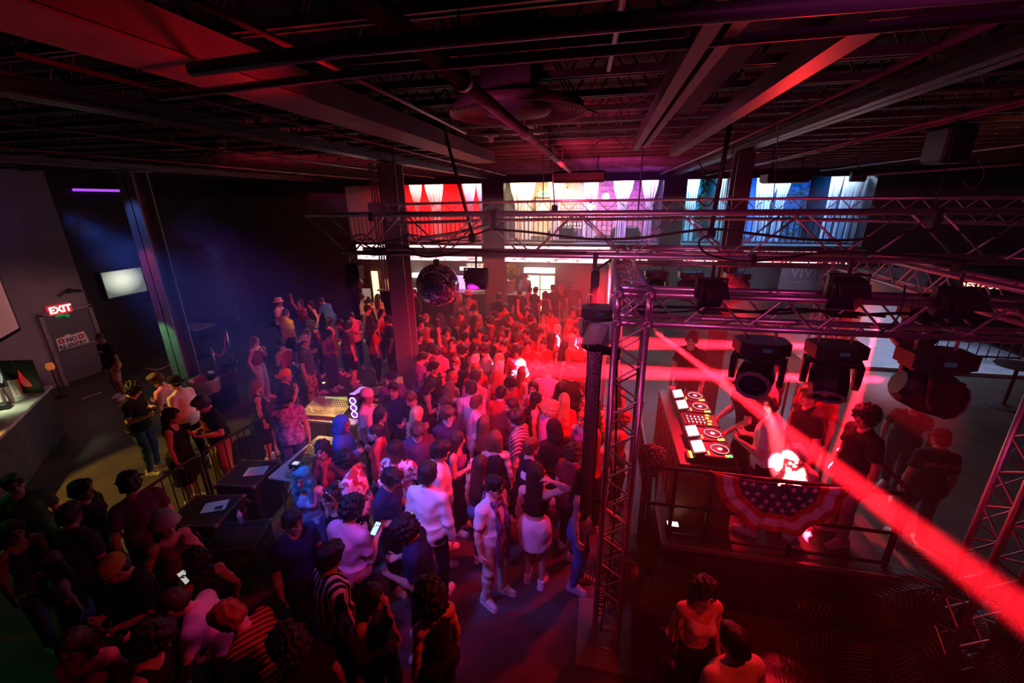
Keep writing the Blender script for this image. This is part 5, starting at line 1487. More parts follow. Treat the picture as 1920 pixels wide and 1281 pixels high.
for k in range(6):
    c = R @ V((.065 * cos(k * pi / 3), .065 * sin(k * pi / 3), -.073)) + V((0, -.02, -.33)); b.lathe([(0, -.004), (.019, 0)], 12, c, rot=R)
b.build('lens', M_lens, o)
o = par_box((-1.49, 4.95, 3.74), 'barn-door flood light hung from the main truss right of the mirror ball', 0, .26, .24, .35)
b = MB(); b.cyl((0, 0, .2), (0, .03, .3), .014); b.build('hanger', M_dark, o)
# mirror ball
p = at_y(821, 534, 5.25)
mb = thing('mirror_ball', 'large mirror ball hanging under the main truss', 'mirror ball', (p.x, p.y, p.z))
def mirror_mat():
    m = bpy.data.materials.new('mirror_tiles'); m.use_nodes = True; nt = m.node_tree; b = nt.nodes['Principled BSDF']
    b.inputs['Metallic'].default_value = 1; b.inputs['Roughness'].default_value = .05; b.inputs['Base Color'].default_value = (.85, .85, .9, 1)
    return m
b = MB(); R_ = .285; rows = 34; rng = random.Random(3)
for j in range(rows):
    th = pi * (j + .5) / rows; n = max(4, int(2 * pi * sin(th) * R_ / .0263)); dt = pi / rows * .46
    for i in range(n):
        a = 2 * pi * i / n; da = pi / n * .93
        vs = []
        c = V((sin(th) * cos(a), sin(th) * sin(a), cos(th)))
        tl = Euler((rng.uniform(-.02, .02), rng.uniform(-.02, .02), rng.uniform(-.02, .02))).to_matrix()
        for st, sa in ((-1, -1), (1, -1), (1, 1), (-1, 1)):
            q = V((sin(th + st * dt) * cos(a + sa * da), sin(th + st * dt) * sin(a + sa * da), cos(th + st * dt)))
            q = q * (1 / q.dot(c)) ; vs.append((c + tl @ (q - c)) * R_)
        b.add(vs, [(0, 1, 2, 3)])
b.build('mirror_tiles', mirror_mat(), mb)
b = MB(); b.sphere((0, 0, 0), R_ - .006, 32, 20); b.build('core', mat('ball_core', (.06, .05, .06), .5), mb, True)
b = MB(); b.cyl((0, 0, R_ - .01), (0, 0, R_ + .05), .04); b.cyl((0, 0, R_ + .04), (0, .0, 4.03 - p.z), .006, n=5); b.build('hanging_chain', M_dark, mb)
# column loudspeaker hung off the tower
la = thing('column_speaker', 'tall black perforated column speaker hung left of the front tower', 'loudspeaker', (-.01, 3.38, 1.8))
def perf():
    m = mat('perforated', (.03, .03, .032), .35, spec=.7); nt = m.node_tree; b = nt.nodes['Principled BSDF']
    tc = nt.nodes.new('ShaderNodeTexCoord'); v = nt.nodes.new('ShaderNodeTexVoronoi'); v.inputs['Scale'].default_value = 75
    r = nt.nodes.new('ShaderNodeValToRGB'); r.color_ramp.elements[0].position = .25; r.color_ramp.elements[0].color = (.004, .004, .004, 1); r.color_ramp.elements[1].position = .45; r.color_ramp.elements[1].color = (.3, .3, .32, 1)
    bp = nt.nodes.new('ShaderNodeBump'); bp.inputs['Strength'].default_value = 1; bp.inputs['Distance'].default_value = .01
    nt.links.new(tc.outputs['Object'], v.inputs['Vector']); nt.links.new(v.outputs['Distance'], r.inputs['Fac']); nt.links.new(r.outputs['Color'], b.inputs['Base Color']); nt.links.new(v.outputs['Distance'], bp.inputs['Height']); nt.links.new(bp.outputs['Normal'], b.inputs['Normal'])
    return m
b = MB(); b.box((0, .03, .84), (.125, .12, 1.68), bev=.01); b.build('cabinet', M_dark, la)
b = MB(); b.grid(lambda u, v: V((-.052 + .104 * u, -.032 - .022 * sin(pi * u), .02 + 1.64 * v)), 9, 24); b.build('grille', perf(), la, True)
b = MB(); b.box((.1, .06, 1.64), (.22, .05, .07), rot=(0, .15, 0), bev=.01); b.cyl((.17, .02, 1.6), (.17, .1, 1.6), .04, n=12); b.build('clamp_arm', M_dark, la)
b = MB(); b.box((.1, .06, .1), (.2, .04, .05), bev=.01); b.build('lower_bracket', M_dark, la)
b = MB(); b.box((-.04, -.055, .05), (.03, .004, .015)); b.build('badge', M_white, la)
# dark side speaker / frame behind the tower
b = MB(); b.box((0, 0, .42), (.1, .3, .84), bev=.02); o = b.build('loudspeaker', M_dark); o.location = (-.06, 5.3, 3.0); tag(o, 'slim dark loudspeaker hanging on the left stage truss', 'loudspeaker')
b = MB(); b.cyl((-.04, 5.3, 3.84), (.12, 5.3, 3.96), .015); tag(b.build('speaker_bracket', M_dark), 'black arm holding the slim loudspeaker to the left stage truss', 'bracket')
# black loudspeaker boxes under the ceiling
for (px, py, Y, s_, lb) in ((1085, 332, 9.5, (1.1, .5, .22), 'wide dark speaker hung below the ceiling in front of the bright lounge'), (1472, 333, 9.5, (.75, .5, .2), 'flat dark speaker box hung in front of the wide blue bay'), (1778, 272, 6.5, (.3, .4, .42), 'dark speaker box hung under the ceiling at far right')):
    p = at_y(px, py, Y); t = thing('ceiling_speaker', lb, 'loudspeaker', p)
    b = MB(); b.box((0, 0, 0), s_, bev=.04); b.build('cabinet', M_dark, t)
    b = MB()
    for x in (-1, 1): b.cyl((x * s_[0] * .35, 0, s_[2] / 2), (x * s_[0] * .35, 0, 5.5 - p.z), .01, n=5)
    b.build('hanger', M_dark, t)
q = at_y(1606, 331, 9.5)
t = thing('par_light', 'cyan-lit par lamp on a bar beside the wide blue bay', 'stage light', q)
b = MB(); b.cyl((-.1, 0, 0), (.12, -.05, 0), .09, .1, n=14); b.cyl((0, 0, .08), (0, 0, 5.5 - q.z), .012, n=6); b.build('housing', M_fix, t)
b = MB(); b.cyl((.12, -.05, 0), (.13, -.052, 0), .085, n=14); b.build('lens', M_lens, t)
b = MB(); b.tube([q + V((.2, 0, .02)), at_y(1720, 322, 9.0), at_y(1915, 308, 8.2)], .02, 8); tag(b.build('lighting_bar', M_steelL, None, True), 'thin lighting bar under the ceiling at the right', 'pole')
# ================================================================== stage with DJ booth
SX0, SX1, SY0, SY1, SZ = .88, 3.2, 4.13, 7.45, .9
st = thing('stage', 'black carpeted stage platform with pleated skirt', 'stage', (SX0, SY0, 0))
b = MB(); b.box(((SX1 - SX0) / 2, (SY1 - SY0) / 2, SZ - .05), (SX1 - SX0, SY1 - SY0, .1), bev=.01); b.build('deck', mat('stage_carpet', (.06, .045, .045), .6, noise=.3, nscale=9), st)
b = MB(); b.box(((SX1 - SX0) / 2, -.012, SZ - .03), (SX1 - SX0 + .03, .03, .05)); b.box((-.012, (SY1 - SY0) / 2, SZ - .03), (.03, SY1 - SY0, .05)); b.build('edge_trim', M_steelL, st)
b = MB()
def skirt(u, v):
    x = u * (SX1 - SX0); return V((x, .025 + .018 * sin(x * 38) + (.01 * sin(x * 11)), .01 + v * (SZ - .12)))
b.grid(skirt, 220, 3)
def skirt2(u, v):
    y = u * (SY1 - SY0); return V((.03 + .018 * sin(y * 38), y, .01 + v * (SZ - .12)))
b.grid(skirt2, 300, 3)
o = b.build('skirt', mat('skirt_cloth', (.012, .01, .012), .8), st, True); o.modifiers.new('s', 'SOLIDIFY').thickness = .006
b = MB()
for x in (.1, 1.15, 2.2):
    for y in (.15, 2.0, 3.9): b.cyl((x, y, 0), (x, y, SZ - .1), .025)
b.build('legs', M_steelL, st)
# ramp on the right side
rp = thing('stage_steps', 'dark steps at the right side of the stage', 'steps', (3.22, 4.4, 0))
for k in range(3):
    b = MB(); b.box((.2 + .27 * k, .5, .66 - .24 * k), (.28, 1.0, .04), bev=.006); b.build('tread', mat('step_ply', (.16, .09, .07), .6, noise=.3), rp)
b = MB()
for y in (.03, .97): b.add([V((.04, y - .02, .0)), V((.04, y + .02, 0)), V((.04, y + .02, .68)), V((.04, y - .02, .68)), V((.86, y - .02, 0)), V((.86, y + .02, 0)), V((.86, y + .02, .2)), V((.86, y - .02, .2))], [(0, 1, 2, 3), (4, 7, 6, 5), (0, 4, 5, 1), (2, 6, 7, 3), (1, 5, 6, 2), (0, 3, 7, 4)])
b.build('stringer', M_dark, rp)
# pipe rail along the front
rl = thing('stage_rail', 'black pipe rail along the front of the stage', 'railing', (.64, 4.2, 0))
RT = 1.84
b = MB(); b.tube([(0, 0, RT), (1.0, 0, RT), (2.5, 0, RT)], .024, 10); b.build('top_rail', M_dark, rl, True)
b = MB(); b.tube([(0, 0, 1.36), (2.5, 0, 1.36)], .02, 10); b.build('middle_rail', M_dark, rl, True)
b = MB(); b.tube([(.28, 0, .97), (2.5, 0, .97)], .02, 10); b.build('bottom_rail', M_dark, rl, True)
for x in (.3, .68, 1.55, 2.48): b = MB(); b.cyl((x, 0, SZ), (x, 0, RT), .024); b.build('post', M_dark, rl, True)
b = MB(); b.tube([(0, 0, RT), (0, 0, 1.0), (0, .03, .02)], .024, 10); b.build('post', M_dark, rl, True)
rs = thing('stage_rail', 'black pipe rail on the right side of the stage', 'railing', (3.14, 4.25, SZ))
b = MB(); b.tube([(0, 0, .96), (.02, 1.5, .96), (.04, 3.0, .96)], .022, 8); b.build('top_rail', M_dark, rs, True)
for y in (0, 1.5, 3.0): b = MB(); b.cyl((.02 * y / 1.5, y, 0), (.02 * y / 1.5, y, .96), .022); b.build('post', M_dark, rs, True)
# half-round flag bunting on the rail
fl = thing('flag_bunting', 'half-round stars-and-stripes flag bunting draped over the stage rail', 'flag', (1.93, 4.165, 1.87))
Wd, Hd = .62, .52
M_navy = mat('flag_navy', (.02, .02, .1), .75); M_fr = mat('flag_red', (.6, .02, .03), .75); M_fw = mat('flag_white', (.82, .78, .78), .75)
NA, NR = 73, 26
def fp(a, r, off=0.0):
    # a 0..1 along the half circle, r 0..1 outwards
    t = pi * (1 + a)
    x = Wd * r * cos(t); z = Hd * r * sin(t) * (1 - .06 * sin(a * pi * 9))
    fold = (.018 * sin(a * pi * 17) * (.3 + r) + .03 * sin(pi * a)) * (.3 + .7 * r)
    y = -.02 - fold - .10 * r * sin(pi * a)
    z += -.03 + .05 * (abs(x) / Wd) ** 2
    return V((x, y - off, z))
b = MB(); vs = []; 
for j in range(NR):
    for i in range(NA): vs.append(fp(i / (NA - 1), .03 + .97 * j / (NR - 1)))
fs = [(j * NA + i, j * NA + i + 1, (j + 1) * NA + i + 1, (j + 1) * NA + i) for j in range(NR - 1) for i in range(NA - 1)]
b.add(vs, fs)
def band(j):
    r = .03 + .97 * (j + .5) / (NR - 1)
    return 0 if r < .62 else (1 if r < .74 else (2 if r < .88 else 1))
b.m = [band(j) for j in range(NR - 1) for i in range(NA - 1)]
for (a, r) in [(a_, r_) for r_, n in ((.24, 4), (.4, 7), (.54, 10)) for a_ in [(.5 + k) / n for k in range(n)]]:
    c = fp(a, r, .006); ex = (fp(a + .01, r) - fp(a - .01, r)).normalized(); ez = (fp(a, r - .01) - fp(a, r + .01)).normalized()
    ex, ez = V((1, 0, 0)), V((0, ez.y * .5, 1)).normalized()
    pts = []
    for k in range(10):
        q = pi / 2 + k * pi / 5; rr = .036 if k % 2 == 0 else .015
        pts.append(c + ex * (rr * cos(q)) + ez * (rr * sin(q)) - V((0, .008, 0)))
    b.add([c - V((0, .008, 0))] + pts, [(0, 1 + k, 1 + (k + 1) % 10) for k in range(10)], 2)
o = b.build('cloth', [M_navy, M_fr, M_fw], fl, True); o.modifiers.new('s', 'SOLIDIFY').thickness = .003
b = MB()
for s_ in (-1, 1): b.tube([(s_ * Wd, -.02, .0), (s_ * (Wd + .03), .03, .0), (s_ * Wd, .06, -.04), (s_ * (Wd - .05), 0, -.06)], .012)
b.build('tie', M_fr, fl, True)

# DJ table
dj = thing('dj_table', 'dark wooden DJ booth table with red-lit front', 'table', (1.02, 4.46, SZ))
b = MB(); b.box((.33, 1.02, .82), (.66, 2.04, .05), bev=.008); b.build('tabletop', mat('booth_top', (.03, .022, .022), .4), dj)
b = MB(); b.box((.02, 1.02, .4), (.04, 2.0, .8)); b.box((.33, .02, .4), (.6, .04, .8)); b.box((.33, 2.02, .4), (.6, .04, .8)); b.build('front_panel', M_wood, dj)
b = MB()
for k in range(8): b.box((-.01, .12 + .25 * k, .4), (.02, .05, .78))
b.build('front_battens', mat('batten', (.32, .1, .06), .5, noise=.3), dj)
ZT = SZ + .846
M_scr = glow('deck_screen', (.82, .93, 1), 2.6); M_ring = glow('jog_ring', (1, .85, .9), 1.2)
M_led = {c: glow('led_' + c, v, s_) for c, v, s_ in (('green', (.1, 1, .3), 2.5), ('orange', (1, .35, .05), 3), ('white', (.9, .95, 1), 3), ('blue', (.15, .3, 1), 3), ('red', (1, .02, .05), 3), ('yellow', (.8, 1, .1), 2.5))}
def deck(y, label):
    t = thing('media_player', label, 'DJ deck', (1.41, y, ZT), group='DJ decks')
    b = MB(); b.box((0, 0, .045), (.44, .33, .09), bev=.012); b.box((-.17, 0, .105), (.15, .31, .02), rot=(0, -.25, 0)); b.build('chassis', M_dark, t)
    b = MB(); b.box((-.165, -.01, .123), (.125, .235, .006), rot=(0, -.25, 0)); b.build('touch_screen', M_scr, t)
    b = MB(); b.lathe([(0, .105), (.07, .105), (.1, .104), (.104, .09)], 28, (.08, .0, 0)); b.build('jog_wheel', mat('jog_black', (.02, .02, .022), .3), t, True)
    b = MB(); b.lathe([(.094, .1052), (.094, .108), (.1, .108), (.1, .1045)], 28, (.08, 0, 0)); b.lathe([(0, .1065), (.03, .1065), (.03, .105)], 20, (.08, 0, 0)); b.build('jog_ring', M_ring, t)
    b = MB()
    for k in range(9): b.box((-.1, -.13 + k * .03, .1), (.012, .014, .008))
    b.build('pad_lights', M_led['blue'], t)
    b = MB()
    for k in range(3): b.box((-.06, -.12 + k * .03, .093), (.02, .014, .008))
    b.build('hot_cue_lights', M_led['orange'], t)
    b = MB(); b.lathe([(.014, .091), (.014, .1), (.022, .1), (.022, .091)], 14, (.17, -.12, 0)); b.build('play_ring', M_led['green'], t)
    b = MB(); b.lathe([(.014, .091), (.014, .1), (.022, .1), (.022, .091)], 14, (.13, -.13, 0)); b.build('cue_ring', M_led['orange'], t)
    b = MB(); b.box((.1, .14, .094), (.16, .02, .012)); b.build('pitch_fader', M_steelL, t)
for y, lb in ((4.70, 'DJ deck nearest the bush ball, glowing screen'), (5.06, 'DJ deck next to the mixer on the near side'), (5.80, 'DJ deck next to the mixer on the far side'), (6.16, 'DJ deck at the far end of the booth')): deck(y, lb)
t = thing('dj_mixer', 'DJ mixer with rows of glowing knobs between the decks', 'mixer', (1.41, 5.43, ZT))
b = MB(); b.box((0, 0, .045), (.44, .34, .09), bev=.012); b.build('chassis', M_dark, t)
for i in range(6):
    for j in range(4):
        b = MB(); b.cyl((-.17 + i * .048, -.12 + j * .075, .09), (-.17 + i * .048, -.12 + j * .075, .112), .011, .009, n=10); b.build('knob', M_steelL, t, True)
b = MB()
for i in range(5):
    for j in range(3): b.box((-.15 + i * .05, -.085 + j * .075, .095), (.012, .012, .01))
b.build('indicator_lights', M_led['white'], t)
b = MB()
for i in range(4): b.box((.1 + .02 * (i % 2), -.12 + i * .08, .097), (.05, .02, .014))
b.build('channel_fader', M_led['orange'], t)
t = thing('effects_unit', 'small effects unit with yellow-green lights on the DJ booth', 'mixer', (1.16, 4.62, ZT))
b = MB(); b.box((0, 0, .02), (.1, .16, .04), bev=.006); b.build('chassis', M_dark, t)
b = MB()
for k in range(5): b.box((.0, -.06 + k * .03, .044), (.03, .018, .008))
b.build('indicator_lights', M_led['yellow'], t)
t = thing('laptop_stand', 'drink cup with pink straw on the far end of the DJ booth', 'cup', (1.2, 6.38, ZT)); t.name = 'drink_cup'
b = MB(); b.lathe([(0, 0), (.035, 0), (.045, .12), (.042, .12), (.034, .01), (0, .01)], 14); b.build('cup', mat('cup_clear', (.7, .5, .5), .2), t, True)
b = MB(); b.cyl((.01, 0, .02), (.05, 0, .19), .004, n=6); b.build('straw', mat('straw_pink', (.8, .2, .3), .4), t)
# topiary ball on a pedestal
tp = thing('topiary_ball', 'round clipped bush ball on a pedestal at the stage corner', 'plant', (.80, 4.42, 0))
tp.location = (.72, 4.5, 0)
b = MB(); b.lathe([(0, 0), (.16, 0), (.13, .05), (.09, .1), (.09, 1.55), (.13, 1.62), (0, 1.62)], 18); b.build('pedestal', M_dark, tp, True)
b = MB(); rng = random.Random(9); c = V((0, 0, 1.76))
for k in range(1500):
    d = V((rng.gauss(0, 1), rng.gauss(0, 1), rng.gauss(0, 1))).normalized(); R = d.to_track_quat('Z', 'Y').to_matrix() @ Euler((rng.uniform(-.8, .8), rng.uniform(-.8, .8), rng.uniform(0, 6))).to_matrix()
    p = c + d * .17 * rng.uniform(.86, 1.0)
    b.add([p + R @ V(v) * .017 for v in ((-1, 0, 0), (0, -.6, .1), (1, 0, .2), (0, .6, .1))], [(0, 1, 2, 3)])
b.sphere(c, .145, 16, 10)
b.build('foliage', mat('box_leaf', (.05, .09, .03), .55, noise=.4, nscale=30), tp)
# uplight under the rail
u = thing('uplight', 'small glaring uplight on the stage beside the rail', 'stage light', (1.0, 4.33, SZ))
b = MB(); b.box((0, 0, .05), (.16, .1, .1), bev=.01); b.build('housing', M_dark, u)
b = MB(); b.box((0, 0, .103), (.12, .07, .006)); b.build('lens', glow('uplight_glow', (1, .75, .65), 6), u)
# cable stand on the stage
t = thing('cable_stand', 'small black folding stand on the stage floor behind the rail', 'stand', (1.16, 4.5, SZ))
b = MB()
for a in range(3): b.cyl((.0, 0, .2), (.2 * cos(a * 2.1 + .3), .2 * sin(a * 2.1 + .3), .01), .01, n=6)
b.cyl((0, 0, .2), (0, 0, .34), .012); b.build('legs', M_dark, t)
b = MB(); b.box((.06, 0, .33), (.12, .03, .02), rot=(0, .4, 0)); b.build('bracket', M_steelL, t)
# palms
M_palm = mat('palm_leaf', (.02, .055, .016), .5, noise=.4, nscale=12); M_pot = mat('pot_dark', (.05, .045, .045), .5)
def palm(x, y, seed, label, n=11, L=.95, hgt=.75):
    t = thing('potted_palm', label, 'plant', (x, y, 0), group='potted palms by the stage')
    rng = random.Random(seed)
    b = MB(); b.lathe([(0, 0), (.13, 0), (.17, .3), (.18, .3), (.17, .32), (.15, .3), (.14, .26), (0, .26)], 18); b.build('pot', M_pot, t, True)
    s_ = MB()
    for k in range(4): s_.cyl((rng.uniform(-.04, .04), rng.uniform(-.04, .04), .25), (rng.uniform(-.07, .07), rng.uniform(-.07, .07), hgt), .014, .01, n=7)
    s_.build('stems', mat('palm_stem', (.1, .1, .04), .6), t)
    for k in range(n):
        a = 2 * pi * k / n + rng.uniform(-.25, .25); up = rng.uniform(.5, 1.25); ln = L * rng.uniform(.75, 1.05)
        b = MB(); pts = []
        for i in range(13):
            s = i / 12; r = ln * s * cos(up * (1 - s * .55)); z = hgt + ln * s * sin(up) * .9 - ln * .75 * s * s
            pts.append(V((r * cos(a), r * sin(a), max(z, .12))))
        b.tube(pts, [.008 * (1 - i / 14) + .001 for i in range(13)], 5)
        sd = V((-sin(a), cos(a), 0))
        for i in range(2, 13):
            for q in (0, .5):
                if i + q > 12: continue
                j = min(i, 11); p = pts[j].lerp(pts[j + 1], q) if i < 12 else pts[12]
                d = (pts[min(j + 1, 12)] - pts[j - 1]).normalized(); w = .26 * L * sin(pi * (i + q) / 13.5) + .04
                for s2 in (-1, 1):
                    tip = p + sd * (s2 * w) + d * w * .55 - V((0, 0, w * .38))
                    tip.z = max(tip.z, .05)
                    m = p.lerp(tip, .45) + V((0, 0, w * .05)); e = d * .011
                    b.add([p - e, p + e, m + e * 1.1, tip, m - e * 1.1], [(0, 1, 2, 3, 4)])
        b.build('frond', M_palm, t)
    return t
palm(.72, 3.98, 3, 'potted palm beside the front left tower at the stage corner', hgt=.55, L=.8)
palm(1.08, 3.72, 5, 'potted palm with fanned frond in front of the stage', hgt=.5, L=.75)
palm(3.0, 3.72, 8, 'dark potted palm in front of the stage near the right tower', hgt=.5)
palm(3.75, 3.95, 9, 'dark potted palm just right of the front right tower', hgt=.8)
# ================================================================== sound desk area on the left of the dance floor
M_table = mat('folding_table', (.72, .7, .72), .5)
def folding_table(name, label, x0, x1, y0, y1, z=.8):
    t = thing(name, label, 'table', ((x0 + x1) / 2, (y0 + y1) / 2, 0))
    w, d = x1 - x0, y1 - y0
    b = MB(); b.box((0, 0, z - .025), (w, d, .05), bev=.015); b.build('tabletop', M_table, t)
    for sx in (-1, 1):
        for sy in (-1, 1):
            b = MB(); b.cyl((sx * (w / 2 - .08), sy * (d / 2 - .12), 0), (sx * (w / 2 - .08), sy * (d / 2 - .12), z - .05), .016, n=8); b.build('leg', M_steelL, t)
    return t
folding_table('folding_table', 'white folding table with the lighting desk in front of the sound engineer', -4.68, -3.92, 4.42, 5.62)
folding_table('folding_table', 'white folding table carrying the yellow-lit mixing console', -5.45, -4.2, 5.98, 6.85, .84)
folding_table('folding_table', 'dark-loaded folding table with the red laptop by the middle column', -4.62, -3.86, 6.98, 7.6, .86)
# lighting desk
t = thing('lighting_console', 'black lighting console with orange and red key lights', 'console', (-4.28, 5.0, .8), .1)
b = MB(); b.prism([(-.22, 0), (.22, 0), (.22, .05), (-.22, .1)], -.36, .36, M=Matrix(((1, 0, 0), (0, 0, 1), (0, 1, 0))).to_3x3()); b.build('chassis', M_dark, t)
rng = random.Random(6)
for nm, n in (('orange', 12), ('red', 5), ('white', 10)):
    b = MB()
    for k in range(n):
        x, y = rng.uniform(-.18, .18), rng.uniform(-.1, .33); b.box((x, y, .078 - .115 * x), (.014, .014, .012))
    b.build('key_lights', M_led[nm] if nm != 'white' else mat('key_grey', (.5, .5, .55), .4), t)
b = MB()
for i in range(8): b.box((-.05, -.32 + i * .04, .088), (.18, .008, .006)); b.box((-.05 + rng.uniform(-.06, .06), -.32 + i * .04, .096), (.03, .018, .016))
b.build('fader', M_steelL, t)
b = MB(); b.box((-.13, -.3, .098), (.1, .07, .008)); b.build('small_screen', glow('desk_small_screen', (.6, .7, 1), 1.1), t)
o = MB(); o.box((0, 0, .002), (.3, .22, .003)); o = o.build('paper_sheet', M_paper); o.location = (-4.25, 5.52, .8); o.rotation_euler = (0, 0, .25); tag(o, 'pink-lit paper sheet at the far end of the lighting desk table', 'paper')
b = MB(); rng = random.Random(14)
pts = []
for i in range(60):
    a = i * .55; pts.append(V((.16 * cos(a) * (1 - i / 130) + rng.uniform(-.02, .02), .11 * sin(a) + rng.uniform(-.02, .02), .012 + i * .0009)))
b.tube(pts, .007, 6); o = b.build('cable_coil', mat('cable_silver', (.55, .6, .7), .3), None, True); o.location = (-4.3, 4.56, .8); tag(o, 'silvery coil of cable at the near end of the lighting table', 'cable')
# mixing console
t = thing('mixing_console', 'yellow-lit mixing console on the second table', 'console', (-4.98, 6.38, .84), .05)
b = MB(); b.prism([(-.3, 0), (.32, 0), (.32, .16), (-.3, .06)], -.42, .42, M=Matrix(((0, 0, 1), (1, 0, 0), (0, 1, 0))).to_3x3()); b.build('chassis', mat('console_grey', (.35, .33, .28), .5), t)
sl = .1 / .62
b = MB()
for i in range(16):
    for j in range(4):
        y = .0 + j * .06; b.cyl((-.37 + i * .049, y, .06 + (y + .3) * sl), (-.37 + i * .049, y, .08 + (y + .3) * sl), .009, n=8)
b.build('knobs', M_dark, t)
b = MB()
for i in range(16): b.box((-.37 + i * .049, -.16, .066 + .14 * sl), (.007, .2, .006))
b.build('fader_slots', M_dark, t)
b = MB()
for i in range(16): b.box((-.37 + i * .049, -.16 + .07 * sin(i * 1.3), .075 + .14 * sl), (.022, .03, .016))
b.build('fader_caps', M_white, t)
b = MB()
for i in range(8): b.box((-.2 + i * .05, .26, .066 + .56 * sl), (.02, .016, .008))
b.build('meter_lights', M_led['green'], t)
o = MB(); o.box((0, 0, .004), (.3, .22, .006)); o = o.build('clipboard', M_paper); o.location = (-5.3, 6.15, .84); o.rotation_euler = (0, 0, .3); tag(o, 'pale clipboard beside the yellow-lit mixing console', 'paper')
# desk lamp giving the warm light
t = thing('desk_lamp', 'gooseneck lamp leaning over the yellow-lit mixing console', 'lamp', (-5.38, 6.62, .84))
b = MB(); b.cyl((0, 0, 0), (0, 0, .02), .06, n=16); b.tube([(0, 0, .02), (0, 0, .3), (.08, -.02, .45), (.2, -.05, .5)], .008, 8); b.build('gooseneck', M_dark, t, True)
b = MB(); b.cyl((.2, -.05, .5), (.27, -.07, .47), .025, .05, n=14); b.build('lamp_shade', M_dark, t, True)
# PC tower with ring fans
t = thing('computer_case', 'black computer case with glowing violet ring fans', 'computer', (-4.3, 6.32, .84), 0)
b = MB(); b.box((0, .1, .24), (.22, .46, .48), bev=.01); b.build('case', M_dark, t)
for k in range(3):
    b = MB(); b.lathe([(.052, 0), (.052, .012), (.066, .012), (.066, 0)], 24, (0, -.135, .1 + k * .14), rot=Euler((pi / 2, 0, 0)).to_matrix()); b.build('fan_ring', glow('fan_violet', (.55, .25, 1), 6), t)
    b = MB()
    for q in range(7): b.box((.022 * cos(q * .9), -.138, .1 + k * .14 + .022 * sin(q * .9)), (.04, .004, .014), rot=(0, -q * .9, 0))
    b.build('fan', mat('fan_blade', (.2, .08, .4), .4, emit=(.35, .1, 1), estr=.6), t)
b = MB()
for k in range(5): b.box((-.05 + k * .025, .12, .482), (.012, .28, .004))
b.box((0, -.06, .483), (.16, .06, .004)); b.build('top_light', glow('case_top_violet', (.6, .25, .9), 1.6), t)
# open flight case with console and laptop
t = thing('flight_case', 'silver-edged flight case console beside the red laptop', 'case', (-4.72, 7.05, .86), .45)
t.location = (-4.33, 7.15, .86)
b = MB(); b.box((0, 0, .06), (.5, .3, .12), bev=.008); b.build('case', M_dark, t)
b = MB()
for sx in (-1, 1):
    for sy in (-1, 1): b.box((sx * .245, sy * .145, .06), (.025, .025, .13))
b.box((0, -.147, .115), (.5, .02, .02)); b.box((0, .147, .115), (.5, .02, .02)); b.build('edge_rail', M_alu, t)
b = MB()
for i in range(9): b.box((-.2 + i * .05, 0, .124), (.02, .2, .008))
b.build('faders', M_steelL, t)
t = thing('laptop', 'open laptop with red-lit keyboard next to the middle column', 'laptop', (-4.1, 7.42, .86), .5)
b = MB(); b.box((0, 0, .01), (.38, .27, .02), bev=.005); b.build('base', mat('laptop_red', (.5, .06, .06), .4), t)
b = MB(); b.box((-.0, .15, .14), (.38, .012, .26), rot=(-.2, 0, 0)); b.build('lid', M_dark, t)
b = MB(); b.box((0, .141, .14), (.34, .004, .22), rot=(-.2, 0, 0)); b.build('screen', mat('laptop_screen', (.05, .02, .02), .3, emit=(1, .12, .12), estr=.5), t)
# barrier fence
def fence(p, q, label, h=1.08):
    p, q = V(p), V(q); L = (q - p).length
    t = thing('barrier_fence', label, 'fence', p, atan2(q.y - p.y, q.x - p.x), group='black barrier fences')
    b = MB(); b.tube([(0, 0, h - .08), (.04, 0, h - .02), (.12, 0, h), (L - .12, 0, h), (L - .04, 0, h - .02), (L, 0, h - .08)], .022, 8); b.build('top_rail', M_dark, t, True)
    b = MB(); b.cyl((0, 0, .12), (L, 0, .12), .018, n=8); b.build('bottom_rail', M_dark, t, True)
    for x in (0, L): b = MB(); b.cyl((x, 0, .0), (x, 0, h - .08), .022, n=8); b.box((x, 0, .01), (.08, .4, .02)); b.build('post', M_dark, t)
    n = int(L / .115)
    bm = MB(); bm.cyl((0, 0, .12), (0, 0, h), .009, n=6); me = bm.mesh('bar', [M_dark])
    for k in range(1, n): o = bpy.data.objects.new('bar', me); COL.objects.link(o); o.parent = t; o.location = (L * k / n, 0, 0)
fence((-5.78, 4.42, 0), (-5.6, 6.1, 0), 'black barrier fence running behind the sound engineer')
fence((-5.72, 3.3, 0), (-5.79, 4.36, 0), 'black barrier fence beside the person in the long black dress')
fence((-5.66, 3.2, 0), (-4.35, 3.05, 0), 'black barrier fence in front of the stacked road cases')
# road cases
def case(p, d, rz, label, tilt=0):
    t = thing('road_case', label, 'case', p, rz)
    b = MB(); b.box((0, 0, d[2] / 2), d, bev=.012); b.build('body', mat('case_black', (.022, .022, .026), .5, bump=.1, bscale=90), t)
    b = MB()
    for sy in (-1, 1):
        b.box((0, sy * d[1] / 2, d[2] - .01), (d[0], .025, .025)); b.box((0, sy * d[1] / 2, d[2] * .62), (d[0], .01, .02))
    for sx in (-1, 1): b.box((sx * d[0] / 2, 0, d[2] - .01), (.025, d[1], .025)); b.box((sx * d[0] / 2, 0, d[2] * .62), (.01, d[1], .02))
    b.build('edge_rail', mat('case_edge', (.2, .2, .22), .4, metal=.7), t)
    b = MB()
    for sx in (-1, 1):
        for sy in (-1, 1): b.sphere((sx * d[0] / 2, sy * d[1] / 2, d[2] - .012), .03, 8, 6)
    b.build('corner_ball', M_steelL, t, True)
    b = MB()
    for x in (-.2, .2): b.box((x * d[0] / .8, -d[1] / 2 - .006, d[2] * .62), (.07, .014, .07), bev=.004)
    b.build('latch', M_steelL, t)
    return t
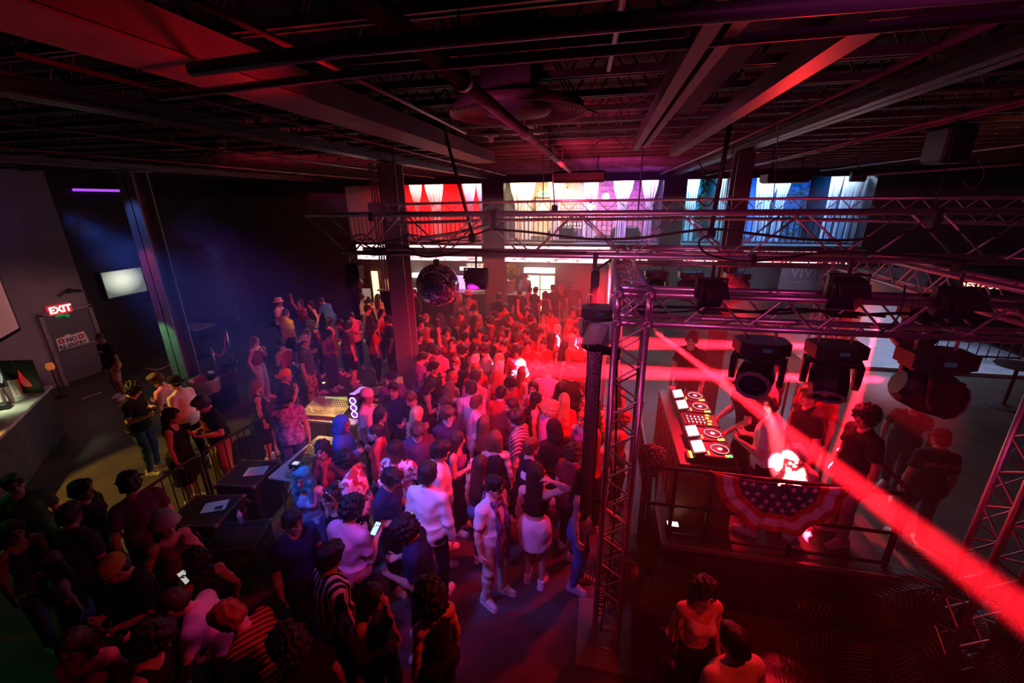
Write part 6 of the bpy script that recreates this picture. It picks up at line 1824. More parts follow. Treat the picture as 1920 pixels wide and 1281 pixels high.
case((-5.15, 4.55, 0), (.62, .62, .72), .12, 'black road case with a white sheet on it beside the lighting table')
case((-5.2, 3.82, 0), (.7, .6, .62), .2, 'black road case with a printed sheet nearest the barrier')
case((-4.5, 3.62, 0), (.6, .5, .5), .3, 'low black road case with bright edges in front of the lighting table')
for x, y, z, rz, lb in ((-5.05, 4.6, .722, .35, 'white sheet of paper on the road case by the lighting table'), (-5.12, 3.9, .622, .5, 'sheet of paper with dark square on the near road case')):
    t = thing('paper_sheet', lb, 'paper', (x, y, z + .002), rz)
    b = MB(); b.box((0, 0, .0015), (.3, .22, .003)); b.build('sheet', M_paper, t)
    b = MB()
    if 'dark' in lb: b.box((.06, -.05, .0035), (.1, .08, .001))
    else:
        for k in range(6): b.box((0, -.08 + k * .03, .0035), (.22, .006, .001))
    b.build('print', MK, t)
t = thing('water_bottle', 'clear water bottle standing on the low road case', 'bottle', (-4.62, 3.8, .512))
b = MB(); b.lathe([(0, 0), (.032, 0), (.034, .02), (.033, .09), (.035, .1), (.034, .15), (.014, .185), (.013, .2), (0, .2)], 14); b.build('bottle', mat('bottle_clear', (.5, .55, .7), .1, spec=.9), t, True)
b = MB(); b.cyl((0, 0, .2), (0, 0, .22), .015, n=12); b.build('cap', mat('cap_blue', (.1, .2, .6), .4), t)
# ================================================================== everyone in the room
HD = {'short': 'short {} hair', 'crop': 'cropped {} hair', 'mop': 'thick {} hair', 'curly': 'curly {} hair', 'bigcurly': 'big curly {} hair', 'long': 'long {} hair', 'longwavy': 'long wavy {} hair', 'verylong': 'very long {} hair', 'bob': 'straight {} bob', 'ponytail': '{} ponytail', 'bun': '{} hair in a bun', 'dreads': '{} dreadlocks', 'hood': '{} hood up', 'scarf': '{} headscarf'}
TD = {'tee': 'tee', 'long': 'long-sleeved top', 'hoodie': 'hoodie', 'tank': 'tank top', 'crop': 'crop top', 'dress': 'dress'}
CN = {'lightblue': 'light blue', 'lightgrey': 'light grey', 'darkgrey': 'dark grey', 'lightbrown': 'light brown', 'paledenim': 'pale denim'}
SPEC = []
def PP(px, py, face, pose, top, bottom, hair, where, skin=0, h=None, hat=None, z=0.0, group=None, label=None, fix=False, at=None, **kw):
    if h is None: h = .985 if pose[0] == 'm' else .935
    zc = z + crown_z(pose, h) + (.03 if not hat else .05) * h
    w = at_z(px, py, zc)
    cx, cy = crown_xy(pose, face, h)
    if label is None:
        hk, hc = (hair.split(':') + ['dark'])[:2] if hair != 'bald' else ('bald', '')
        hd = HD[hk].format({'dark': 'dark brown'}.get(hc, CN.get(hc, hc))) if hair != 'bald' else 'shaved head'
        if hat: hn, hcol = hat.split(':'); hd = {'cap': '{} cap', 'backcap': '{} cap', 'bucket': '{} bucket hat', 'beanie': '{} beanie'}[hn].format(CN.get(hcol, hcol))
        tk, tc = top.split(':'); base, _, pat = tc.partition('_')
        td = CN.get(base, base) + {'': '', 'floral': ' floral', 'stripe': ' striped', 'dye': ' tie-dye', 'camo': ' camouflage', 'check': ' checked', 'pattern': ' patterned'}[pat] + ' ' + TD[tk]
        label = 'person with %s in %s, %s' % (hd, td, where)
        if len(label.split()) > 16: label = 'person in %s, %s' % (td, where)
        if len(label.split()) > 16: label = 'person, ' + where
    X_, Y_ = (w.x - cx, w.y - cy) if at is None else at
    if z > 0 and at is None: Y_ = max(Y_, 4.52)
    if at is not None: fix = True
    SPEC.append(dict(x=X_, y=Y_, face=face, pose=pose, top=top, bottom=bottom, hair=hair, skin=skin, h=h, hat=hat, z=z, label=label, group=group, fix=fix, kw=kw, px=px))
J, K_, B_k = 'jeans:denim', 'shorts:khaki', 'trousers:black'
# --- far left group
PP(521, 558, -75, 'm_mouth', 'tee:white', B_k, 'short:black', 'hand at mouth, left group', 2, hat='bucket:white')
PP(535, 578, -12, 'm_stand', 'tee:yellow', 'shorts:black', 'crop:black', 'back turned, left group', 1, h=1.0)
PP(561, 560, 180, 'f_cheer', 'tank:maroon', J, 'longwavy:dark', 'arm raised against the dark back wall', 1)
PP(580, 563, 150, 'f_drink', 'tank:black', J, 'long:black', 'in the dark behind the yellow tee', 0)
PP(599, 556, 80, 'm_lean', 'tee:blue', J, 'short:dark', 'leaning over by the dark back wall', 0)
PP(583, 598, 20, 'f_stand', 'tank:black', B_k, 'longwavy:dark', 'right beside the yellow tee', 0)
PP(617, 593, -60, 'f_mouth', 'long:pink', 'skirt:tan', 'long:dark', 'hands near chin behind the cap man', 1)
PP(591, 612, -85, 'm_drink', 'tee:black', J, 'short:dark', 'forearms raised, left group', 1, hat='backcap:grey')
PP(570, 626, -70, 'm_stand', 'tee:darkgrey', 'trousers:khaki_camo', 'short:dark', 'camouflage trousers, left group', 1, h=1.02, hat='backcap:lightgrey')
PP(606, 620, -100, 'f_phone', 'tank:purple', J, 'long:dark', 'half hidden behind the black tee', 1)
PP(476, 629, -80, 'f_mouth', 'tank:maroon', 'jeans:paledenim', 'verylong:lightbrown', 'pale jeans, leftmost of the left group', 0)
PP(523, 634, 70, 'f_phone', 'tank:red', 'skirt:denim', 'bun:black', 'denim skirt, facing the pale jeans', 1)
PP(657, 585, -150, 'm_phone', 'tee:pink', B_k, 'short:dark', 'hands by the face left of the column', 0)
PP(646, 602, -35, 'm_stand', 'tee:tan_pattern', 'shorts:black', 'mop:black', 'patterned shirt, back turned', 0, h=1.0)
PP(634, 598, 150, 'f_phone', 'tank:black', B_k, 'long:black', 'between pink tee and patterned shirt', 1)
PP(520, 692, -60, 'm_mouth', 'tee:black', B_k, 'bald', 'drinking behind the sound engineer, SHOW on the back', 1, h=.98, hat='backcap:orange', label='person in black SHOW tee and orange cap drinking behind the sound engineer')
PP(494, 707, -40, 'f_stand', 'dress:black', 'skirt:black', 'long:lightbrown', 'black dress behind the fence', 0, label='person with long light hair in a black dress behind the barrier fence')
PP(532, 730, -150, 'm_stand', 'tee:purple_dye', J, 'short:black', '', 0, h=1.02, hat='cap:black', label='bearded sound engineer, a person in purple tie-dye tee and black cap')
# --- by the left column
PP(262, 712, -70, 'm_phone', 'tee:black', J, 'curly:black', '', 0, h=1.0, shoes='white', label='person with curly hair in black tee facing the pink tee left of the column')
PP(275, 702, 110, 'm_phone', 'tee:pink', B_k, 'mop:brown', '', 0, label='person with thick hair in bright pink tee left of the column')
PP(322, 702, 95, 'm_stand', 'tee:white', B_k, 'crop:black', '', 0, h=1.0, hat='backcap:black', label='person in white tee and backwards cap in front of the left column')
PP(320, 763, -60, 'f_stand', 'dress:black', 'skirt:black', 'longwavy:black', '', 1, h=.97, label='person with long black hair in long black dress at the barrier corner')
PP(367, 744, 160, 'm_phone', 'tee:black', 'baggy:khaki', 'mop:dark', '', 0, h=1.0, shoes='black', label='person in black tee with red print and khaki trousers at the barrier fence')
PP(184, 624, 175, 'm_stand', 'tee:black', K_, 'crop:black', '', 2, h=.97, label='security guard in black SECURITY tee and khaki shorts by the exit door')
# --- lower left, near the camera
PP(140, 901, -65, 'm_stand', 'tee:black', B_k, 'short:black', '', 1, label='person with short hair in profile, white collar, on the olive floor patch')
PP(228, 884, 70, 'm_drink', 'tee:black_pattern', B_k, 'mop:black', '', 0, h=1.02, hat='cap:black', label='person in black cap and printed tee holding a purple cup by the fence')
PP(112, 953, 10, 'm_stand', 'tee:darkgrey', B_k, 'short:dark', '', 1, h=1.0, label='broad-backed person in dark tee seen from behind, lower left')
PP(83, 1020, 150, 'f_drink', 'tank:black', J, 'long:black', '', 1, label='person with long black hair and red-lit arm, lower left')
PP(16, 888, -120, 'm_stand', 'tee:green', B_k, 'short:dark', '', 0, label='green-lit person at the left edge beside the bar front')
PP(34, 972, -90, 'f_stand', 'tank:darkgrey', J, 'long:dark', '', 1, label='dim long-haired person at the left edge below the green one')
PP(213, 1022, 165, 'm_phone', 'tee:black', B_k, 'short:dark', '', 1, hat='beanie:mustard', label='person in mustard beanie and black tee, lower left')
PP(287, 981, -105, 'f_mouth', 'tank:brown', B_k, 'long:dark', '', 0, hat='bucket:lightgrey', label='person in pale bucket hat and brown top beside the fence')
PP(358, 1028, 75, 'f_mouth', 'tank:navy', B_k, 'longwavy:black', '', 1, label='person with long black hair and orange-lit arm below the fence')
PP(285, 1118, 120, 'm_lean', 'tee:white', B_k, 'short:dark', '', 0, h=1.0, label='person bending forward in a bright pink-lit white tee, lower left')
PP(237, 1167, -60, 'm_phone', 'tank:black', B_k, 'curly:black', '', 1, label='person with curly black hair and red-lit forearm in the bottom left')
PP(22, 1228, -40, 'm_stand', 'tee:pink', B_k, 'short:dark', '', 0, label='person in pinkish tee cut off at the bottom left corner')
PP(120, 1218, -150, 'f_stand', 'tank:maroon', B_k, 'long:dark', '', 1, label='dim person near the bottom edge right of the pinkish tee')
PP(440, 1116, 100, 'm_lean', 'long:red_check', B_k, 'mop:red', '', 0, label='person in red patterned shirt stooping at the bottom, left of the stripes')
PP(540, 1160, 80, 'f_lean', 'tee:black', B_k, 'bigcurly:dark', '', 1, h=.95, label='person with big dark hair leaning at the bottom, below the striped shirt')
PP(605, 1018, -35, 'm_stand', 'long:black_stripe', B_k, 'mop:black', '', 1, h=1.0, label='person in black and pale striped long shirt near the bottom')
PP(713, 1108, -100, 'f_drink', 'tank:black', B_k, 'long:black', '', 1, label='person with long black hair and red-lit shoulder, left of the big curls')
PP(770, 1090, 55, 'f_stand', 'tank:black', B_k, 'bigcurly:black', '', 0, h=.96, label='person with big curly hair and red-lit bare arm, bottom centre')
# --- front rows of the dance floor
PP(570, 957, -110, 'm_stand', 'tee:navy', B_k, 'short:dark', '', 1, label='person with short hair in navy tee, below the blue headscarf')
PP(632, 934, -8, 'm_phone', 'tee:pink', B_k, 'curly:black', '', 0, h=1.02, label='person in pale pink tee with back text holding a lit phone')
PP(646, 910, 150, 'f_stand', 'tank:black', B_k, 'bun:dark', '', 1, label='person with silver headband behind the pale pink tee')
PP(750, 970, 105, 'm_phone', 'tee:navy', B_k, 'curly:black', '', 1, label='person with curly hair in dark navy tee below the white shirt')
PP(779, 851, -5, 'm_stand', 'long:white', B_k, 'mop:dark', '', 0, h=1.04, label='person in billowing white shirt seen from behind, centre front')
PP(854, 823, -65, 'm_stand', 'tee:white', 'shorts:black', 'mop:black', '', 0, h=1.02, label='person in white tee and black shorts facing the stage, centre front')
PP(926, 887, -115, 'm_stand', 'tee:white', 'trousers:beige', 'short:black', '', 0, h=1.0, shoes='beige', label='person in sunglasses, white shirt and hanging scarf, front of the crowd')
PP(744, 881, -95, 'm_phone', 'tee:navy', B_k, 'mop:black', '', 1, label='person in navy tee looking at a small phone, left of the white shirt')
PP(565, 876, -165, 'f_stand', 'tank:lightblue', J, 'scarf:teal', '', 0, label='smiling person in blue and teal headscarf at the folding table')
PP(603, 822, 175, 'f_drink', 'long:maroon', B_k, 'longwavy:black', '', 0, h=.96, label='person with wavy dark hair and red scarf holding a clear cup')
PP(637, 783, -70, 'm_drink', 'hoodie:blue', B_k, 'hood:blue', '', 1, label='person with blue hood up beside the violet computer case')
PP(676, 836, 95, 'm_phone', 'tee:white_floral', B_k, 'curly:black', '', 0, label='person with curly black hair in white and red floral shirt')
PP(692, 725, -75, 'm_stand', 'tee:white', B_k, 'crop:black', '', 1, h=1.0, hat='backcap:white', label='person in white cap and lilac-lit tee behind the computer case')
PP(701, 790, 100, 'f_drink', 'long:red', B_k, 'ponytail:dark', '', 0, label='person with dark ponytail in red off-shoulder top')
PP(712, 766, -75, 'f_stand', 'long:black', B_k, 'bob:black', '', 1, label='person with dark bob and red-lit cheek above the ponytail')
PP(768, 801, 180, 'm_drink', 'tee:white_floral', B_k, 'dreads:black', '', 3, label='person with long dreadlocks in white and red graphic tee')
PP(738, 700, -130, 'm_stand', 'tee:purple', B_k, 'crop:dark', '', 0, hat='backcap:navy', label='person in backwards navy cap and purple tee below the column')
PP(752, 718, 175, 'm_stand', 'tee:navy', B_k, 'short:black', '', 0, label='person with short black hair in navy tee facing camera below the column')
PP(780, 735, 165, 'm_phone', 'tee:black', B_k, 'short:brown', '', 0, label='person with short brown hair clapping in black tee')
PP(811, 751, -20, 'f_stand', 'tank:pink', J, 'verylong:blond', '', 0, label='person with very long blond hair and bare arms, back turned')
PP(828, 776, -140, 'm_phone', 'tee:black_pattern', B_k, 'mop:brown', '', 0, h=1.0, label='person with thick brown hair in printed black tee looking down')
PP(882, 752, -130, 'm_stand', 'long:navy', B_k, 'mop:brown', '', 0, h=1.0, label='person in blue collared shirt, thick brown hair, centre of the crowd')
PP(897, 804, -85, 'f_drink', 'tank:purple', B_k, 'long:dark', '', 0, label='person with long dark hair in profile, red-lit face, holding a cup')
PP(911, 834, -15, 'f_stand', 'tank:black', J, 'verylong:dark', '', 1, label='person with straight dark hair and tank top behind the sunglasses')
PP(947, 797, 10, 'f_stand', 'tank:black', B_k, 'bob:brown', '', 0, h=.96, label='person with rounded brown bob seen from behind, centre right')
PP(967, 751, 85, 'm_stand', 'tee:lightgrey_check', B_k, 'mop:black', '', 0, h=1.02, label='person in grey checked shirt facing left, dark swept hair')
PP(987, 808, -60, 'm_cross', 'tee:black', B_k, 'short:brown', '', 0, h=1.0, label='person in black tee with white sleeve print and folded arms')
PP(998, 756, -60, 'm_stand', 'tee:pink', B_k, 'curly:blond', '', 0, label='person with curly blond hair in pink tee')
PP(1012, 746, -80, 'f_stand', 'tank:maroon', B_k, 'long:black', '', 0, label='person with red-lit face in profile above the black hoodie')
PP(1020, 772, 30, 'm_stand', 'hoodie:black', B_k, 'hood:black', '', 1, label='person in black hoodie with the hood up, right of the curly blond')
PP(1058, 763, 160, 'f_stand', 'tank:purple', B_k, 'bun:lightbrown', '', 0, label='person with hair tied up facing the camera in strappy top')
PP(1061, 804, 5, 'f_stand', 'tank:red', B_k, 'verylong:red', '', 0, label='person with very long red hair, back turned, by the column speaker')
PP(1008, 846, -5, 'f_head', 'crop:black', 'skirt:white', 'verylong:dark', '', 0, h=.98, label='person with hand on head, long dark hair and white denim skirt')
PP(1027, 818, -40, 'm_stand', 'tee:maroon', B_k, 'curly:brown', '', 0, h=.95, label='person with curly brown hair behind the raised arm')
PP(1088, 874, -100, 'f_stand', 'crop:black', 'jeans:blue', 'longwavy:dark', '', 0, h=.97, label='person in blue jeans and crop top left of the front tower')
PP(1046, 731, 10, 'f_stand', 'tee:red', B_k, 'verylong:blond', '', 0, label='person with very long blond hair, back turned, glowing red')
PP(1150, 770, -110, 'f_stand', 'tank:red', B_k, 'bigcurly:red', '', 0, label='person with red-lit curls between speaker and tower')
PP(1148, 705, 120, 'f_stand', 'tank:maroon', B_k, 'bun:dark', '', 1, label='person half hidden behind the column speaker clamp')
# --- middle of the crowd
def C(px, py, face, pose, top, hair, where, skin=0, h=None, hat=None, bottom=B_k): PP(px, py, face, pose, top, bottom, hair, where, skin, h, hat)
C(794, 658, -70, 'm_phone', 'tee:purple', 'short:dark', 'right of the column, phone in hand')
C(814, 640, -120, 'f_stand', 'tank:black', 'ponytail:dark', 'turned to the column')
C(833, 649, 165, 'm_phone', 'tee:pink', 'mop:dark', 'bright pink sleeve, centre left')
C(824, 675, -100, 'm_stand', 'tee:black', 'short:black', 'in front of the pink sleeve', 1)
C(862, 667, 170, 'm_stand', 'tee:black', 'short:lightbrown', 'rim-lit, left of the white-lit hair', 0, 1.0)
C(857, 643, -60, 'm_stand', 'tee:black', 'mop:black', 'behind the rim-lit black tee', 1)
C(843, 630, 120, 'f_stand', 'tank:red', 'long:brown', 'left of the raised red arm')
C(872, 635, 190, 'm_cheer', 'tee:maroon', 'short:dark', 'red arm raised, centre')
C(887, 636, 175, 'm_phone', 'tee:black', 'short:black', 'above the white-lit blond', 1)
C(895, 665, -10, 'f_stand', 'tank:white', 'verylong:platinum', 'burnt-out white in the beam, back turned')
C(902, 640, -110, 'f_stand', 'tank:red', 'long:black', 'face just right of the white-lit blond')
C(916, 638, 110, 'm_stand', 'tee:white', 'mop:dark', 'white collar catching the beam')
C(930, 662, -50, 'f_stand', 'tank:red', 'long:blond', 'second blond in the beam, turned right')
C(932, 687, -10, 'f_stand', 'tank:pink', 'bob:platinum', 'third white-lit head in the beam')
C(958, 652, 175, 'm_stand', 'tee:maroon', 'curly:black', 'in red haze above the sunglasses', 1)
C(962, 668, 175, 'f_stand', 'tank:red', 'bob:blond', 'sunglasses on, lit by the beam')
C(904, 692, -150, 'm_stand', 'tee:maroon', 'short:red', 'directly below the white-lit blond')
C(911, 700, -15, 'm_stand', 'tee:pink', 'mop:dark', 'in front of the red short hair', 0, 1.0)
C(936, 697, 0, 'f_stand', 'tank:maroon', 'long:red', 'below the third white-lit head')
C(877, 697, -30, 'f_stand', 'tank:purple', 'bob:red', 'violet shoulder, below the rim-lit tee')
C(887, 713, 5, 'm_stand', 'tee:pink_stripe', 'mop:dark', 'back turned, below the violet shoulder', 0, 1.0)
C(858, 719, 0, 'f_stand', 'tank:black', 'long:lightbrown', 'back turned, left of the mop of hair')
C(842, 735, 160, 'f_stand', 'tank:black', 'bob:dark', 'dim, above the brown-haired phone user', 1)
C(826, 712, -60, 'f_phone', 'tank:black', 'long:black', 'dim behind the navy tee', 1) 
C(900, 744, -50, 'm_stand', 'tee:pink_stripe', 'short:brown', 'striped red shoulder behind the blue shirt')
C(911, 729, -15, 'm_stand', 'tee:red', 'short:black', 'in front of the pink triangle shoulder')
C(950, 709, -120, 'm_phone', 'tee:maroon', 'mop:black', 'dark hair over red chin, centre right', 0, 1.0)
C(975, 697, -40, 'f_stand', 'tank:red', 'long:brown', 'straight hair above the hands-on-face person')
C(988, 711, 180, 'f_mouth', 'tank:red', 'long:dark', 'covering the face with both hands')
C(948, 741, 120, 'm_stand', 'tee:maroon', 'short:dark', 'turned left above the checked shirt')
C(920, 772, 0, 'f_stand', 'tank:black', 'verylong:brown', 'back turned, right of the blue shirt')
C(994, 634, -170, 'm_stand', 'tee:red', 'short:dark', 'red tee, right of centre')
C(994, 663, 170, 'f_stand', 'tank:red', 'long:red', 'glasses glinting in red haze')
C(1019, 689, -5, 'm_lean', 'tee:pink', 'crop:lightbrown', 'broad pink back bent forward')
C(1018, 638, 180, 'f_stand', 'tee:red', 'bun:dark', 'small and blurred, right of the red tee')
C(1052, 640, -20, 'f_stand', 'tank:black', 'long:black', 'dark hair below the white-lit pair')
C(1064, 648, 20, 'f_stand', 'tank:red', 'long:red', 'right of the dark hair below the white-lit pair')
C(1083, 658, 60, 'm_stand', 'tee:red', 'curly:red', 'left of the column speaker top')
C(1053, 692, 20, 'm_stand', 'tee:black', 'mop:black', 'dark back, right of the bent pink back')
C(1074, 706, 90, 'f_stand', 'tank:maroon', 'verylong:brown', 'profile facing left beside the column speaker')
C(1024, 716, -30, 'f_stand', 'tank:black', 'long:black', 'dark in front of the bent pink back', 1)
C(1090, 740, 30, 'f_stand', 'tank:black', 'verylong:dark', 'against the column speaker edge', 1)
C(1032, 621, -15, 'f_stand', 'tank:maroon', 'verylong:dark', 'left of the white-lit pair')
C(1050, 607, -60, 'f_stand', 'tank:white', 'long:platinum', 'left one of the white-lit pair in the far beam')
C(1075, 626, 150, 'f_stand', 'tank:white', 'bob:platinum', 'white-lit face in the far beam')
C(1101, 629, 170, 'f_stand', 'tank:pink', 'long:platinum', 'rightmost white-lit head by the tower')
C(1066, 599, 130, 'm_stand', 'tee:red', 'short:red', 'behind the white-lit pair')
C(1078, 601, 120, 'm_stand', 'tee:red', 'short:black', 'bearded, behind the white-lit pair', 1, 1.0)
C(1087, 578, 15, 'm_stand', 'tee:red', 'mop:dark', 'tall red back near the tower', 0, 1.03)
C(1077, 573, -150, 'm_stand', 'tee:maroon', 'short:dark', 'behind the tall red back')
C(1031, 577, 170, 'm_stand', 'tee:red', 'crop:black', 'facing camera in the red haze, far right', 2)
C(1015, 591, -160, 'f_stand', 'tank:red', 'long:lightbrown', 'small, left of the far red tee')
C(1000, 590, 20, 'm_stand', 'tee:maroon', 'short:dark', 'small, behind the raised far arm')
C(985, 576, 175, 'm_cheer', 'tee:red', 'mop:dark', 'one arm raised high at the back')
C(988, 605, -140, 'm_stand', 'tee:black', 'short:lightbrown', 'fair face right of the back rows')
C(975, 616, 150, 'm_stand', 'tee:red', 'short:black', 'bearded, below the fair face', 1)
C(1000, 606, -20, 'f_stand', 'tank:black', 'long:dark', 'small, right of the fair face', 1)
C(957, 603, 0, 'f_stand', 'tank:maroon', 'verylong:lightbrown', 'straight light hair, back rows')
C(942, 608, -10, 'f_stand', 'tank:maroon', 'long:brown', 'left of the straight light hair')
C(931, 600, 30, 'f_stand', 'tank:black', 'bob:dark', 'right of the tall swept hair')
C(940, 583, 60, 'm_stand', 'tee:maroon', 'short:black', 'below the large dark silhouette', 1)
C(954, 587, 170, 'f_stand', 'tank:black', 'verylong:dark', 'facing camera below the curly silhouette')
C(919, 594, 100, 'm_stand', 'tee:maroon', 'mop:black', 'tall swept hair, back rows', 0, 1.02)
C(903, 611, 175, 'm_stand', 'tee:red', 'short:black', 'red-lit face under dark fringe, back rows')
C(902, 604, 10, 'm_stand', 'tee:black', 'crop:lightbrown', 'pale cap-like hair behind the dark fringe')
C(872, 604, -80, 'f_stand', 'tank:maroon', 'long:dark', 'profile below the cap man')
C(884, 589, 5, 'f_stand', 'tank:red', 'verylong:black', 'back turned, long black hair, back rows')
C(851, 589, 10, 'f_stand', 'tank:black', 'long:dark', 'below the blond at the back bar')
C(861, 583, 170, 'm_stand', 'tee:maroon', 'short:dark', 'face below the magenta shirt')
C(872, 560, -20, 'm_stand', 'tee:pink', 'crop:black', 'magenta-lit shirt in front of the red bucket hat', 1)
C(888, 569, 160, 'm_stand', 'tank:red', 'short:black', 'dark cap, beside the magenta shirt', 1, None, 'cap:black')
C(947, 568, 180, 'm_stand', 'tee:red', 'mop:dark', 'below the flower bucket')
C(868, 624, -120, 'm_stand', 'tee:maroon', 'mop:black', 'left of centre, behind the raised red arm', 1)
C(828, 588, 60, 'f_stand', 'hoodie:darkgrey', 'hood:darkgrey', 'below the mirror ball')
C(799, 587, -30, 'm_stand', 'tee:red', 'crop:red', 'small red head below the mirror ball')
C(791, 594, -150, 'm_stand', 'tee:purple', 'curly:black', 'right of the column at the back', 0, 1.0)
C(779, 606, -60, 'm_stand', 'tee:navy', 'short:dark', 'against the right side of the column')
C(806, 610, 0, 'f_stand', 'tank:red', 'long:red', 'rim-lit, left of the mirror ball pair')
C(827, 611, -150, 'f_stand', 'tank:maroon', 'longwavy:dark', 'facing right under the mirror ball')
C(814, 602, 20, 'm_stand', 'tee:black', 'short:dark', 'between the curly and the hooded one', 1)
C(785, 620, -120, 'm_stand', 'tee:black', 'mop:black', 'red cheek beside the column', 1)
C(889, 613, 30, 'f_stand', 'tank:maroon', 'bun:dark', 'small bun, left of the dark fringe', 1)
C(925, 622, -160, 'f_stand', 'tank:red', 'bob:brown', 'small face between the back rows')
C(945, 634, 160, 'm_stand', 'tee:maroon', 'short:dark', 'blurred in haze below the brown hair')
C(1010, 612, -100, 'f_stand', 'tank:red', 'ponytail:dark', 'holding up a lit phone hand')
C(962, 628, -30, 'm_stand', 'tee:maroon', 'mop:dark', 'blurred, above the curly black hair')
# --- back bar crowd
def F_(px, py, face, pose, top, hair, where, skin=0, h=None, hat=None): PP(px, py, face, pose, top, B_k, hair, where, skin, h, hat)
F_(876, 543, 20, 'm_stand', 'tee:red', 'short:dark', 'at the back bar', 1, 1.03, 'bucket:pink')
F_(864, 551, 0, 'f_stand', 'tee:tan', 'long:blond', 'at the back bar right of the mirror ball')
F_(935, 547, 5, 'm_stand', 'tee:black', 'short:black', 'large dark silhouette left of the flowers', 2, 1.08)
F_(974, 541, 10, 'm_stand', 'tee:black', 'short:dark', 'silhouette below the flower bucket')
F_(994, 537, -20, 'f_stand', 'tee:pink', 'bun:dark', 'silhouette below the bartender')
F_(1007, 537, -40, 'm_stand', 'tee:black', 'short:dark', 'silhouette against the warm doorway')
F_(1022, 544, 10, 'f_stand', 'tank:black', 'bob:dark', 'small silhouette in the warm doorway glow')
F_(1035, 533, 15, 'm_stand', 'tee:black', 'short:black', 'tall silhouette at the right of the warm doorway', 1, 1.02)
F_(1051, 532, 30, 'f_stand', 'tee:darkgrey', 'longwavy:blond', 'halo of hair right of the warm doorway')
F_(1077, 529, -10, 'm_stand', 'tee:black', 'short:lightbrown', 'rim-lit ears, right of the hair halo')
F_(1112, 535, -20, 'f_stand', 'tank:pink', 'long:dark', 'pink top by the slim hanging speaker')
F_(775, 541, 150, 'm_stand', 'long:darkgrey', 'short:brown', 'left of the mirror ball by the lamp')
F_(679, 551, -60, 'f_drink', 'tank:pink', 'bun:dark', 'by the yellow doorway, bare shoulder')
F_(691, 557, 20, 'f_stand', 'tank:black', 'bun:black', 'small dark head by the yellow doorway')
F_(708, 550, 5, 'f_stand', 'tank:white', 'verylong:brown', 'white top by the yellow doorway')
F_(703, 571, -60, 'm_stand', 'long:tan', 'short:dark', 'tan jacket left of the column')
F_(715, 577, -100, 'f_stand', 'tank:red', 'long:dark', 'red-lit face beside the tan jacket')
F_(732, 575, 30, 'f_stand', 'tee:darkgrey', 'longwavy:dark', 'against the left side of the column')
F_(720, 592, 110, 'm_drink', 'tee:black', 'short:black', 'bearded, fist out, left of the column', 1, 1.0)
F_(707, 604, -50, 'f_stand', 'tee:red', 'verylong:dark', 'red top left of the bearded black tee')
F_(694, 590, -30, 'f_stand', 'tank:brown', 'long:dark', 'dim behind the red top', 1)
PP(985, 516, -150, 'm_stand', 'tee:lightblue', B_k, 'short:grey', '', 1, h=1.0, hat='cap:grey', label='bartender in light blue shirt and cap before the warm doorway')
SPEC[-1].update(y=17.3, x=at_y(985, 530, 17.3).x, z=0, fix=True)
# --- on the stage
PP(1342, 727, 95, 'm_djl', 'tee:black', B_k, 'short:dark', '', 0, z=SZ, at=(2.02, 5.42), label='DJ, a person in black tee with headphones reaching over the decks')
PP(1312, 640, 150, 'm_stand', 'tee:black', B_k, 'mop:dark', '', 0, z=SZ, at=(1.5, 6.85), label='person with thick dark hair in black tee behind the DJ booth')
PP(1408, 727, 60, 'm_phone', 'tee:white', 'shorts:black', 'short:dark', '', 0, z=SZ, h=.98, at=(1.94, 4.56), label='person in white tee and black shorts standing beside the DJ')
PP(1522, 755, 95, 'm_stand', 'tee:black', J, 'short:brown', '', 0, z=SZ, h=.97, at=(2.46, 4.98), label='person with short brown hair in black tee behind the flag', shoes='white')
PP(1607, 763, 100, 'm_stand', 'tee:black', 'jeans:grey', 'curly:black', '', 1, z=SZ, h=.95, at=(2.84, 4.6), label='person with dark curls in black tee at the right end of the flag', shoes='lightgrey')
PP(1532, 727, 120, 'm_stand', 'tee:maroon', B_k, 'short:dark', '', 0, z=SZ, at=(2.72, 5.4), label='person with red-lit face behind the brown-haired black tee on stage')
PP(1470, 737, 70, 'f_stand', 'tee:pink', B_k, 'bun:dark', '', 0, z=SZ, at=(2.3, 5.75), label='person in pinkish top in the middle of the stage')
PP(1497, 745, 30, 'm_stand', 'tee:black', B_k, 'mop:dark', '', 1, z=SZ, at=(2.5, 6.25), label='dark person at the back of the stage behind the pinkish top')
PP(1469, 846, 120, 'f_crouch', 'tank:white', 'jeans:paledenim', 'mop:platinum', '', 0, h=.93, at=(2.36, 4.52), z=SZ, label='person with white-blond hair burnt out in the beam above the flag')
PP(1770, 800, -5, 'm_stand', 'tee:black', B_k, 'short:black', '', 1, h=1.0, hat='cap:black', label='security guard with SECURITY on the back, right of the stage')
PP(1722, 742, 140, 'm_walk', 'tee:black', B_k, 'crop:black', '', 1, label='person in black walking below the right hanging spotlight')
# --- bottom right
PP(1333, 1098, -165, 'f_stand', 'crop:white', B_k, 'longwavy:black', '', 0, h=.96, label='person in white corset top with small bag below the stage')
PP(1373, 1160, 25, 'm_stand', 'tee:beige', B_k, 'short:black', '', 0, h=1.0, label='person in beige tee, back turned, bottom right')

SPEC = [s for s in SPEC if s]
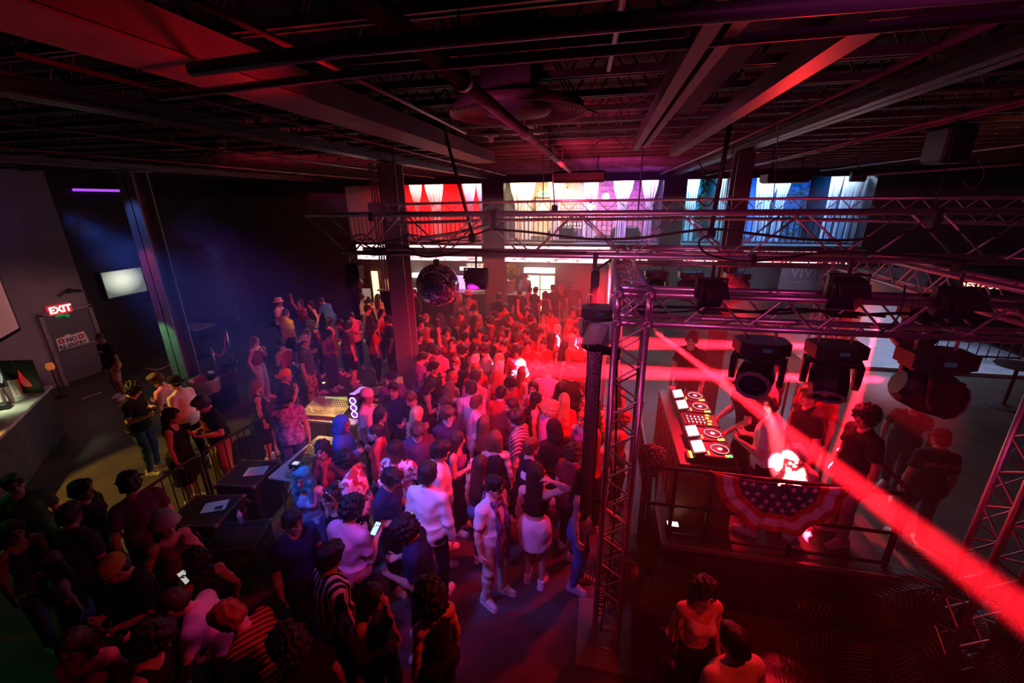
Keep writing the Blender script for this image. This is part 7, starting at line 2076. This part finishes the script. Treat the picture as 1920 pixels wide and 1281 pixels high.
# people keep a step away from each other and from the furniture
OBST = [(-3.97, 7.85, .52), (-10, 7.85, .45), (2.13, 7.85, .4), (T1[0] + .04, T1[1] + .03, .46), (T3[0], T3[1], .42), (-.01, 3.4, .2)]
BOXES = [(-4.68, -3.92, 4.42, 5.62), (-5.45, -4.2, 5.98, 6.85), (-4.62, -3.86, 6.98, 7.6), (-5.5, -4.8, 4.2, 4.9), (-5.6, -4.8, 3.5, 4.15), (SX0, SX1 + .9, SY0, 7.6)]
for it in range(60):
    for i, a in enumerate(SPEC):
        if a['fix']: continue
        for b_ in SPEC[i + 1:]:
            if b_['fix'] or abs(a['z'] - b_['z']) > .3: continue
            dx, dy = b_['x'] - a['x'], b_['y'] - a['y']; d = sqrt(dx * dx + dy * dy); m = .54 if a['y'] < 6 else .485
            if d < m:
                if d < 1e-4: dx, dy, d = .01, .01, .014
                k = (m - d) * .3 / d; a['x'] -= dx * k; a['y'] -= dy * k; b_['x'] += dx * k; b_['y'] += dy * k
    for a in SPEC:
        if a['z'] > 0 or a['fix']: continue
        for ox, oy, r in OBST:
            dx, dy = a['x'] - ox, a['y'] - oy; d = sqrt(dx * dx + dy * dy)
            if d < r: a['x'] += dx * (r - d) / d; a['y'] += dy * (r - d) / d
        for x0, x1, y0, y1 in BOXES:
            g = .2
            if x0 - g < a['x'] < x1 + g and y0 - g < a['y'] < y1 + g:
                o_ = [(a['x'] - x0 + g, 'x', x0 - g), (x1 + g - a['x'], 'x', x1 + g), (a['y'] - y0 + g, 'y', y0 - g), (y1 + g - a['y'], 'y', y1 + g)]
                m = min(o_); a[m[1]] = m[2]
PO = {}
for s in SPEC:
    o = person(s['x'], s['y'], s['face'], s['pose'], s['top'], s['bottom'], s['hair'], s['skin'], s['h'], s['hat'], s['z'], s['label'], s['group'], **s['kw'])
    PO[s['px']] = (o, s)
    s['obj'] = o
def find(txt): return next(s for s in SPEC if txt in s['label'])
# lettering and prints on clothes
def on_chest(s, txt, size, m, back=False, dz=1.34, dy=None, dx=0, depth=.003, name='lettering', bold=.003):
    o = s['obj']; hit = None
    me = next(c for c in o.children if c.name.startswith(('shirt', 'hoodie'))).data
    sg = -1 if back else 1
    # outermost cloth near this height
    co = np.empty(len(me.vertices) * 3, np.float32); me.vertices.foreach_get('co', co); co = co.reshape(-1, 3)
    w_ = .3 * size * max(1, len(txt)) * .8
    sel = co[(np.abs(co[:, 2] - dz) < .05) & (np.abs(co[:, 0] - dx) < .14)]
    y = (sel[:, 1] * sg).max() * sg + sg * .006
    text_obj(name, txt, size, m, frame((dx, y, dz), (-sg, 0, 0), (0, 0, 1)), o, depth, bold)
    return y
INK_W = mat('ink_white', (.8, .76, .78), .7)
on_chest(find('SECURITY tee'), 'SECURITY', .075, INK_W, dz=1.33)
on_chest(find('SECURITY on the back'), 'SECURITY', .085, mat('ink_dim', (.5, .3, .3), .7), True, dz=1.35)
on_chest(find('SHOW tee'), 'SHOW', .15, INK_W, dz=1.25)
def print_patch(s, w, h, m, dz, dx=0, back=False):
    o = s['obj']; me = next(c for c in o.children if c.name.startswith(('shirt', 'hoodie'))).data; sg = -1 if back else 1
    co = np.empty(len(me.vertices) * 3, np.float32); me.vertices.foreach_get('co', co); co = co.reshape(-1, 3)
    sd = co[:, 1] * sg
    nu, nv = 7, 6; vs = []
    for j in range(nv):
        for i in range(nu):
            x, z = dx + (i / (nu - 1) - .5) * w, dz + (j / (nv - 1) - .5) * h
            near = (np.abs(co[:, 0] - x) < .02) & (np.abs(co[:, 2] - z) < .02) & (sd > 0)
            y = sd[near].max() if near.any() else .1
            vs.append(V((x, sg * (y + .005), z)))
    b = MB(); b.add(vs, [(j * nu + i, j * nu + i + 1, (j + 1) * nu + i + 1, (j + 1) * nu + i) for j in range(nv - 1) for i in range(nu - 1)])
    q = b.build('shirt_print', m, o); q.modifiers.new('s', 'SOLIDIFY').thickness = .002
print_patch(find('red print'), .24, .16, mat('print_red', (.5, .05, .03), .7, noise=.5, nscale=25), 1.27)
print_patch(find('printed tee holding'), .26, .08, mat('print_lilac', (.6, .5, .65), .7, noise=.6, nscale=40), 1.3)
print_patch(find('white sleeve print'), .08, .1, INK_W, 1.33, .1, True)
print_patch(find('back text'), .12, .018, MK, 1.36, 0, True)
# headphones, headband, sunglasses, scarf, beard
def head_part(s, name, b, m, smooth=True):
    K = sk(s['pose']); o = b.build(name, m, s['obj'], smooth); o.matrix_local = M4(K['Rh'], K['hc']); return o
def arc(r0, r1, tilt, n=15, y0=-.01):
    return [V((r0 * cos(pi * i / (n - 1)), y0 + tilt * sin(pi * i / (n - 1)), .02 + r1 * sin(pi * i / (n - 1)))) for i in range(n)]
b = MB(); b.tube(arc(.1, .125, .06), .014, 8); head_part(find('silver headband'), 'headband', b, M_chrome)
s = find('DJ, a person'); b = MB(); b.tube([V((.09 * cos(t), -.02 + .09 * sin(t), -.14)) for t in [pi * 1.15 + i * pi * .7 / 12 for i in range(13)]], .012, 8)
for x in (-1, 1): b.cyl((x * .085, .03, -.13), (x * .05, .05, -.13), .04, n=14)
head_part(s, 'headphones', b, mat('headphone_blue', (.15, .16, .3), .35))
for key in ('in sunglasses', 'sunglasses on'):
    s = find(key); b = MB()
    for x in (-1, 1): b.sphere((x * .033, .1, .0), (.03, .008, .022), 12, 8); b.tube([(x * .06, .095, .008), (x * .078, .0, .008)], .004, 6)
    b.cyl((-.01, .105, .006), (.01, .105, .006), .004, n=6); head_part(s, 'sunglasses', b, M_dark)
s = find('teal headscarf'); b = MB()
for x in (-1, 1): b.lathe([(.028, 0), (.028, .006), (.022, .006), (.022, 0)], 16, (x * .036, .085, .112), rot=Euler((radians(35), 0, 0)).to_matrix())
b.cyl((-.012, .086, .113), (.012, .086, .113), .004, n=6); head_part(s, 'sunglasses', b, M_dark)
for key in ('bearded sound engineer', 'bearded, fist', 'bearded, behind', 'bearded, below'):
    s = find(key); d = SDF((-.1, -.02, -.2), (.1, .14, .02), .007)
    for x in (-1, 1): d.cap((x * .06, .005, -.03), (x * .03, .062, -.1), .016, .022, k=.02)
    d.cap((-.02, .07, -.11), (.02, .07, -.11), .026, k=.02); d.cap((-.02, .094, -.05), (.02, .094, -.05), .006, k=.01)
    d.cap((-.018, .1, -.066), (.018, .1, -.066), .011, k=.004, op='sub'); d.warp(.002, 140, 120, 110)
    me = d.mesh('beard', 1, None, 1); K = sk(s['pose']); child('beard', me, s['obj'], [hairmat('dark')], M4(K['Rh'], K['hc']))
def scarf(s, m, L=.55):
    K = sk(s['pose']); P = K['P']; d = SDF((-.25, -.25, .6), (.25, .3, 1.65), .0105)
    for i in range(14):
        t, t2 = 2 * pi * i / 14, 2 * pi * (i + 1) / 14
        d.cap(P(.085 * cos(t), .0 + .085 * sin(t), .405 - .03 * sin(t)), P(.085 * cos(t2), .085 * sin(t2), .405 - .03 * sin(t2)), .032, k=.02)
    for x in (-1, 1):
        d.cap(P(x * .06, .07, .39), P(x * .075, .165, .16), .03, .034, k=.02); d.cap(P(x * .075, .165, .16), P(x * .085, .165, .36 - L), .036, .03, k=.02)
    d.warp(.006, 95, 70, 26); child('scarf', d.mesh('scarf', 1, None, 1), s['obj'], [m])
scarf(find('hanging scarf'), cloth('pink_pattern'), .75); scarf(find('red scarf holding'), cloth('red'), .6)
# things in hands
def in_hand(s, sd, up=0):
    K = sk(s['pose']); w = K['wr'][sd] + K['hd'][sd] * .09 + K['hn'][sd] * .045
    p = s['obj'].matrix_basis @ V([float(c) for c in w]); return p
def cup_in(s, sd, m, label, r=.036, hh=.12):
    p = in_hand(s, sd); t = tag(empty('drink_cup', p), label, 'cup', 'drink cups in hands')
    b = MB(); b.lathe([(0, -.05), (r * .8, -.05), (r, hh - .05), (r * .93, hh - .05), (r * .74, -.04), (0, -.04)], 14); b.build('cup', m, t, True)
    b = MB(); b.lathe([(0, hh * .25), (r * .86, hh * .25), (0, hh * .25 + .001)], 14); b.build('drink', mat('drink', (.4, .2, .1), .2), t, True)
cw = mat('cup_clearish', (.7, .65, .7), .2); cwh = MATS['cup_white']
cup_in(find('holding a purple cup'), 1, mat('cup_lilac', (.7, .4, .7), .4), 'lilac cup in the hand of the person in black cap')
cup_in(find('holding a clear cup'), 1, cw, 'clear cup in the hand of the red scarf person')
cup_in(find('red-lit face, holding'), 1, cw, 'clear cup held by the long-haired person in profile')
cup_in(find('dreadlocks'), 1, cwh, 'pale cup held up by the person with dreadlocks')
cup_in(find('facing the pale jeans'), -1, cwh, 'white cup held by the person in denim skirt')
cup_in(find('red-lit arm, lower left'), 1, cwh, 'white cup held by the lower left person with red-lit arm')
cup_in(find('SHOW tee'), 1, mat('cup_orange', (.6, .25, .1), .4), 'orange-lit cup raised by the SHOW tee person')
def phone_in(s, sd, label, lit):
    p = in_hand(s, sd); a = radians(s['face'])
    t = tag(empty('phone', p, a), label, 'phone', None)
    b = MB(); b.box((0, 0, 0), (.072, .15, .009), rot=(.5, 0, 0), bev=.004); b.build('case', M_dark, t)
    R = Euler((.5, 0, 0)).to_matrix(); b = MB(); b.box(R @ V((0, 0, .0052)), (.064, .138, .001), rot=R); b.build('screen', lit, t)
PH = glow('phone_screen', (.35, .6, 1), 2.0)
phone_in(find('holding a lit phone'), 1, 'phone with bright blue-white screen beside the pale pink tee', PH)
phone_in(find('small phone, left of'), 1, 'small lit phone in front of the navy tee', mat('phone_dim', (.1, .1, .1), .3, emit=(.8, .8, .7), estr=.6))
phone_in(find('phone in hand'), 1, 'bright phone in hand right of the middle column', PH)
phone_in(find('orange-lit arm'), -1, 'phone with round camera eyes held below the fence', mat('phone_dim', (.1, .1, .1), .3))
# small black bag of the person in the white corset
s = find('corset'); o = s['obj']; q = o.matrix_basis @ V((.2, -.02, 1.0))
t = tag(empty('shoulder_bag', q, radians(s['face'])), 'small black shoulder bag on the person in white corset top', 'bag')
b = MB(); b.box((.03, 0, .0), (.09, .22, .15), bev=.03); b.build('pouch', M_dark, t); b = MB(); b.tube([(.03, -.1, .06), (.0, -.06, .3), (-.04, .0, .43), (.0, .05, .3), (.03, .1, .06)], .008, 6); b.build('strap', M_dark, t, True)
# ================================================================== light
SC.view_settings.exposure = 0.0
w = bpy.data.worlds.new('World'); SC.world = w; w.use_nodes = True
w.node_tree.nodes['Background'].inputs['Color'].default_value = (.0, .0, .0, 1); w.node_tree.nodes['Background'].inputs['Strength'].default_value = 0
def spot(name, p, target, col, watt, ang, blend=.4, r=.05):
    l = bpy.data.lights.new(name, 'SPOT'); l.energy = watt; l.color = col; l.spot_size = radians(ang); l.spot_blend = blend; l.shadow_soft_size = r
    o = bpy.data.objects.new(name, l); COL.objects.link(o); o.location = p; o.rotation_euler = (V(target) - V(p)).to_track_quat('-Z', 'Y').to_euler(); return o
def area(name, p, target, col, watt, sx, sy):
    l = bpy.data.lights.new(name, 'AREA'); l.shape = 'RECTANGLE'; l.size = sx; l.size_y = sy; l.energy = watt; l.color = col
    o = bpy.data.objects.new(name, l); COL.objects.link(o); o.location = p; o.rotation_euler = (V(target) - V(p)).to_track_quat('-Z', 'Y').to_euler(); return o
def point(name, p, col, watt, r=.1):
    l = bpy.data.lights.new(name, 'POINT'); l.energy = watt; l.color = col; l.shadow_soft_size = r
    o = bpy.data.objects.new(name, l); COL.objects.link(o); o.location = p; return o
RED, MAG, VIO, BLU, CYA = (1, .009, .028), (1, .03, .32), (.5, .12, 1), (.12, .2, 1), (.1, .75, 1)
# dance-floor washes: red and magenta from the rig, others unseen near the camera
spot('red_wash', (.05, 5.2, 3.62), (-1.8, 7.2, 1.2), RED, 2300, 95, .6, .12)
spot('red_wash', (.1, 6.6, 3.6), (-1.8, 9.4, 1.2), RED, 2400, 95, .6, .12)
spot('red_wash', (-.3, 4.8, 3.42), (-2.2, 5.4, 1.2), RED, 620, 90, .7, .12)
spot('magenta_wash', (-1.49, 4.9, 3.66), (-3.4, 7.0, 1.3), MAG, 520, 80, .6, .1)
spot('magenta_wash', (-3.2, 5.0, 3.6), (-5.6, 8.6, 1.3), MAG, 620, 62, .6, .1)
spot('violet_wash', (-2.3, 1.6, 4.8), (-1.9, 4.5, 1.2), (.3, .12, 1), 520, 54, .8, .1)
spot('blue_wash', (-3.9, 2.5, 4.6), (-2.2, 4.5, 1.1), (.05, .15, 1), 680, 50, .8, .1)
spot('pink_wash', (-.7, 1.6, 4.8), (-1.6, 4.3, 1.2), (1, .07, .4), 190, 42, .9, .1)
# red over the stage and the floor at lower right
spot('stage_red', (1.8, 6.7, 3.6), (1.9, 4.8, 1.2), RED, 900, 85, .6, .1)
spot('stage_red', (3.0, 5.3, 3.6), (1.6, 5.2, 1.4), RED, 800, 80, .6, .1)
spot('floor_red', (1.9, 1.6, 4.9), (1.9, 2.4, 0), (1, .02, .015), 190, 60, .8, .1)
spot('front_red', (.9, 3.0, 3.55), (-1.4, 1.9, 1.2), (1, .02, .02), 150, 70, .8, .1)
spot('truss_front', (.6, -.6, 4.9), (1.4, 3.6, 3.8), (1, .07, .4), 130, 60, .8, .2)
spot('truss_violet', (-1.5, 2.0, 4.75), (.5, 4.8, 4.1), (1, .09, .4), 100, 80, .8, .2)
spot('front_magenta', (-2.0, 3.4, 4.4), (-3.0, 1.5, 1.3), MAG, 90, 26, .7, .1)
# ceiling grazing glow
spot('ceiling_red', (-1.2, 2.5, 4.72), (-2.1, 1.7, 5.3), (1, .01, .03), 40, 100, .9, .1)
spot('ceiling_red', (-.5, 6.6, 4.75), (-.4, 8.4, 5.9), (1, .03, .1), 120, 130, .8, .1)
spot('ceiling_magenta', (.2, 9.6, 4.75), (.0, 11.4, 5.9), (1, .05, .45), 150, 130, .8, .1)
spot('ceiling_violet', (1.2, 12.6, 4.85), (.6, 14.0, 5.9), (.5, .1, 1), 90, 130, .8, .1)
spot('ceiling_red', (-6.2, 6.8, 4.75), (-6.4, 9.6, 5.9), (1, .05, .1), 60, 130, .8, .1)
spot('ceiling_red', (1.6, 4.6, 4.7), (.9, 2.4, 5.25), (1, .02, .02), 50, 50, .8, .1)
spot('ceiling_amber', (4.6, 5.6, 4.7), (5.6, 6.4, 5.6), (1, .2, .1), 20, 120, .8, .1)
# upstairs rooms
cxs = [(a + c) / 2 for a, c in bays]
area('red_room_lamp', (cxs[0], 17.6, 5.4), (cxs[0], 17.9, 3.2), (1, .02, .025), 420, 4, 1.6)
area('warm_room_lamp', (cxs[1] - 1.2, 17.6, 5.4), (cxs[1] - 1.2, 17.9, 3.2), (1, .62, .25), 230, 2.4, 1.6)
area('violet_room_lamp', (cxs[1] + 1.2, 17.4, 5.4), (cxs[1] + 1.2, 17.6, 3.2), (.38, .1, 1), 260, 2.4, 1.6)
area('blue_room_lamp', (cxs[2], 17.4, 5.4), (cxs[2], 17.6, 3.2), (.04, .5, 1), 240, 1, 1.6)
area('blue_room_lamp', (cxs[3], 17.4, 5.4), (cxs[3], 17.6, 3.2), (.02, .24, 1), 280, 2.6, 1.6)
# added strips, unseen, that brighten the curtains from above
def curtain_fill(x0, x1, col, watt): return area('curtain_fill_light', ((x0 + x1) / 2, 15.85, 5.46), ((x0 + x1) / 2, 15.66, 3.4), col, watt, x1 - x0, .12)
B0, B1, B2, B3 = bays
m1 = (B1[0] + B1[1]) / 2
curtain_fill(B0[0] + 1.6, B0[1] - .9, (1, .62, .5), 110); curtain_fill(B0[1] - .9, B0[1] - .1, (.65, .5, 1), 60)
curtain_fill(B1[0] + .1, m1 - .9, (1, .78, .42), 190); curtain_fill(m1 - .9, B1[1] - .1, (.82, .66, 1), 260)
curtain_fill(B2[0] + .1, B2[1] - .1, (.5, .85, 1), 130); curtain_fill(B3[0] + .1, B3[0] + 1.6, (.45, .85, 1), 170); curtain_fill(B3[1] - 1.4, B3[1] - .1, (.55, .8, 1), 120)
# back bar
area('bar_lamp', (-5.0, 17.9, 2.58), (-5, 18.1, 1.0), (1, .62, .5), 24, 3.5, .4)
area('bar_lamp', (-2.4, 17.9, 2.58), (-2.4, 18.0, 1.0), (1, .82, .5), 22, 2.0, .4)
area('bar_lamp', (-8.6, 17.9, 2.58), (-8.5, 18.1, 1.0), (1, .8, .5), 22, 1.6, .4)
spot('flower_fill', (-4.6, 16.0, 2.5), (at_y(957, 545, 16.6).x, 16.6, 1.7), (1, .82, .5), 160, 50, .6, .05)  # added spot to brighten the bouquet, no fixture there
spot('truss_lilac', (-1.2, 2.2, 4.8), (.3, 4.4, 3.9), (.4, .22, 1), 90, 34, .8, .1)
spot('truss_amber', (-.6, 2.9, 4.45), (-.6, 5.0, 4.3), (1, .2, .2), 60, 95, .8, .1)
# right side floor, cool white
spot('side_lamp', (9.4, 14.8, 2.58), (9.3, 14.6, 0), (.55, .65, 1), 330, 120, .5, .3)
spot('post_lamp', (at_y(1600, 540, 15.6).x + .1, 14.6, 2.5), (at_y(1600, 540, 15.6).x + .25, 15.6, 1.5), (1, .25, .1), 50, 80, .6, .1)
spot('banner_fill', (5.6, 13.6, 2.5), (5.9, 15.6, 2.0), (.8, .6, 1), 40, 60, .8, .1)  # added spot lifting the dim banner lettering
# left bar and floor
q = on_bar(20, 760)
spot('bar_light', (q.x - .5, q.y - .5, 3.2), (q.x - .15, q.y - .1, 1.1), (.85, 1, .62), 480, 36, .8, .25)
spot('floor_olive', (-10.8, 3.4, 4.6), (-7.35, 5.1, 0), (1, .5, .07), 1000, 38, .3, .05)
spot('green_corner', (-9.3, 1.6, 4.2), (-6.6, 2.4, .8), (.1, .7, .25), 50, 50, .7, .1)
spot('wall_violet', (-12.0, 5.6, 5.1), (-14.2, 7.2, 4.4), (.32, .16, 1), 26, 70, 1, .2)
spot('wall_pink', (-8.5, 6.2, 4.8), (-14.2, 7.9, 1.7), (1, .36, .38), 320, 30, .9, .2)
spot('column_blue', (-9.85, 6.95, 5.33), (-10.0, 7.67, 4.2), (.14, .25, 1), 60, 40, .8, .05)
spot('column_red', (-9.8, 6.95, 4.4), (-10.0, 7.67, 3.0), (1, .06, .2), 55, 46, .8, .05)
spot('column_green', (-10.25, 6.9, 2.7), (-10.05, 7.67, 1.2), (.3, 1, .35), 90, 44, .5, .05)
spot('desk_warm', (-5.12, 6.55, 1.36), (-4.95, 6.35, .9), (1, .6, .14), 170, 130, .6, .03)
spot('desk_violet', (-3.2, 4.9, 3.62), (-4.4, 4.9, .8), (.4, .14, 1), 260, 34, .7, .05)
spot('desk_blue', (-3.4, 3.2, 4.4), (-4.5, 4.4, .8), (.15, .25, 1), 220, 30, .7, .05)
# people on the left: warm side glow from the bar, plus an added yellow spot
spot('left_group_warm', (-9.6, 4.4, 3.4), (-6.9, 6.4, 1.2), (1, .62, .3), 70, 50, .8, .1)
spot('left_group_yellow', (-7.9, 6.2, 4.6), (-7.9, 11.2, 1.2), (1, .66, .22), 900, 24, .7, .1)

# ------------------------------------------------------------------ light beams through the haze
def beam(p, q, col, watt, ang, r=.03, blend=.25): return spot('beam', p, q, col, watt * 260, ang, blend, r)
def on_cam(px, py, Y): return at_y(px, py, Y)
b0 = at_y(1218, 613, 4.7); b1 = at_y(1920, 1150, 2.5)
beam(b0, b1, (1, .008, .02), 3000, 5.2, .02, 1.0)
beam(at_y(1664, 714, 3.75), at_y(930, 690, 8.4), RED, 9000, 4.0, .03)
beam(at_y(1640, 652, 5.6), at_y(1078, 642, 9.8), RED, 9000, 4.0, .03)
beam(at_y(1650, 592, 5.2), at_y(1562, 905, 4.7), RED, 1500, 6.0, .02)
beam(at_y(1434, 752, 3.6), at_y(1474, 880, 4.35), (1, .04, .05), 420, 12, .02, .8)
beam(at_y(1345, 565, 6.4), at_y(1500, 650, 6.0), RED, 70, 12, .04, .5)
# ------------------------------------------------------------------ haze
hz = MB(); hz.box((.0, 8.2, 2.4), (8.4, 12.4, 4.6)); o = hz.build('haze', []); o['kind'] = 'stuff'; tag(o, 'thin theatrical haze over the dance floor and stage', 'haze')
m = bpy.data.materials.new('haze'); m.use_nodes = True; nt = m.node_tree; nt.nodes.clear()
out = nt.nodes.new('ShaderNodeOutputMaterial'); vs = nt.nodes.new('ShaderNodeVolumeScatter'); vs.inputs['Density'].default_value = .019; vs.inputs['Anisotropy'].default_value = .25; vs.inputs['Color'].default_value = (1, 1, 1, 1)
nt.links.new(vs.outputs['Volume'], out.inputs['Volume']); o.data.materials.append(m)
cy = SC.cycles
cy.max_bounces = 4; cy.diffuse_bounces = 2; cy.glossy_bounces = 3; cy.transmission_bounces = 2; cy.volume_bounces = 0; cy.transparent_max_bounces = 4
cy.caustics_reflective = False; cy.caustics_refractive = False; cy.sample_clamp_indirect = 4; cy.use_adaptive_sampling = True; cy.adaptive_threshold = .03
cy.use_denoising = True
